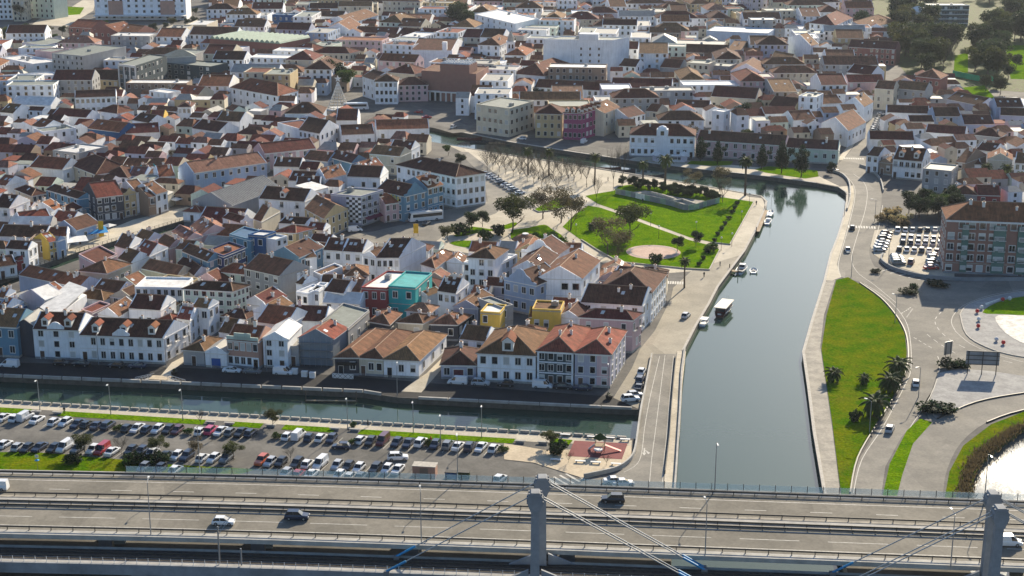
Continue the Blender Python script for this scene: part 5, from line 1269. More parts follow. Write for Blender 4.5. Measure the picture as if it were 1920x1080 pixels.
# ------------------------------------------------------------------ filling the rest of the town
FILLW = 'wwwwwwwwwccclpbgmok'; FILLR = 'DMTTRMDTROTG'
cd = (G(1200, 768) - G(0, 705)).normalized(); a0 = math.atan2(cd.y, cd.x)
REG = [([(-100,665),(300,676),(640,692),(1130,725),(1240,520),(1040,478),(880,470),(780,470),(660,440),(640,330),(800,305),(780,240),(560,222),(-120,228)], a0 - .05, (3.8, 6.2), .06),
 ([(-160,230),(560,224),(640,172),(700,165),(700,-30),(400,-30),(385,62),(300,82),(170,84),(-220,95)], a0 + .25, (5, 7.5), .10),
 ([(700,170),(800,205),(890,240),(1000,245),(1180,265),(1300,258),(1560,285),(1640,190),(1660,100),(1640,-34),(700,-34)], a0 + .06, (5.5, 8.5), .10),
 ([(1640,318),(1665,205),(1700,150),(1800,168),(1860,228),(2010,262),(2010,400),(1800,385),(1740,345)], a0 + .0, (4.0, 6.0), .08)]
cands = []
for poly, ang, hr, tol in REG:
    P_ = GL(poly); n = len(P_); x0_, x1_ = min(p.x for p in P_), max(p.x for p in P_); y0_, y1_ = min(p.y for p in P_), max(p.y for p in P_)
    def inside(x, y):
        c = False
        for k in range(n):
            p, q = P_[k], P_[k - 1]
            if (p.y > y) != (q.y > y) and x < (q.x - p.x) * (y - p.y) / (q.y - p.y) + p.x: c = not c
        return c
    area = (x1_ - x0_) * (y1_ - y0_)
    for att in range(int(min(9000, area / 22))):
        small = att > area / 45; big = poly is not REG[0][0] and poly is not REG[3][0] and att < area / 22 * .09
        x, y = random.uniform(x0_, x1_), random.uniform(y0_, y1_)
        if not inside(x, y): continue
        th = ang + .16 * math.sin(x / 85) + .14 * math.cos(y / 95) + random.choice((0, 0, 0, math.pi / 2)); ca, sa = math.cos(th), math.sin(th)
        if math.sin(th) > .8: ca, sa = math.sin(th), -math.cos(th)
        dep = random.uniform(7.5, 10.5) if not small else random.uniform(5.5, 7.5); u = 0.0; hb = random.uniform(*hr)
        if big: dep = random.uniform(11, 16); hb = random.uniform(9, 13)
        flip = random.random() < .45
        for k in range(1 if big or small else random.randint(2, 6)):
            w = random.uniform(16, 30) if big else random.uniform(5.2, 9) if not small else random.uniform(5, 8)
            # a terrace runs along its axis; when flipped the axis is the depth direction
            if flip: o = (0, u); ww, dd = dep, w
            else: o = (u, 0); ww, dd = w, dep
            c = [(x + (o[0] + a_ * ww) * ca - (o[1] + b_ * dd) * sa, y + (o[0] + a_ * ww) * sa + (o[1] + b_ * dd) * ca) for a_, b_ in ((0, 0), (1, 0), (1, 1), (0, 1))]
            rs = raster(c, False)
            if rs is None or rs[1].sum() < 6 or (rs[0] & rs[1]).sum() > tol * rs[1].sum(): break
            mx, my = sum(p[0] for p in c) / 4, sum(p[1] for p in c) / 4
            if not inside(mx, my): break
            raster(c); cands.append((c, (hb * .85, hb * 1.15), my, flip, big)); u += w + .15
        else: k += 1
        if u and not flip:   # keep a street in front
            L_ = u; c = [(x + a_ * ca - b_ * sa, y + a_ * sa + b_ * ca) for a_, b_ in ((0, -4), (L_, -4), (L_, 0), (0, 0))]; raster(c)
cands.sort(key=lambda c: c[2]); print('CANDS', len(cands))
n_house = sum(1 for b in BUILDINGS if b.get('category') == 'house')
far_boxes = {k: MB() for k in FILLW}
STUFF = []
for c, hr, y, flip, big in cands:
    h = random.uniform(*hr); A3, B3 = Vector((*c[0], 0)), Vector((*c[1], 0)); C3 = Vector((*c[2], 0))
    rt = random.choices(('gx', 'gy', 'hip', 'flat'), (3, 4, 4, 1) if flip else (6, 1, 3, 1))[0]
    if big: rt = random.choice(('flat', 'flat', 'hip', 'gx'))
    wl = random.choice(FILLW); rcx = random.choice(FILLR) if rt != 'flat' else random.choice('WGER')
    W = (B3 - A3).length
    if big: building(A3, B3, C3, h, rt, wl, rcx, max(2, round(h / 3.1)), max(2, int(W / 3.2)), -1, (), None, 'town_building', 'building')
    elif n_house < 298:
        building(A3, B3, C3, h, rt, wl, rcx, max(1, round(h / 3.2)), max(1, int(W / 3.2)), -1, (), None, 'house', 'house'); n_house += 1
    else: STUFF.append((A3, B3, C3, h, rt, wl, rcx, W))
# the farthest roofs of the town: one mass
sw = {}; 
def smb(k): return sw.setdefault(k, MB())
for A3, B3, C3, h, rt, wl, rcx, W in STUFF:
    D3 = A3 + C3 - B3; q = [A3, B3, C3, D3]; z = Vector((0, 0, h)); smb('wall_' + wl).prism([p[:2] for p in q], 0, h)
    if rt == 'flat':
        smb('roof_' + rcx).prism([(p * .97 + (A3 + C3) / 2 * .03)[:2] for p in q], h, h + .2)
    else:
        e = [p * 1.04 - (A3 + C3) / 2 * .04 + z for p in q]; rz_ = Vector((0, 0, min(3, (C3 - B3).length * .24)))
        if rt == 'gy': e = e[1:] + e[:1]; rz_ = Vector((0, 0, min(3, W * .25)))
        k = .22 if rt == 'hip' else 0.0
        m0, m1 = (e[0] + e[3]) / 2 , (e[1] + e[2]) / 2; r0, r1 = m0.lerp(m1, k) + rz_, m1.lerp(m0, k) + rz_; R_ = smb('roof_' + rcx); Wm = R_ if rt == 'hip' else smb('wall_' + wl)
        def uvs(pts): 
            e_ = (pts[1] - pts[0]).normalized(); return [((p - pts[0]).dot(e_), (p - pts[0]).length * .5) for p in pts]
        for f in ([e[0], e[1], r1, r0], [e[2], e[3], r0, r1]): R_.face(f, 0, uvs(f))
        for f in ([e[1], e[2], r1], [e[3], e[0], r0]): Wm.face(f, 0, uvs(f) if Wm is R_ else None)
    d = (B3 - A3).normalized(); nr = Vector((d.y, -d.x, 0)) * .05; nc = max(1, int(W / 3.2)); nrw = max(1, round(h / 3.2))
    for r_ in range(nrw):
        for c_ in range(nc):
            if random.random() < .12: continue
            p = A3 + d * W * (c_ + .5) / nc + nr; zc = (r_ + .55) * h / nrw; smb('glass').face([p - d * .5 + Vector((0, 0, zc - .7)), p + d * .5 + Vector((0, 0, zc - .7)), p + d * .5 + Vector((0, 0, zc + .7)), p - d * .5 + Vector((0, 0, zc + .7))])
if STUFF:
    allm = MB(); mats = sorted(sw)
    for i, k in enumerate(mats):
        mb = sw[k]; o = len(allm.v); allm.v += mb.v; allm.f += [tuple(o + j for j in f) for f in mb.f]; allm.m += [i] * len(mb.f); allm.uv += mb.uv
    allm.build('distant_houses', mats, None, label='mass of small tiled houses filling the far town', cat='houses', kind='stuff')
# ================================================================== TREES
def leaf_cloud(m, lobes, n, size, rnd, mi=0, flat=1.0):
    tot = sum(l[3] ** 2 for l in lobes)
    for (x, y, z, r) in lobes:
        for k in range(int(n * r * r / tot)):
            while True:
                d = Vector((rnd.uniform(-1, 1), rnd.uniform(-1, 1), rnd.uniform(-1, 1)))
                if .25 < d.length < 1: break
            d = d * (.55 + .45 * rnd.random()) / max(d.length, .5) * min(1, d.length + .25)
            c = Vector((x, y, z)) + Vector((d.x * r, d.y * r, d.z * r * flat)); s = size * rnd.uniform(.6, 1.3)
            a = Vector((rnd.gauss(0, 1), rnd.gauss(0, 1), rnd.gauss(0, .6))).normalized(); b = a.cross(Vector((rnd.gauss(0, 1), rnd.gauss(0, 1), rnd.gauss(0, 1)))).normalized()
            m.face([c - a * s * .5, c + b * s * .38, c + a * s * .5, c - b * s * .38], mi)
def branches(m, p, d, L_, r, depth, rnd, tips, spread=.6, up=.15, n=3):
    q = p + d * L_ * .5 + Vector((rnd.gauss(0, .04), rnd.gauss(0, .04), 0)) * L_; e = q + (d + Vector((0, 0, up * .3))).normalized() * L_ * .5
    m.tube([p, q, e], [r, r * .82, r * .6], 5 if depth > 2 else 3, cap=False)
    if depth == 0: tips.append(e); return
    for k in range(n):
        nd = (d + Vector((rnd.gauss(0, spread), rnd.gauss(0, spread), rnd.gauss(0, spread * .6) + up))).normalized()
        branches(m, e if k < 2 else q, nd, L_ * rnd.uniform(.62, .82), r * .58, depth - 1, rnd, tips, spread, up, n)
TREES = {}
def tree_kind(key, crown_mat, seed, h, lobes=None, n=500, size=.55, bare=False, depth=3, spread=.5, trunk_h=2.0, tr=.16, flat=.8):
    rnd = random.Random(seed); t = MB(); tips = []
    branches(t, Vector((0, 0, 0)), Vector((0, 0, 1)), trunk_h, tr, depth if not bare else 0, rnd, tips, spread)
    c = MB()
    if bare:
        for k in range(5):
            a = 2 * math.pi * k / 5 + rnd.random(); branches(c, Vector((0, 0, trunk_h * rnd.uniform(.8, 1.0))), Vector((math.cos(a) * .55, math.sin(a) * .55, .8)).normalized(), (h - trunk_h) * .36, tr * .6, depth, rnd, tips, spread, .25, 3)
        cm = c.mesh(key + '_crown', 'twig')
    else:
        leaf_cloud(c, lobes, n, size, rnd, 0, flat); cm = c.mesh(key + '_crown', crown_mat)
    TREES[key] = (t.mesh(key + '_trunk', 'bark'), cm)
def rl(seed, k, R_, H0, H1, r0, r1):
    rnd = random.Random(seed); return [(rnd.uniform(-R_, R_), rnd.uniform(-R_, R_), rnd.uniform(H0, H1), rnd.uniform(r0, r1)) for _ in range(k)]
tree_kind('broad', 'leaf_green', 1, 7, rl(1, 9, 2.0, 3.4, 5.6, 1.1, 1.9), 3600, .34)
tree_kind('broad2', 'leaf_olive', 2, 7, rl(2, 12, 2.4, 3.0, 5.8, 1.0, 1.8), 3600, .32)
tree_kind('brown', 'leaf_brownish', 3, 8, rl(3, 14, 2.3, 3.0, 6.8, .9, 1.7), 2600, .27, spread=.6)
tree_kind('dark', 'leaf_dark', 4, 8, rl(4, 9, 1.7, 2.6, 6.4, 1.2, 1.9), 3600, .36)
tree_kind('pine', 'leaf_dark', 5, 8, [(0, 0, z, r) for z, r in ((2.6, 2.0), (3.8, 1.9), (5.2, 1.6), (6.6, 1.2), (7.6, .7))] + rl(15, 6, 1.6, 3, 6, .7, 1.1), 3200, .34)
tree_kind('forest', 'leaf_forest', 6, 14, rl(6, 14, 3.2, 4, 11, 2.0, 3.2), 2600, .75, trunk_h=4, tr=.3)
tree_kind('forest2', 'leaf_olive', 7, 13, rl(7, 14, 3.2, 4.0, 10, 1.8, 3.0), 2300, .7, trunk_h=4, tr=.3)
tree_kind('shrub', 'leaf_green', 8, 2, rl(8, 6, .8, .5, 1.1, .5, .8), 500, .3, trunk_h=.4, tr=.05, depth=1)
tree_kind('shrubdark', 'leaf_dark', 9, 2, rl(9, 6, .9, .5, 1.2, .5, .9), 600, .3, trunk_h=.4, tr=.05, depth=1)
tree_kind('drybush', 'leaf_dry', 10, 3, rl(10, 7, 1.2, .6, 2.0, .7, 1.0), 700, .35, trunk_h=.4, tr=.05, depth=1)
for i_, sd in enumerate((21, 22, 23)): tree_kind('bare%d' % i_, None, sd, 7.5, bare=True, depth=5, spread=.42, trunk_h=2.2, tr=.12)
def palm_kind(key, seed, th, fr, nf=34):
    rnd = random.Random(seed); t = MB(); t.tube([(0, 0, 0), (.05, .05, th * .5), (0, .1, th)], [.34, .26, .28], 8); t.lathe([(.3, th - .5), (.5, th - .1), (.3, th + .3)], 8)
    c = MB()
    for k in range(nf):
        a = 2.4 * k; el = R(75 - 105 * (k / nf)); d = Vector((math.cos(a), math.sin(a), 0)); p = Vector((0, .1, th + .1)); pts = [p]; L_ = fr * rnd.uniform(.85, 1.1)
        for j in range(5):
            e_ = el - j * .34; p = p + (d * math.cos(e_) + Vector((0, 0, math.sin(e_)))) * L_ / 5; pts.append(p)
        s_ = Vector((-d.y, d.x, 0)); wd = [.06, .34, .42, .38, .25, .04]
        for j in range(5):
            for sg in (-1, 1):
                a0_, b0_ = pts[j], pts[j + 1]; dr = Vector((0, 0, -.16))
                c.face([a0_, b0_, b0_ + s_ * sg * wd[j + 1] + dr, a0_ + s_ * sg * wd[j] + dr])
    TREES[key] = (t.mesh(key + '_trunk', 'bark'), c.mesh(key + '_crown', 'leaf_palm'))
palm_kind('palm', 31, 6.0, 2.6); palm_kind('palmshort', 32, 2.0, 3.0, 40); palm_kind('palmtall', 33, 9.5, 2.6)
def tree(key, px, py, h=1.0, label='', group=None, name='tree', cat='tree', z=0.0, w=None):
    p = G(px, py) if not isinstance(px, Vector) else px; r = empty(name, p, random.uniform(0, 6.28), label=label, cat=cat, group=group); t, c = TREES[key]
    r.scale = (w or h, w or h, h)
    inst('trunk', t, r); inst('crown' if 'palm' not in key else 'fronds', c, r); return r
random.seed(11)
# bare plane trees of the plaza
for (x, y) in ((912,320),(924,318),(936,323),(949,327),(962,331),(974,336),(987,341),(1001,346),(1015,351),(1028,357),(1042,361),(915,306),(931,309),(946,312),(960,315),(975,318),(990,322),(1004,326),(1020,330),(1036,334),(1052,338),(1066,343),(1078,341),(1090,336),(1098,345),(1060,328),(1045,322),(1030,318),(1012,313),(996,309),(980,306),(962,302),(940,299),(922,296),(1075,322),(1088,326)):
    tree('bare%d' % random.randrange(3), x + random.uniform(-2, 2), y, random.uniform(.85, 1.15), 'bare leafless plane tree on the sandy plaza', 'bare trees of the plaza')
for (x, y, h) in ((1150,357,2.1),(1167,352,2.2),(1118,385,1.5)): tree('bare1', x, y, h, 'very tall slim leafless tree at the upper lawn', 'tall slim leafless trees', w=h * .42)
for (x, y, k, h, lab) in ((960,437,'broad2',2.0,'large bushy tree behind the pavilion lawn'),(1018,410,'brown',1.5,'thin brown tree between paths'),(1070,432,'brown',1.85,'tall leafless brown tree in the lawn'),(1052,418,'brown',1.6,'dense brown tree behind the lawn path'),
  (1179,445,'broad2',1.75,'spreading tree in the middle of the plaza lawn'),(1140,478,'brown',1.75,'brown leafless tree above the curved kerb'),(1158,492,'brown',1.5,'broad brown tree behind the white arched house'),(1298,357,'brown',1.1,'small brown tree on the far path'),(1350,358,'brown',1.3,'leaning thin tree beside upper lawn'),(1355,380,'bare2',1.2,'leafless leaning tree at the lawn corner'),
  (862,440,'shrubdark',2.8,'clipped dark bush near the coach street'),(885,432,'dark',.9,'round dark tree by the coach street'),(905,425,'dark',.8,'second round dark tree by the garden edge'),(840,452,'broad2',.8,'loose shrubby tree at street corner'),(915,450,'shrub',2.6,'green shrub mass on the bright lawn'),(935,440,'shrubdark',2.4,'dark shrub mass under bushy tree'),
  (1305,462,'dark',.75,'round clipped evergreen on path junction'),(1270,472,'dark',.7,'dark evergreen behind the round plaza'),(1330,470,'shrub',2.0,'small bush at the lawn tip'),(1040,465,'shrub',3.2,'leafy bush beside curved gable'),(1030,455,'shrub',2.4,'low leafy bush above the pavilion'),(1232,493,'shrubdark',2.0,'dark cone shrub below the round plaza'),(1000,455,'shrub',2.2,'low bush behind the pavilion')):
    tree(k, x, y, h, lab)
for k, (x, y) in enumerate(((1383,383),(1377,392),(1372,400),(1366,411),(1360,421),(1353,431),(1346,441),(1340,453),(1333,462),(1326,474),(1319,486),(1310,498))):
    tree('shrubdark', x, y, .85, 'small dark clipped bush in the row along the quay lawn', 'row of clipped bushes', 'clipped_bush', 'bush')
for (x, y, k, h, lab) in ((1397,367,'palmtall',1.35,'tall palm at the quay corner'),(1247,344,'palm',1.5,'palm on the far canal path'),(1115,346,'palmtall',1.1,'palm at the end of the tree plaza'),(1029,330,'palmtall',1.0,'palm among bare plaza trees'),(990,328,'palmtall',1.0,'dark topped palm among bare plaza trees'),(1205,342,'palm',1.15,'palm behind the dark hedge'),(1283,540,'palmtall',.85,'palm in front of riverside corner house'),(1110,432,'palmshort',.8,'small young palm in the lawn')):
    tree(k, x, y, h, lab, None, 'palm_tree', 'palm tree')
for (x, y, k, h, lab) in ((1562,715,'palmshort',1.0,'lone palm beside the worn footpath'),(1620,720,'palmshort',.72,'small young palm in the long lawn'),(1682,705,'palmshort',1.35,'large palm against the road kerb'),(1668,735,'palmshort',1.35,'middle palm of the roadside clump'),(1640,780,'palmshort',1.5,'big palm near the lamp at roadside'),(1602,790,'shrubdark',1.6,'narrow dark shrub beside big palm'),(1848,345,'palm',1.1,'palm before the cream shed'),(1885,348,'palm',1.15,'second palm before the cream shed'),(1912,352,'palm',.85,'palm at the right of two shed palms')):
    tree(k, x, y, h, lab, None, 'palm_tree' if 'palm' in k else 'shrub', 'palm tree' if 'palm' in k else 'shrub')
for (x, y, h, lab) in ((1313,303,1.25,'dark pine before the pink row, alone'),(1345,309,1.2,'dark pine before the pink row, second'),(1428,318,1.25,'dark pine at the lawn by far canal'),(1465,325,1.6,'tall dark pine mirrored in the canal'),(1502,332,1.55,'dark pine beside the road bridge')): tree('pine', x, y, h, lab, None, 'pine_tree', 'pine tree')
# thicket behind the car park, hedges
for k in range(22): tree(random.choice(('dark', 'broad', 'dark')), random.uniform(1690, 1795), random.uniform(388, 419), random.uniform(.75, 1.15), 'dense dark shrub tree in thicket above car park', 'thicket above the car park')
for k in range(7): tree('drybush', random.uniform(1652, 1695), random.uniform(405, 428), random.uniform(1.2, 1.8), 'pale dry pampas bush beside main road', 'pampas bushes', 'pampas_bush', 'bush')
for k in range(64):
    u = random.random(); tree('dark', 1165 + u * 185 + random.uniform(-6, 6), 350 + u * 30 + random.uniform(-9, 2), random.uniform(.36, .5), 'dark bush of the thick hedge behind the fenced dig', 'hedge bushes behind the dig', 'hedge_bush', 'bush')
for (x, y, h, lab, w) in ((1705,552,1.1,'low dark planting on triangular island by the lane',2.2),(1640,512,.9,'small low dark shrub on hatched island',1.4),(1755,535,1.0,'flat dark planting in the shaded road',3.0),(1712,545,1.6,'tall shrub on triangular island',1.2),(1787,690,1.5,'dark bush bed on gravel island behind the sign',2.6),(1805,690,1.2,'dark bush bed tip beside billboard',2.0),(1750,772,1.6,'large dark bush bed at the slip road',3.4),(1765,775,1.4,'second bush of the bed at the slip road',2.8),(1880,505,1,'dark shrub at the foot of apartment block',1.5)):
    tree('shrubdark', x, y, h, lab, None, 'shrub', 'shrub', w=w)
# reeds of the pond bank: one uncountable mass
rd = MB(); rr = random.Random(5)
bank = smooth(GL([(1812,940),(1820,895),(1836,862),(1866,838),(1905,810),(1965,780)]), 8)
for k in range(3600):
    b = rr.choice(bank); p = b + Vector((rr.gauss(-.4, .8), rr.gauss(.4, .8), 0)); hh = rr.uniform(.3, 1.2); a = rr.uniform(0, 6.28); w_ = .16; t = Vector((rr.gauss(0, .35), rr.gauss(0, .35), hh))
    rd.face([p + Vector((-w_ * math.cos(a), -w_ * math.sin(a), 0)), p + Vector((w_ * math.cos(a), w_ * math.sin(a), 0)), p + t])
rd.build('reeds', 'leaf_reed', None, label='brown reeds lining the pond bank', cat='reeds', kind='stuff')
# promenade and parking trees
for (x, y, k, h, lab) in ((511,800,'broad2',.62,'round small tree on promenade grass'),(1033,838,'broad2',.6,'small round tree beside the play lawn'),(160,850,'broad2',.7,'small leafy tree between parked cars, first'),(228,852,'bare0',.55,'bare sapling between parked cars'),(298,855,'broad2',.65,'small leafy tree between parked cars, second'),(370,858,'brown',.62,'small yellowish tree between parked cars'),(439,862,'broad2',.6,'small leafy tree at parking gap'),(545,866,'bare1',.45,'tiny bare sapling in lower parking row'),(375,797,'bare0',.5,'thin bare tree on promenade grass'),(660,800,'shrub',.8,'tiny bush at balustrade')):
    tree(k, x, y, h, lab)
for k in range(16): tree(random.choice(('shrub', 'shrubdark', 'shrub')), random.choice((random.uniform(128, 172), random.uniform(228, 305), random.uniform(228, 305))), random.uniform(863, 874), random.uniform(1.0, 1.7), 'wild green bush between parked cars and viaduct', 'bushes beside the viaduct', 'wild_bush', 'bush')
for (x, y) in ((222,806),(355,812),(520,823),(661,832),(800,836),(945,848),(1043,852)): tree('shrub' if x < 1000 else 'shrubdark', x, y, 1.0 if x < 1000 else 2.0, 'small bush on a planted bay of the parking row' if x < 1000 else 'thick hedge bush beside play surface', 'bay bushes' if x < 1000 else None, 'bush', 'bush')
for (x, y) in ((1066,868),(1137,873)): tree('bare1', x, y, .35, 'thin staked sapling between white benches', 'staked saplings')
# town trees
for (x, y, k, h, lab) in ((628,165,'dark',2.0,'large dark round tree behind cone light tree'),(645,172,'broad',1.8,'large green tree beside the cone light tree'),(610,168,'dark',1.7,'dark tree at the square corner'),(860,60,'forest',1.6,'very tall dark conifer in the old town'),(872,62,'forest',1.3,'dark conifer beside the very tall one'),(930,165,'broad',1.0,'street tree behind theatre block, first'),(945,168,'broad',1.0,'street tree behind theatre block, second'),(1010,190,'dark',1.0,'dark tree in garden behind cream post building'),(1050,195,'dark',.9,'dark garden tree before long white wing'),(1235,175,'broad2',1.1,'pale green tree in courtyard of old town'),(1215,178,'brown',1.1,'yellowish tree beside the pale courtyard tree'),(1390,235,'dark',1.4,'dark garden tree behind the pink row'),(1370,240,'broad',1.2,'green garden tree behind the pink row'),(1345,228,'brown',1.1,'brown garden tree behind customs house'),(1420,225,'dark',1.2,'dark garden tree near cream long roof'),(1615,60,'dark',2.0,'dark cypress beside the manor'),(1655,70,'dark',1.6,'dark tree row below manor'),(40,40,'brown',1.8,'reddish tree among tower blocks'),(700,25,'broad2',1.4,'tree before the far white wing'),(745,22,'dark',1.4,'dark tree before the far white wing'),(1480,240,'broad',.9,'green tree beside straight street'),(10,80,'broad',1.5,'tree at the left town edge')):
    tree(k, x, y, h, lab)
# park wood on the right: trees that can be told apart, then the mass behind
LBL = {'forest': 'tall dark evergreen in the dense park wood beyond brick row', 'forest2': 'tall olive green tree in the dense park wood', 'bare0': 'tall leafless grey tree in the dense park wood'}
for k in range(105):
    while True:
        x, y = random.uniform(1675, 1945), random.uniform(-25, 150)
        if y < 78 and 1740 < x < 1832: continue
        if 1785 < x < 1822 and 92 < y < 150 or x > 1880 and 85 < y < 150: continue
        if x < 1720 and y > 118: continue
        break
    kd = random.choice(('forest', 'forest', 'forest', 'forest2', 'forest2', 'bare0')); tree(kd, x, y, random.uniform(1.0, 1.6) * (1.6 if kd == 'bare0' else 1), LBL[kd], LBL[kd].replace('tree in', 'trees of').replace('evergreen in', 'evergreens of'))
for (x, y) in ((1848,170),(1890,150),(1870,165),(1830,120),(1862,110),(1905,130),(1875,178)): tree('forest', x, y, random.uniform(.55, .8), 'single dark tree on the bright park lawn', 'single trees on park lawn')
wood = MB(); rr = random.Random(8)
for k in range(90):
    x, y = rr.uniform(1640, 2050), rr.uniform(-75, 0); p = G(x, y); leaf_cloud(wood, [(p.x + rr.uniform(-3, 3), p.y, rr.uniform(5, 10), rr.uniform(2.5, 4)) for _ in range(4)], 240, 1.2, rr)
wood.build('far_wood', 'leaf_forest', None, label='dark mass of wood at the far park edge', cat='wood', kind='stuff')
nt_ = 0
for k in range(900):
    x, y = random.uniform(0, 1640), random.uniform(20, 420); p = G(x, y); i_, j_ = int((p.x - OX) / CELL), int((p.y - OY) / CELL)
    if 0 <= i_ < NX and 0 <= j_ < NY and not OCC[max(i_ - 2, 0):i_ + 3, max(j_ - 2, 0):j_ + 3].any():
        kd = random.choice(('broad', 'broad2', 'dark', 'brown')); tree(kd, x, y, random.uniform(.6, 1.0), {'broad': 'small green', 'broad2': 'small olive', 'dark': 'small dark', 'brown': 'small brownish'}[kd] + ' courtyard tree near ' + near_name(p), 'courtyard trees'); nt_ += 1
        if nt_ > 55: break
# cemetery hedge and trees far left
for k in range(16): tree(random.choice(('dark', 'broad2')), random.uniform(300, 400), random.uniform(55, 95), random.uniform(.5, .9), 'dark garden tree near the brick factory halls', 'trees by the brick halls')
# ================================================================== VEHICLES
def car_meshes(kind):
    S_ = {'hatch': (4.1, 1.75, 1.48, (-2.05, -1.95, -1.2, .75, 1.9, 2.05), (.55, .80, .92, .92, .72, .5), (-1.85, -1.35, .25, 1.0)),
          'sedan': (4.6, 1.8, 1.44, (-2.3, -2.2, -1.45, .85, 2.15, 2.3), (.58, .92, .95, .92, .74, .5), (-1.6, -.85, .35, 1.15)),
          'suv': (4.5, 1.85, 1.68, (-2.25, -2.15, -1.3, .85, 2.1, 2.25), (.62, .95, 1.05, 1.05, .88, .55), (-2.1, -1.65, .35, 1.05)),
          'van': (4.9, 1.9, 1.98, (-2.45, -2.4, -1.3, 1.15, 2.2, 2.45), (.6, 1.1, 1.15, 1.12, .85, .55), (-2.4, -2.3, .8, 1.6))}[kind]
    L_, Wd, Ht, xs, zs, cab = S_; hw = Wd / 2; b = MB()
    secs = []
    for x, z in zip(xs, zs):
        e = abs(x) / (L_ / 2); w = hw * (1 - .10 * e ** 4); secs.append([(x, -w * .94, .22), (x, -w, .45), (x, -w, z * .8), (x, -w * .88, z), (x, w * .88, z), (x, w, z * .8), (x, w, .45), (x, w * .94, .22)])
    for a, c in zip(secs, secs[1:]):
        for k in range(8): b.face([a[k], a[(k + 1) % 8], c[(k + 1) % 8], c[k]])
    b.face(secs[0]); b.face(secs[-1][::-1])
    x0, x1, x2, x3 = cab; zb = zs[2] - .03; t = hw * .74; w = hw * .87
    low = [(x0, -w), (x3, -w), (x3, w), (x0, w)]; top = [(x1, -t), (x2, -t), (x2, t), (x1, t)]
    b.prism([(x, y * .99) for x, y in top], Ht - .06, Ht)          # roof panel
    for s in (-1, 1):                                               # pillars
        for (xa, xb) in ((x0, x1), (x3, x2), ((x0 + x3) / 2, (x1 + x2) / 2)): b.tube([(xa, s * w, zb), (xb, s * t, Ht - .03)], .05, 4)
    g = MB()
    for k in range(4): g.face([(*low[k], zb), (*low[(k + 1) % 4], zb), (*top[(k + 1) % 4], Ht - .05), (*top[k], Ht - .05)])
    if kind == 'van':
        for s in (-1, 1): b.face([(x0, s * (w + .012), zb), (.5, s * (w + .012), zb), (.3, s * (t + .02), Ht - .04), (x1, s * (t + .02), Ht - .04)])
        b.face([(x0 - .012, -w, zb), (x0 - .012, w, zb), (x1 - .012, t, Ht - .04), (x1 - .012, -t, Ht - .04)])
    wh = MB()
    for k in range(1): 
        n = 12; R_ = .33; f = [(R_ * math.cos(2 * math.pi * k / n), -.11, R_ * math.sin(2 * math.pi * k / n)) for k in range(n)]; bk = [(x, .11, z) for x, y, z in f]
        wh.face(f); wh.face(bk[::-1])
        for k in range(n): wh.face([f[k], bk[k], bk[(k + 1) % n], f[(k + 1) % n]])
        hub = [(x * .6, -.118, z * .6) for x, y, z in f]; wh.face(hub, 1)
    lt = MB(); lt.box(L_ / 2 - .12, -.2, -.08, L_ / 2 + .005, .2, .08)
    return dict(body=b.mesh('car_body_' + kind, 'carpaint_white'), glass=g.mesh('car_glass_' + kind, 'carglass'), wheel=wh.mesh('car_wheel_' + kind, ['tyre', 'metal_grey']), light=lt.mesh('car_light_' + kind, 'lamp_glass'), L=L_, hw=hw)
PAINT = {'white': (.74, .74, .73), 'black': (.012, .012, .015), 'dark blue': (.018, .025, .055), 'grey': (.16, .165, .17), 'silver': (.45, .46, .47), 'red': (.38, .02, .02), 'maroon': (.11, .02, .025), 'orange': (.55, .10, .02), 'magenta': (.5, .06, .13)}
for k_, c_ in PAINT.items():
    m_ = mk('carpaint_' + k_, c_, .28, .04, 1, .05, spec=.6); m_.node_tree.nodes['Principled BSDF'].inputs['Coat Weight'].default_value = .5
CAR = {k: car_meshes(k) for k in ('hatch', 'sedan', 'suv', 'van')}
def car(px, py, yaw, kind, paint, where, z=0.0, lights=False, label=None, group=None, lane=None):
    p = G(px, py, z); M_ = CAR[kind]; nm = {'hatch': 'hatchback', 'sedan': 'saloon car', 'suv': 'tall estate car', 'van': 'delivery van'}[kind]
    r = empty('parked_car' if 'park' in where or 'slant' in where else 'car', p, yaw, label=label or f'{paint} {nm} {where}', cat='van' if kind == 'van' else 'car', group=group)
    r.location.z = z + .04
    b = inst('body', M_['body'], r); b.material_slots[0].link = 'OBJECT'; b.material_slots[0].material = MATS['carpaint_' + paint]
    inst('windows', M_['glass'], r)
    for sx in (-.30, .30):
        for sy in (-1, 1): inst('wheel', M_['wheel'], r, (M_['L'] * sx, sy * (M_['hw'] - .1), .33), 0 if sy < 0 else math.pi)
    if lights:
        for sy in (-1, 1): inst('headlight', M_['light'], r, (0, sy * M_['hw'] * .66, .68))
    return r
YW = math.pi / 2 - R(17)       # bays: nose away from camera, leaning right
def code(c): return {'w': 'white', 'b': 'black', 'n': 'dark blue', 'g': 'grey', 's': 'silver', 'r': 'red', 'm': 'maroon', 'o': 'orange', 'x': 'magenta'}[c]
ROW1 = '8,786,sw 30,787,hw 48,785,vw 70,790,sw 103,794,hw 123,795,hw 146,798,sn 164,799,hb 183,801,sn 203,801,un 240,806,hb 258,806,sw 277,808,hn 296,808,hw 316,809,hb 333,810,hm 377,812,hw 396,810,ux 414,812,sw 433,813,hg 452,814,sb 470,815,hn 540,821,hw 560,820,vw 581,823,hn 602,824,hw 622,826,hn 677,828,hw 695,831,hb 718,830,vm 744,833,hn 766,834,sn 789,833,uw 816,837,hn 840,838,ug 859,840,sw 881,841,un 902,842,sw 926,844,hw'
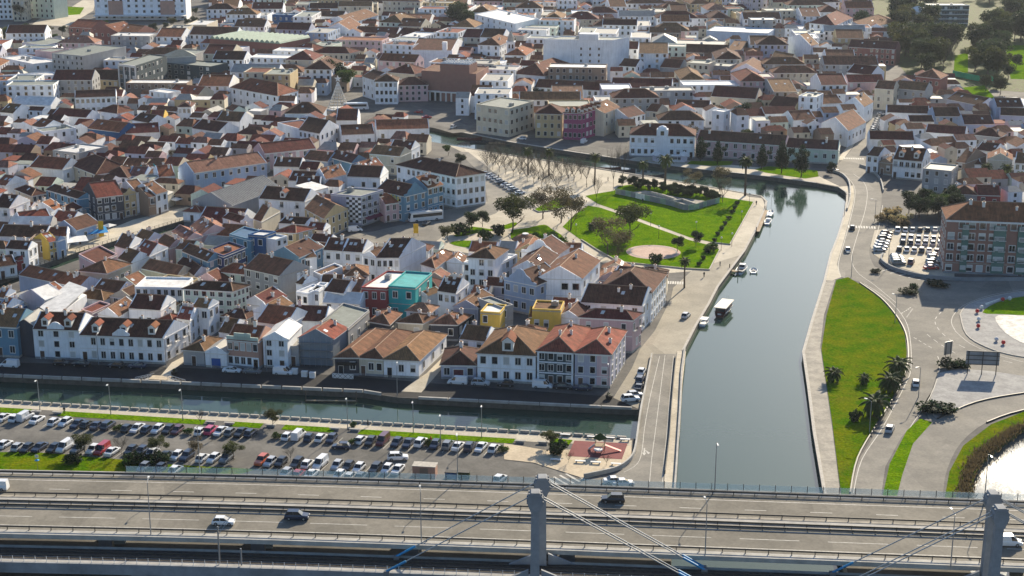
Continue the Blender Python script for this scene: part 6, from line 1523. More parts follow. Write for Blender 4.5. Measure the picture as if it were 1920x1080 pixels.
ROW2 = '10,836,hw 35,841,hs 51,844,hb 75,842,sn 101,844,hb 122,842,vw 146,845,hg 175,846,hw 192,847,vr 211,850,sw 246,848,hb 266,849,hn 285,853,sw 312,857,sb 332,858,hw 351,859,un 380,862,hw 401,863,hw 425,863,ug 491,867,uo 507,870,hs 527,870,hb 557,873,ub 577,873,hw 601,873,vw 632,876,hs 653,878,hb 673,881,hw 704,883,ub 726,883,hw 746,884,sw'
ROW3 = '536,891,hs 560,892,hr 585,892,sw 636,895,hw 657,897,hw 678,896,hg 330,884,hw 300,882,hb 270,880,hg'
for (xa, ya, xb, yb_, n_) in ((0, 786, 480, 816, 30), (530, 821, 640, 827, 7), (668, 829, 935, 846, 17), (0, 836, 140, 846, 9), (165, 847, 435, 865, 17), (485, 868, 755, 886, 17)):
    for k in range(n_ + 1):
        p_ = G(xa + (xb - xa) * k / n_ - 5, ya + (yb_ - ya) * k / n_ + 1); d_ = Vector((math.cos(YW), math.sin(YW), 0)) * 2.4; ribbon('bay_line', [p_ - d_, p_ + d_], .12, .032, 'road_paint', pk)
KK = {'h': 'hatch', 's': 'sedan', 'u': 'suv', 'v': 'van'}
random.seed(3)
for row, wh_, fl in ((ROW1, 'parked in the row beside promenade grass', 0), (ROW2, 'parked in the row beside the bushes', math.pi), (ROW3, 'parked low behind the noise screen', 0)):
    for t in row.split():
        x, y, c = t.split(','); car(float(x), float(y) + 1, YW + (fl if random.random() < .7 else math.pi - fl) + random.uniform(-.04, .04), KK[c[0]], code(c[1]), wh_)
car(640, 841, math.pi - .1, 'hatch', 'dark blue', 'driving between the parking rows'); car(746, 862, 0.05, 'suv', 'white', 'driving past the lower parking row', label='white off-roader driving past the lower parking row')
car(937, 902, 1.1, 'hatch', 'white', 'leaving the parking toward the crossing')
for (x, y, c) in ((18,688,'vw'),(115,684,'hb'),(152,686,'sb'),(218,689,'hb'),(258,690,'sn'),(435,698,'sw'),(473,700,'sg'),(531,702,'vw'),(858,720,'vw'),(901,722,'us'),(948,724,'hb'),(1017,727,'vw'),(1055,729,'sb'),(1092,731,'sn')): car(x, y, a0 + (0 if x % 2 else math.pi), KK[c[0]], code(c[1]), 'parked on the shaded quay street near ' + near_name(G(x, y)))
for (x, y, c, yw) in ((1182,752,'uw',.2),(1190,744,'hs',.2),(1198,730,'sb',1.3),(1200,716,'un',1.3),(1203,700,'hw',1.3)): car(x, y, yw, KK[c[0]], code(c[1]), 'parked beside the road bridge wall')
car(1286, 595, 1.15, 'hatch', 'silver', 'driving on the riverside street')
car(1598, 430, 1.35, 'hatch', 'black', 'driving beside the crossing on main road'); car(1589, 471, 1.45, 'hatch', 'silver', 'driving on the main road by the wide canal')
car(1717, 722, 1.35, 'hatch', 'white', 'driving past the gravel island', lights=True); car(1668, 808, 1.2, 'hatch', 'silver', 'driving past the roadside palms', lights=True)
car(1562, 322, 0, 'sedan', 'black', 'turning by the far road bridge')
dv = (ref[20] - ref[19]); yb = math.atan2(dv.y, dv.x)
car(419, 983, yb, 'hatch', 'white', 'driving on the near motorway carriageway', ZD, True); car(557, 973, yb, 'suv', 'dark blue', 'driving on the near motorway carriageway', ZD, True)
car(1149, 941, yb + math.pi, 'suv', 'black', 'driving on the far motorway carriageway', ZD, True); car(1889, 1022, yb, 'van', 'white', 'driving on the motorway beside the pylon', ZD, True); car(-8, 918, yb + math.pi, 'van', 'white', 'driving on the far motorway carriageway at the earth verge', ZD, True)
car(1152, 906, .1, 'sedan', 'white', 'stopped at the crossing below the viaduct'); car(1168, 910, .1, 'sedan', 'white', 'waiting below the viaduct beside another white saloon')
# bright car park
def lot(x0, y0, dx_, dy_, n, yaw, where):
    for k in range(n):
        c = random.choices(('white', 'silver', 'grey', 'black', 'dark blue', 'red', 'maroon'), (6, 4, 2, 2, 1, .5, .7))[0]
        car(x0 + dx_ * k, y0 + dy_ * k, yaw + random.uniform(-.05, .05), random.choice(('hatch', 'hatch', 'sedan', 'suv')), c, where)
lot(1683, 434, 14, 0, 7, math.pi / 2 - .25, 'parked in the back row of bright car park'); lot(1694, 448, 14, 0.5, 6, math.pi / 2 - .25, 'parked in the second row of bright car park'); lot(1693, 457, 14, .5, 6, math.pi / 2 - .25, 'parked in the third row of bright car park')
lot(1686, 470, 14, .8, 7, math.pi / 2 - .25, 'parked in the front row of bright car park'); lot(1662, 440, -2.2, 5.2, 7, .1, 'parked along the road side of bright car park'); lot(1680, 484, 1.5, 4, 4, .1, 'parked beside the shrub corner of bright car park'); lot(1753, 482, -1.5, 4.6, 6, .1, 'parked beside the apartment block in bright car park')
car(1708, 494, 1.2, 'suv', 'maroon', 'standing alone in the bright car park aisle')
for k in range(11): 
    c = random.choice(('white', 'silver', 'grey', 'black', 'white')); car(912 + k * 6.2, 328 + k * 3.6, .5, random.choice(('hatch', 'sedan')), c, 'parked slantwise beside the tree plaza')
for k in range(9): car(1652 - k * 1.8, 216 + k * 3.8, .6, random.choice(('hatch', 'sedan')), random.choice(('white', 'silver', 'grey', 'black')), 'parked along the straight climbing street')
for k in range(12): car(1482 + random.uniform(0, 35), 36 + random.uniform(0, 30), random.choice((0, 1.57)), 'hatch', random.choice(('white', 'silver', 'grey')), 'parked in the bright yard beside white manor')
for (x, y, c, lab) in ((666,434,'vw','parked before the chequered block'),(800,421,'sb','driving behind the yellow sign'),(25,393,'sw','parked beside the beige hip house'),(45,397,'hb','parked beside the beige hip house'),(1815,352,'hw','parked below the shed palms'),(1835,354,'hs','parked below the shed palms'),(1860,356,'hb','parked below the shed palms'),(1822,333,'vw','parked before the cream shed'),(1095,268,'vw','parked on the far quay road'),(978,262,'hw','parked beside the cream post building'),(1205,285,'vw','parked by the customs house'),(850,240,'hw','driving through the shaded far road'),(800,222,'sr','stopped in the town square'),(785,212,'hr','stopped in the town square')):
    car(x, y, random.choice((.3, 3.0, 1.2)), KK[c[0]], code(c[1]), lab)
# coach
def coach(px, py, yaw, label, L_=12.0):
    r = empty('coach', G(px, py), yaw, label=label, cat='bus'); m = MB()
    prof = [(-L_ / 2, .4), (L_ / 2 - .1, .4), (L_ / 2, 1.2), (L_ / 2 - .55, 3.2), (L_ / 2 - 1.0, 3.45), (-L_ / 2 + .2, 3.45), (-L_ / 2, 3.2)]
    f = [(x, -1.25, z) for x, z in prof]; g = [(x, 1.25, z) for x, z in prof]; m.face(f); m.face(g[::-1])
    for k in range(7): m.face([f[k], g[k], g[(k + 1) % 7], f[(k + 1) % 7]])
    m.build('body', 'carpaint_white', r); m = MB()
    for s in (-1, 1): m.box(-L_ / 2 + .4, s * 1.26 - .012, 1.75, L_ / 2 - 1.1, s * 1.26 + .012, 2.85)
    m.face([(L_ / 2 - .06, -1.1, 1.3), (L_ / 2 - .06, 1.1, 1.3), (L_ / 2 - .5, 1.1, 3.1), (L_ / 2 - .5, -1.1, 3.1)]); m.v = [(x + (.04 if k >= len(m.v) - 4 else 0), y, z) for k, (x, y, z) in enumerate(m.v)]; m.build('windows', 'carglass', r)
    for x in (-L_ * .3, L_ * .3):
        for s in (-1, 1): inst('wheel', CAR['van']['wheel'], r, (x, s * 1.16, .48), 0 if s < 0 else math.pi, 1.45)
coach(798, 414, math.pi + .17 + .22, 'white touring coach waiting before ornate teal house'); coach(668, 206, .1, 'white bus standing at the cone light tree')
# ================================================================== BOATS
def hull(L_, wd, h, mat, bow=.25, name='hull', parent=None, z=-1.55, stern=.8):
    m = MB(); secs = []
    for t in np.linspace(0, 1, 9):
        w = wd / 2 * (stern + (1 - stern) * min(1, t / .3)) * (1 if t < .6 else math.cos((t - .6) / .4 * math.pi / 2 * .97)); up = bow * max(0, t - .6) ** 2 * 6
        x = (t - .5) * L_; secs.append([(x, -w, z + h + up), (x, -w * .7, z), (x, w * .7, z), (x, w, z + h + up), (x, w * .85, z + h + up - .02), (x, w * .85, z + h * .55), (x, -w * .85, z + h * .55), (x, -w * .85, z + h + up - .02)])
    for a, b in zip(secs, secs[1:]):
        for k in range(8): m.face([a[k], a[(k + 1) % 8], b[(k + 1) % 8], b[k]])
    m.face(secs[0]); m.face(secs[-1][::-1]); return m.build(name, mat, parent)
mk('canopy_cream', (.74, .69, .58), .7); mk('hull_maroon', (.10, .025, .025), .4); mk('hull_dark', (.03, .035, .05), .5)
r = empty('tour_boat', G(1358, 585, -1.5), R(68), label='dark red tour boat with cream canopy on the wide canal', cat='boat'); hull(11, 3.4, 1.2, 'hull_maroon', parent=r, z=-.1)
m = MB(); m.box(-4.6, -1.4, .9, 3.2, 1.4, 2.4); m.build('cabin', 'hull_maroon', r); m = MB(); m.box(-5.1, -1.75, 2.5, 4.0, 1.75, 2.68); m.build('canopy', 'canopy_cream', r)
for k in range(7): m = MB(); m.box(-4.4 + k * 1.05, 1.41, 1.5, -3.6 + k * 1.05, 1.44, 2.2); m.build('window', 'glass', r)
for s in (-1, 1): m = MB(); m.box(-4.8, s * 1.62 - .05, 1.05, 3.4, s * 1.62 + .05, 1.35); m.build('fender_rail', 'white_paint', r)
m = MB(); m.box(-4.72, -1.2, 1.4, -4.62, 1.2, 2.2); m.build('stern_window', 'glass', r); m = MB(); m.box(-5.6, -.5, .75, -5.52, .5, 1.15); m.build('name_board', 'white_paint', r)
m = MB(); m.tube([(3.5, 0, 2.6), (3.5, 0, 3.9)], .04, 5); m.build('mast', 'metal_grey', r)
r = empty('motor_boat', G(1391, 508, -1.5), R(70), label='white motor boat with dark stern moored at pontoon', cat='boat'); hull(8.5, 2.9, 1.2, 'white_paint', parent=r, z=-.1); m = MB(); m.box(-.2, -.9, .7, 1.6, .9, 2.1); m.build('wheelhouse', 'white_paint', r); m = MB(); m.box(-.26, -.85, 1.3, 1.66, .85, 1.9); m.build('windows', 'carglass', r); m = MB(); m.box(-3.9, -1.2, .6, -1.2, 1.2, 1.0); m.build('stern_cover', 'hull_dark', r); m = MB(); m.tube([(.2, 0, 2.1), (.2, 0, 3.6)], .04, 5); m.build('mast', 'metal_grey', r)
r = empty('dinghy', G(1413, 510, -1.5), R(80), label='small round white dinghy beside the motor boat', cat='boat'); hull(4.2, 2.4, .8, 'white_paint', parent=r, z=-.1); m = MB(); m.box(-.6, -.6, .3, .5, .6, .6); m.build('seat', 'hull_dark', r)
r = empty('small_boat', G(1320, 608, -1.5), R(70), label='small white boat with awning tied at quay steps', cat='boat'); hull(5, 2.2, .9, 'white_paint', parent=r, z=-.1); m = MB(); m.box(-1.2, -1.0, 1.6, 1.6, 1.0, 1.7); m.build('awning', 'awning_white', r); m = MB(); [m.tube([(x, y, .5), (x, y, 1.6)], .04, 4) for x in (-1.1, 1.5) for y in (-.9, .9)]; m.build('awning_posts', 'metal_grey', r)
r = empty('motor_boat', G(1440, 418, -1.5), R(75), label='white motor boat at the wooden landing stage', cat='boat'); hull(7, 2.4, 1.1, 'white_paint', parent=r, z=-.1); m = MB(); m.box(-.3, -.7, .7, 1.2, .7, 1.5); m.build('wheelhouse', 'white_paint', r)
r = empty('sail_boat', G(1445, 402, -1.5), R(75), label='white sailing boat with mast beside wooden landing stage', cat='boat'); hull(7, 2.2, 1.0, 'white_paint', parent=r, z=-.1); m = MB(); m.tube([(.5, 0, .5), (.5, 0, 8)], .05, 5); m.build('mast', 'metal_grey', r); m = MB(); m.tube([(.5, 0, 1.6), (-2.6, 0, 1.5)], .12, 5); m.build('furled_sail', 'awning_white', r)
for (x, y, yw, mt, lab) in ((890,757,.1,'hull_dark','long dark wooden boat moored under quay parapet'),(1138,318,-.15,'hull_maroon','red painted long boat on the far canal'),(1165,322,-.15,'hull_dark','dark long boat behind the red one'),(1220,332,-.12,'hull_dark','long boat moored below palm on far canal'),(880,262,-.1,'hull_maroon','red long boat beside the far quay road'),(905,268,-.1,'hull_dark','dark long boat beside the far quay road'),(940,270,-.1,'wood','wooden long boat at the far quay')):
    r = empty('long_boat', G(x, y, -1.5), yw, label=lab, cat='boat'); hull(11, 2.0, .8, mt, .9, parent=r, z=-.1); m = MB(); [m.box(-3 + k * 1.6, -.8, .35, -2.6 + k * 1.6, .8, .45) for k in range(4)]; m.build('benches', 'wood', r)
# landing stage and pontoon
def plank_deck(name, px, label, w=2.2, z=-.3):
    p = GL(px); r = empty(name, p[0], label=label, cat='landing stage'); b = p[0]; rs = resample(p, .6)
    for a, c in zip(rs, rs[1:]):
        t = (c - a).normalized(); n_ = Vector((-t.y, t.x, 0)) * w / 2; a_, c_ = a - b + t * .02, c - b - t * .02; m = MB(); m.prism([(a_ - n_)[:2], (c_ - n_)[:2], (c_ + n_)[:2], (a_ + n_)[:2]], z - .12, z); m.build('plank', 'wood', r)
    for q in (p[0], p[-1]): m = MB(); o = q - b; m.lathe([(.14, -2), (.14, 1.2)], 6, 0, o.x, o.y); m.build('pile', 'bark', r)
plank_deck('landing_stage', [(1418,432),(1424,418),(1434,392)], 'brown plank landing stage below the quay lawn')
plank_deck('pontoon', [(1368,502),(1384,506)], 'short greenish pontoon at the motor boat', 1.6, -.6)
plank_deck('floating_jetty', [(573,742),(668,743)], 'thin floating jetty in the narrow canal', .7, -1.1)
# quay steps bridge with slanted white railings
p = G(300, 712); r = empty('quay_steps', p, a0, label='pale wooden steps with slanted railings at the alley mouth', cat='steps')
m = MB(); m.box(-2.4, -1.2, -.2, 2.4, 1.6, .5); m.build('landing', 'sand', r)
for s in (-1, 1):
    st = MB()
    for k in range(8): st.box(s * (2.4 + k * .5) - .25, -1.2, -.2 - k * .16, s * (2.4 + k * .5) + .25, .2, .4 - k * .16)
    st.build('flight', 'concrete', r)
    m = MB()
    for y in (-1.2, .2):
        m.tube([(s * 1.5, y, 1.5), (s * 6.4, y, .2)], .06, 4)
        for k in range(6): m.tube([(s * (2.4 + k * .8), y, .3 - k * .2), (s * (2.4 + k * .8), y, 1.3 - k * .22)], .04, 4)
    m.build('railing', 'white_paint', r)
# ================================================================== SMALL THINGS
# billboard seen from behind, small sign
r = empty('billboard', G(1840, 703), -.12, label='billboard on three posts seen from behind on gravel island', cat='billboard')
m = MB(); m.box(-4.0, .05, 2.6, 4.0, .2, 6.2); m.build('panel', 'concrete_grey', r)
m = MB()
for z in (2.7, 3.9, 5.0, 6.1): m.box(-4.0, -.1, z - .08, 4.0, .04, z + .08)
m.build('back_frame', 'rail_grey', r)
for x in (-3.4, 0, 3.4): m = MB(); m.box(x - .1, -.12, 0, x + .1, .03, 6.2); m.build('post', 'rail_grey', r)
r = empty('direction_sign', G(1776, 680), .5, label='tall blue-grey direction sign before the gravel island', cat='sign'); m = MB(); m.box(-1.3, 0, 2.2, 1.3, .1, 5.6); m.build('panel', 'metal_grey', r)
for x in (-.8, .8): m = MB(); m.box(x - .06, -.08, 0, x + .06, 0, 5.4); m.build('post', 'rail_grey', r)
r = empty('info_sign', G(780, 443), 0, label='yellow information sign on two posts by coach street', cat='sign'); m = MB(); m.box(-.8, 0, 1.0, .8, .12, 4.2); m.build('panel', 'sign_yellow', r)
for x in (-.7, .7): m = MB(); m.box(x - .06, .02, 0, x + .06, .1, 1.0); m.build('post', 'rail_grey', r)
r = empty('road_sign', G(71, 882), 0, label='blue round road sign on the rough verge', cat='sign'); m = MB(); m.tube([(0, 0, 0), (0, 0, 2.6)], .04, 5); m.build('post', 'metal_grey', r); m = MB(); m.lathe([(.02, 2.0), (.5, 2.3), (.02, 2.6)], 12); m.build('disc', 'awning_blue', r)
m = MB(); m.box(-.35, -.03, 2.9, .35, .03, 3.5); m.build('plate', 'white_paint', r)
# roundabout spheres
for k, (x, y, c) in enumerate(((1832,587,'r'),(1834,615,'r'),(1881,646,'r'),(1880,565,'r'),(1835,602,'w'),(1868,640,'w'),(1893,563,'w'),(1840,580,'w'))):
    r = empty('sphere_ornament', G(x, y, .15), label=('glossy red' if c == 'r' else 'white') + ' sphere on short stand on the roundabout', cat='ornament', group='spheres on the roundabout'); rad = .55
    m = MB(); m.lathe([(.05, .1)] + [(rad * math.sin(a), .1 + rad - rad * math.cos(a)) for a in np.linspace(.3, 2.9, 9)] + [(.05, .1 + 2 * rad)], 14); o = m.build('ball', 'red_plastic' if c == 'r' else 'white_paint', r); smooth_shade(o.data); m = MB(); m.lathe([(.3, 0), (.22, .16)], 8); m.build('stand', 'metal_grey', r)
p = G(1872, 571, .2); ribbon('white_bench_wall', smooth(GL([(1848,573),(1860,569),(1874,564)]), 4), .4, .15, 'white_paint', h=.5, label='white curved seat wall on the roundabout', cat='wall')
# playground
r = empty('play_tower', G(1125, 845), a0, label='green roofed play tower with red slide', cat='playground')
for x in (-1, 1):
    for y in (-1, 1): m = MB(); m.tube([(x, y, .1), (x, y, 3.0)], .07, 5); m.build('post', 'wood', r)
m = MB(); m.box(-1.1, -1.1, 1.3, 1.1, 1.1, 1.42); m.build('platform', 'wood', r); m = MB(); m.lathe([(1.7, 2.9), (.1, 4.1)], 4); m.build('roof', 'leaf_green', r)
m = MB(); m.slab([(1.1, -.4, 1.45), (1.1, .4, 1.45), (4.6, .4, .25), (4.6, -.4, .25)], .08); m.build('slide', 'red_plastic', r)
m = MB(); m.lathe([(.9, .9), (1.0, 1.0), (.95, 1.2)], 12, 0, -.2, -1.9); m.build('drum_platform', 'white_paint', r); m = MB(); [m.tube([(-.2 + x, -1.9 + y, .1), (-.2 + x, -1.9 + y, 1.0)], .05, 4) for x in (-.6, .6) for y in (-.5, .5)]; m.build('drum_legs', 'rail_grey', r)
m = MB(); m.tube([(-1.1, 0, 1.4), (-2.4, .2, .2)], .25, 6); m.build('climbing_ramp', 'awning_white', r)
for (x, y) in ((1042,865),(1088,868),(1117,870),(1155,873),(1110,822),(1143,824),(1172,827),(1060,818)):
    r = empty('bench', G(x, y), a0, label='white slab bench on the play terrace', cat='bench', group='white benches of the play terrace'); m = MB(); m.box(-1.1, -.3, .42, 1.1, .3, .55); m.build('seat', 'white_paint', r)
    for s in (-.8, .8): m = MB(); m.box(s - .12, -.22, .1, s + .12, .22, .42); m.build('leg', 'concrete', r)
for (x, y) in ((68,774),(108,776),(395,794),(430,796),(508,800),(628,806),(665,808),(975,830),(1018,832)):
    r = empty('bench', G(x, y), a0, label='concrete slab bench at a grass strip end', cat='bench', group='benches of the promenade'); m = MB(); m.box(-1.2, -.35, .38, 1.2, .35, .55); m.build('seat', 'concrete', r); m = MB(); m.box(-.9, -.25, 0, .9, .25, .38); m.build('base', 'concrete_grey', r)
# container and skip
r = empty('container', G(797, 893), a0, label='rust brown container with pale roof behind the screen', cat='container'); m = MB(); m.box(-2.4, -1.2, .1, 2.4, 1.2, 2.6); m.build('body', 'wall_s', r); m = MB(); m.box(-2.5, -1.3, 2.6, 2.5, 1.3, 2.72); m.build('roof', 'stone', r); m = MB(); m.box(-.9, -1.24, .1, .9, -1.2, 2.3); m.build('door', 'wall_m', r)
for k, x in enumerate((846, 870)): r = empty('waste_container', G(x, 897), a0, label=('dark blue' if not k else 'dark green') + ' waste container behind the noise screen', cat='container'); m = MB(); m.prism([(-1.2, -.7), (1.2, -.7), (1.2, .7), (-1.2, .7)], .2, 1.5); m.build('body', 'wall_u' if not k else 'leaf_green', r); m = MB(); m.box(-1.25, -.75, 1.5, 1.25, .75, 1.62); m.build('lid', 'black', r)
# quay side boxes and parasol crates
for k, (x, y) in enumerate(((628,709),(638,709.6),(648,710.2),(658,710.8))):
    r = empty('terrace_screen', G(x, y), a0, label='white cross-braced terrace screen before the bar', cat='screen', group='white screens of the bar terrace'); m = MB(); m.box(-.65, -.04, 0, .65, .04, 1.25); m.build('panel', 'white_paint', r); m = MB(); m.tube([(-.6, -.06, .05), (.6, -.06, 1.2)], .05, 4); m.tube([(-.6, -.06, 1.2), (.6, -.06, .05)], .05, 4); m.build('brace', 'rail_grey', r)
for (x, y) in ((553,701),(586,708),(571,706)): r = empty('crate', G(x, y), a0, label='white crate beside the scaffold on the quay', cat='crate', group='crates beside the scaffold'); m = MB(); m.box(-.7, -.5, 0, .7, .5, 1.3); m.build('box', 'white_paint', r); m = MB(); m.box(-.75, -.55, 1.3, .75, .55, 1.4); m.build('lid', 'trim', r)
for (x, y, lab) in ((327,703,'dark round planter at the alley mouth'), (1142,748,'dark planter at the street corner')): r = empty('planter', G(x, y), 0, label=lab, cat='planter'); m = MB(); m.lathe([(.7, 0), (.9, .9), (.85, 1.0)], 12); m.build('pot', 'black', r); m = MB(); leaf_cloud(m, [(0, 0, 1.1, .6)], 60, .3, random); m.build('plant', 'leaf_dark', r)
# awnings and parasols on the promenade
r = empty('blue_awning', G(176, 450), .45, label='bright blue fabric awning over promenade tables', cat='awning'); m = MB(); m.slab([(-4.5, -2, 2.6), (4.5, -2, 2.6), (4.5, 2.4, 3.6), (-4.5, 2.4, 3.6)], .08); m.build('canopy', 'awning_blue', r); m = MB(); [m.tube([(x, -1.9, 0), (x, -1.9, 2.6)], .05, 4) for x in (-4.4, 0, 4.4)]; m.build('legs', 'metal_grey', r)
r = empty('white_awning', G(141, 466), .45, label='white fabric awning beside the bright blue one', cat='awning'); m = MB(); m.slab([(-4, -2, 2.6), (4, -2, 2.6), (4, 2.4, 3.4), (-4, 2.4, 3.4)], .08); m.build('canopy', 'awning_white', r); m = MB(); [m.tube([(x, -1.9, 0), (x, -1.9, 2.6)], .05, 4) for x in (-3.9, 0, 3.9)]; m.build('legs', 'metal_grey', r)
r = empty('yellow_banner', G(191, 448), .45, label='tall yellow banner beside the blue awning', cat='banner'); m = MB(); m.box(-.8, 0, .8, .8, .1, 6.0); m.build('cloth', 'sign_yellow', r); m = MB(); m.tube([(-.85, .05, 0), (-.85, .05, 6.2)], .06, 5); m.build('pole', 'metal_grey', r)
for (x, y) in ((341,378),(360,381),(350,376),(370,384),(205,436),(330,386)):
    r = empty('parasol', G(x, y), .3, label='white square parasol on the promenade terrace', cat='parasol', group='white parasols'); m = MB(); m.tube([(0, 0, 0), (0, 0, 2.9)], .05, 5); m.build('pole', 'metal_grey', r); m = MB(); m.lathe([(2.6, 2.35), (2.55, 2.45), (.15, 3.1)], 4); m.build('canopy', 'awning_white', r)
# cone shaped light tree with star
r = empty('cone_light_tree', G(635, 205), 0, label='cone-shaped lattice light tree topped by a star', cat='light tree'); m = MB(); 
for k in range(16): a = k * math.pi / 8; m.tube([(5.2 * math.cos(a), 5.2 * math.sin(a), 0), (.3 * math.cos(a), .3 * math.sin(a), 13)], .14, 4)
m.build('cone_ribs', 'awning_white', r); m = MB()
for k in range(9): z = 1 + k * 1.4; rad = 5.2 - z * .375; m.tube([(rad * math.cos(a), rad * math.sin(a), z) for a in np.linspace(0, 2 * math.pi, 17)], .16, 4)
m.build('hoops', 'sand', r); m = MB(); m.lathe([(5.6, 0), (5.4, .6)], 16); m.build('base', 'white_paint', r)
m = MB(); P_ = [((1.7 if k % 2 == 0 else .7) * math.sin(k * math.pi / 5), (1.7 if k % 2 == 0 else .7) * math.cos(k * math.pi / 5)) for k in range(10)]; f = [(x, -.15, 14.5 + z) for x, z in P_]; g = [(x, .15, 14.5 + z) for x, z in P_]; m.face(f); m.face(g[::-1]); [m.face([f[k], f[(k + 1) % 10], g[(k + 1) % 10], g[k]]) for k in range(10)]; m.build('star', 'white_paint', r)
# white kiosk pavilion on the far bank
r = empty('kiosk', G(1256, 303), -.12, label='white quay kiosk with two pyramid roofs on far bank', cat='kiosk'); m = MB(); m.box(-6, -1.5, .2, 6, 1.5, .4); m.build('floor', 'white_paint', r); m = MB(); m.box(-4.4, -1.2, 2.4, 4.4, 1.2, 2.6); m.build('link_roof', 'white_paint', r)
for s in (-1, 1): m = MB(); m.lathe([(2.5, 2.7), (.1, 4.4)], 4, 0, s * 5.6, 0); m.build('pyramid_roof', 'white_paint', r); m = MB(); m.box(s * 5.6 - 1.3, -1.2, .4, s * 5.6 + 1.3, 1.2, 2.7); m.build('booth', 'wall_l', r)
for x in (-3, 0, 3): m = MB(); m.box(x - .08, -1.2, .4, x + .08, -1.05, 2.4); m.build('post', 'white_paint', r)
# fenced dig in the upper lawn
fp = GL([(960 + x / 4, 270 + y / 4) for x, y in ((775,375),(900,400),(1000,425),(1180,462),(1300,500),(1385,492),(1480,462),(1570,440))]); r = empty('site_fence', fp[3], label='grey sheet fence round the dig in the upper lawn', cat='fence'); base = fp[3]
rs = resample(fp, 2.4)
for k, (a, b) in enumerate(zip(rs, rs[1:])):
    a, b = a - base, b - base; t = (b - a).normalized(); n_ = Vector((-t.y, t.x, 0)) * .03; m = MB(); m.prism([(a - n_)[:2], (b - t * .06 - n_)[:2], (b - t * .06 + n_)[:2], (a + n_)[:2]], 0.05, 2.1); m.build('fence_sheet', 'white_paint' if k in (4, 5) else random.choice(('concrete_grey', 'concrete_grey', 'metal_grey', 'roof_N')), r)
fw = [G(960 + x / 4, 270 + y / 4) for x, y in ((880,365),(1000,350),(1250,400),(1500,435),(1380,480),(1200,440))]; sheet('dig_floor', fw, .10, 'path_worn', label='bare dug soil inside the site fence', cat='ground')
for pts, lab in (([(960,385),(1040,375),(1140,400),(1230,430)], 'low old wall inside the dig, longer'), ([(1210,440),(1280,430),(1370,462)], 'low old wall inside the dig, shorter')): ribbon('dig_wall', GL([(960 + x / 4, 270 + y / 4) for x, y in pts]), .6, 0, 'stone', h=1.0, label=lab, cat='wall')
# tennis fence by the park
fp = GL([(1786,142),(1812,148),(1842,154),(1868,152)]); r = empty('tennis_fence', fp[0], label='bright green mesh fence by the park lawn', cat='fence')
for k, (a, b) in enumerate(zip(resample(fp, 4), resample(fp, 4)[1:])): a, b = a - fp[0], b - fp[0]; m = MB(); t = (b - a).normalized(); n_ = Vector((-t.y, t.x, 0)) * .04; m.prism([(a - n_)[:2], (b - t * .1 - n_)[:2], (b - t * .1 + n_)[:2], (a + n_)[:2]], 0.05, 3); m.build('mesh_panel', 'tennis_green' if 'tennis_green' in MATS else (mk('tennis_green', (.02, .32, .16), .7) and 'tennis_green'), r)
# far road bridge abutment over the canal end
ribbon('bridge_abutment', smooth(GL([(1560,322),(1580,330),(1592,345),(1594,372),(1588,395)]), 4), .5, -1.6, 'concrete', h=2.6, label='curved pale parapet of the far road bridge', cat='wall')
ribbon('road_parapet', smooth(GL([(1612,312),(1632,320),(1650,338),(1656,360)]), 4), .4, 0, 'concrete', h=1.0, label='pale parapet of main road before ornate villa', cat='wall')
# people
def person(px, py, rz, shirt, label, z=0.0, legs='hull_dark'):
    p = G(px, py, z); me = bpy.data.meshes.new('person')
    J = [((0, 0, .95), .15), ((0, 0, 1.2), .17), ((0, 0, 1.42), .16), ((0, 0, 1.52), .06), ((0, .01, 1.66), .105), ((0, .01, 1.74), .09), ((.2, 0, 1.40), .07), ((.27, .03, 1.12), .05), ((.28, .12, .88), .04), ((-.2, 0, 1.40), .07), ((-.27, -.03, 1.12), .05), ((-.28, .02, .86), .04), ((.1, .0, .88), .10), ((.11, .12, .48), .075), ((.11, .0, .08), .05), ((.11, .16, .04), .045), ((-.1, 0, .88), .10), ((-.11, -.05, .48), .075), ((-.11, -.25, .09), .05), ((-.11, -.1, .04), .045)]
    E_ = [(0, 1), (1, 2), (2, 3), (3, 4), (4, 5), (2, 6), (6, 7), (7, 8), (2, 9), (9, 10), (10, 11), (0, 12), (12, 13), (13, 14), (14, 15), (0, 16), (16, 17), (17, 18), (18, 19)]
    me.from_pydata([j[0] for j in J], E_, []); o = bpy.data.objects.new('person', me); COL.objects.link(o); o.location = p + Vector((0, 0, .05)); o.rotation_euler = (0, 0, rz)
    sk = o.modifiers.new('skin', 'SKIN'); o.modifiers.new('sub', 'SUBSURF').levels = 1
    for v, j in zip(me.skin_vertices[0].data if me.skin_vertices else [], J): v.radius = (j[1], j[1])
    if not me.skin_vertices:
        bm = bmesh.new(); bm.from_mesh(me); ly = bm.verts.layers.skin.verify()
        for v, j in zip(bm.verts, J): v[ly].radius = (j[1], j[1]); v[ly].use_root = (v.index == 0)
        bm.to_mesh(me); bm.free()
    me.materials.append(MATS[shirt]); tag(o, label, 'person')
person(398, 826, .4, 'hull_dark', 'person in dark clothes walking across the parking lot'); person(121, 776, .2, 'black', 'person in black standing beside promenade bench'); person(808, 832, 1, 'red_plastic', 'person in red walking between parked cars'); person(690, 800, 2, 'black', 'person in dark coat walking on the promenade')
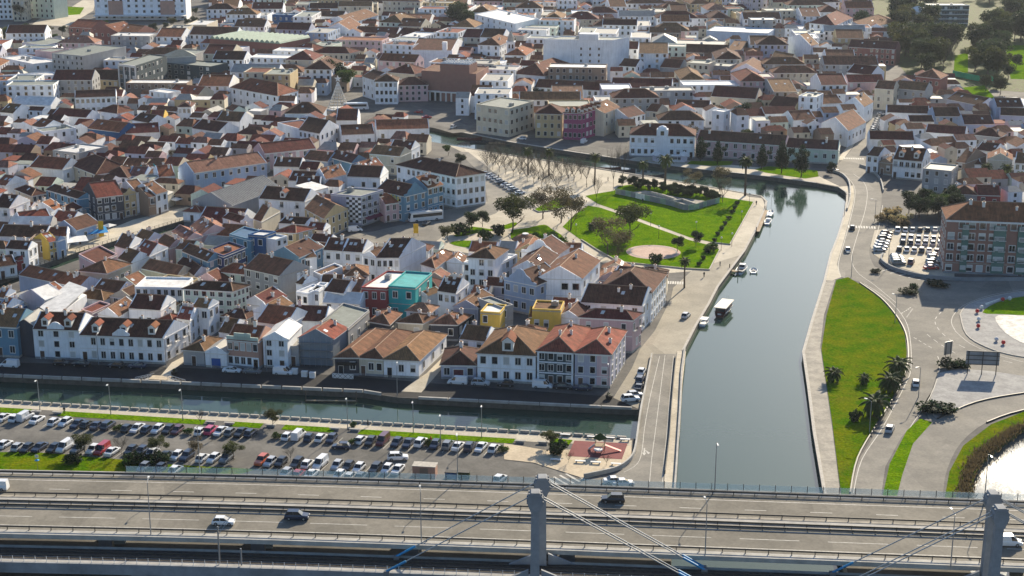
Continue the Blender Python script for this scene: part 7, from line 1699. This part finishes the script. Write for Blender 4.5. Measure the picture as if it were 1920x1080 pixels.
person(1418, 385, 0, 'hull_dark', 'person in dark clothes on the quay walk'); person(1205, 381, 0, 'black', 'person in black walking on the upper lawn')
for (x, y) in ((935,335),(990,312),(1065,335),(1100,352),(1010,340),(1140,340),(970,298),(1190,352),(1320,520),(1350,500)): person(x, y, random.uniform(0, 6), random.choice(('hull_dark', 'black')), 'person in dark clothes on the pale plaza or quay')
# overhead wires of the railway mast omitted by the distance; bollards along the far promenade
pb = empty('promenade_railing', G(150, 472), label='low dark railing along the small canal promenade', cat='railing'); base = pb.location.copy(); l = [p - base for p in GL([(-60,544),(0,523.5),(150,471.5),(345,412.5)])]
m = MB(); m.tube([(p.x, p.y, .95) for p in l], .05, 4); m.tube([(p.x, p.y, .5) for p in l], .04, 4); m.build('handrail', 'rail_grey', pb); m = MB(); m.box(-.06, -.06, 0, .06, .06, 1.0); pm_ = m.mesh('railing_post', 'rail_grey')
for p in resample(l, 2.0): inst('post', pm_, pb, (p.x, p.y, 0))
# ================================================================== HAZE
hz = MB(); hz.box(-1800, -60, -3.2, 1800, 1900, 134)
MATS['haze'] = mh = bpy.data.materials.new('haze'); mh.use_nodes = True; nt = mh.node_tree; nt.nodes.remove(nt.nodes['Principled BSDF'])
pv = nt.nodes.new('ShaderNodeVolumePrincipled'); pv.inputs['Color'].default_value = (.80, .88, 1.0, 1); pv.inputs['Density'].default_value = HAZE; pv.inputs['Anisotropy'].default_value = .35
nt.links.new(pv.outputs[0], nt.nodes['Material Output'].inputs['Volume'])
hz.build('haze', 'haze', None, label='thin pale haze over the town', cat='haze', kind='stuff')
# ================================================================== LABELS: look-alikes that share a label share a group
seen = {}
for o in list(COL.objects):
    if o.parent is None and o.get('label'): seen.setdefault(o['label'], []).append(o)
for lab, os_ in seen.items():
    if len(os_) > 1:
        for o in os_:
            if not o.get('group'): o['group'] = 'look-alikes: ' + lab
for o in COL.objects:
    if o.parent is None and o.type in ('MESH', 'EMPTY') and o.get('category') == 'house' and not o.get('group'): o['group'] = 'houses of the old town'
print('OBJECTS', len(COL.objects), 'HOUSES', n_house, 'STUFF', len(STUFF))
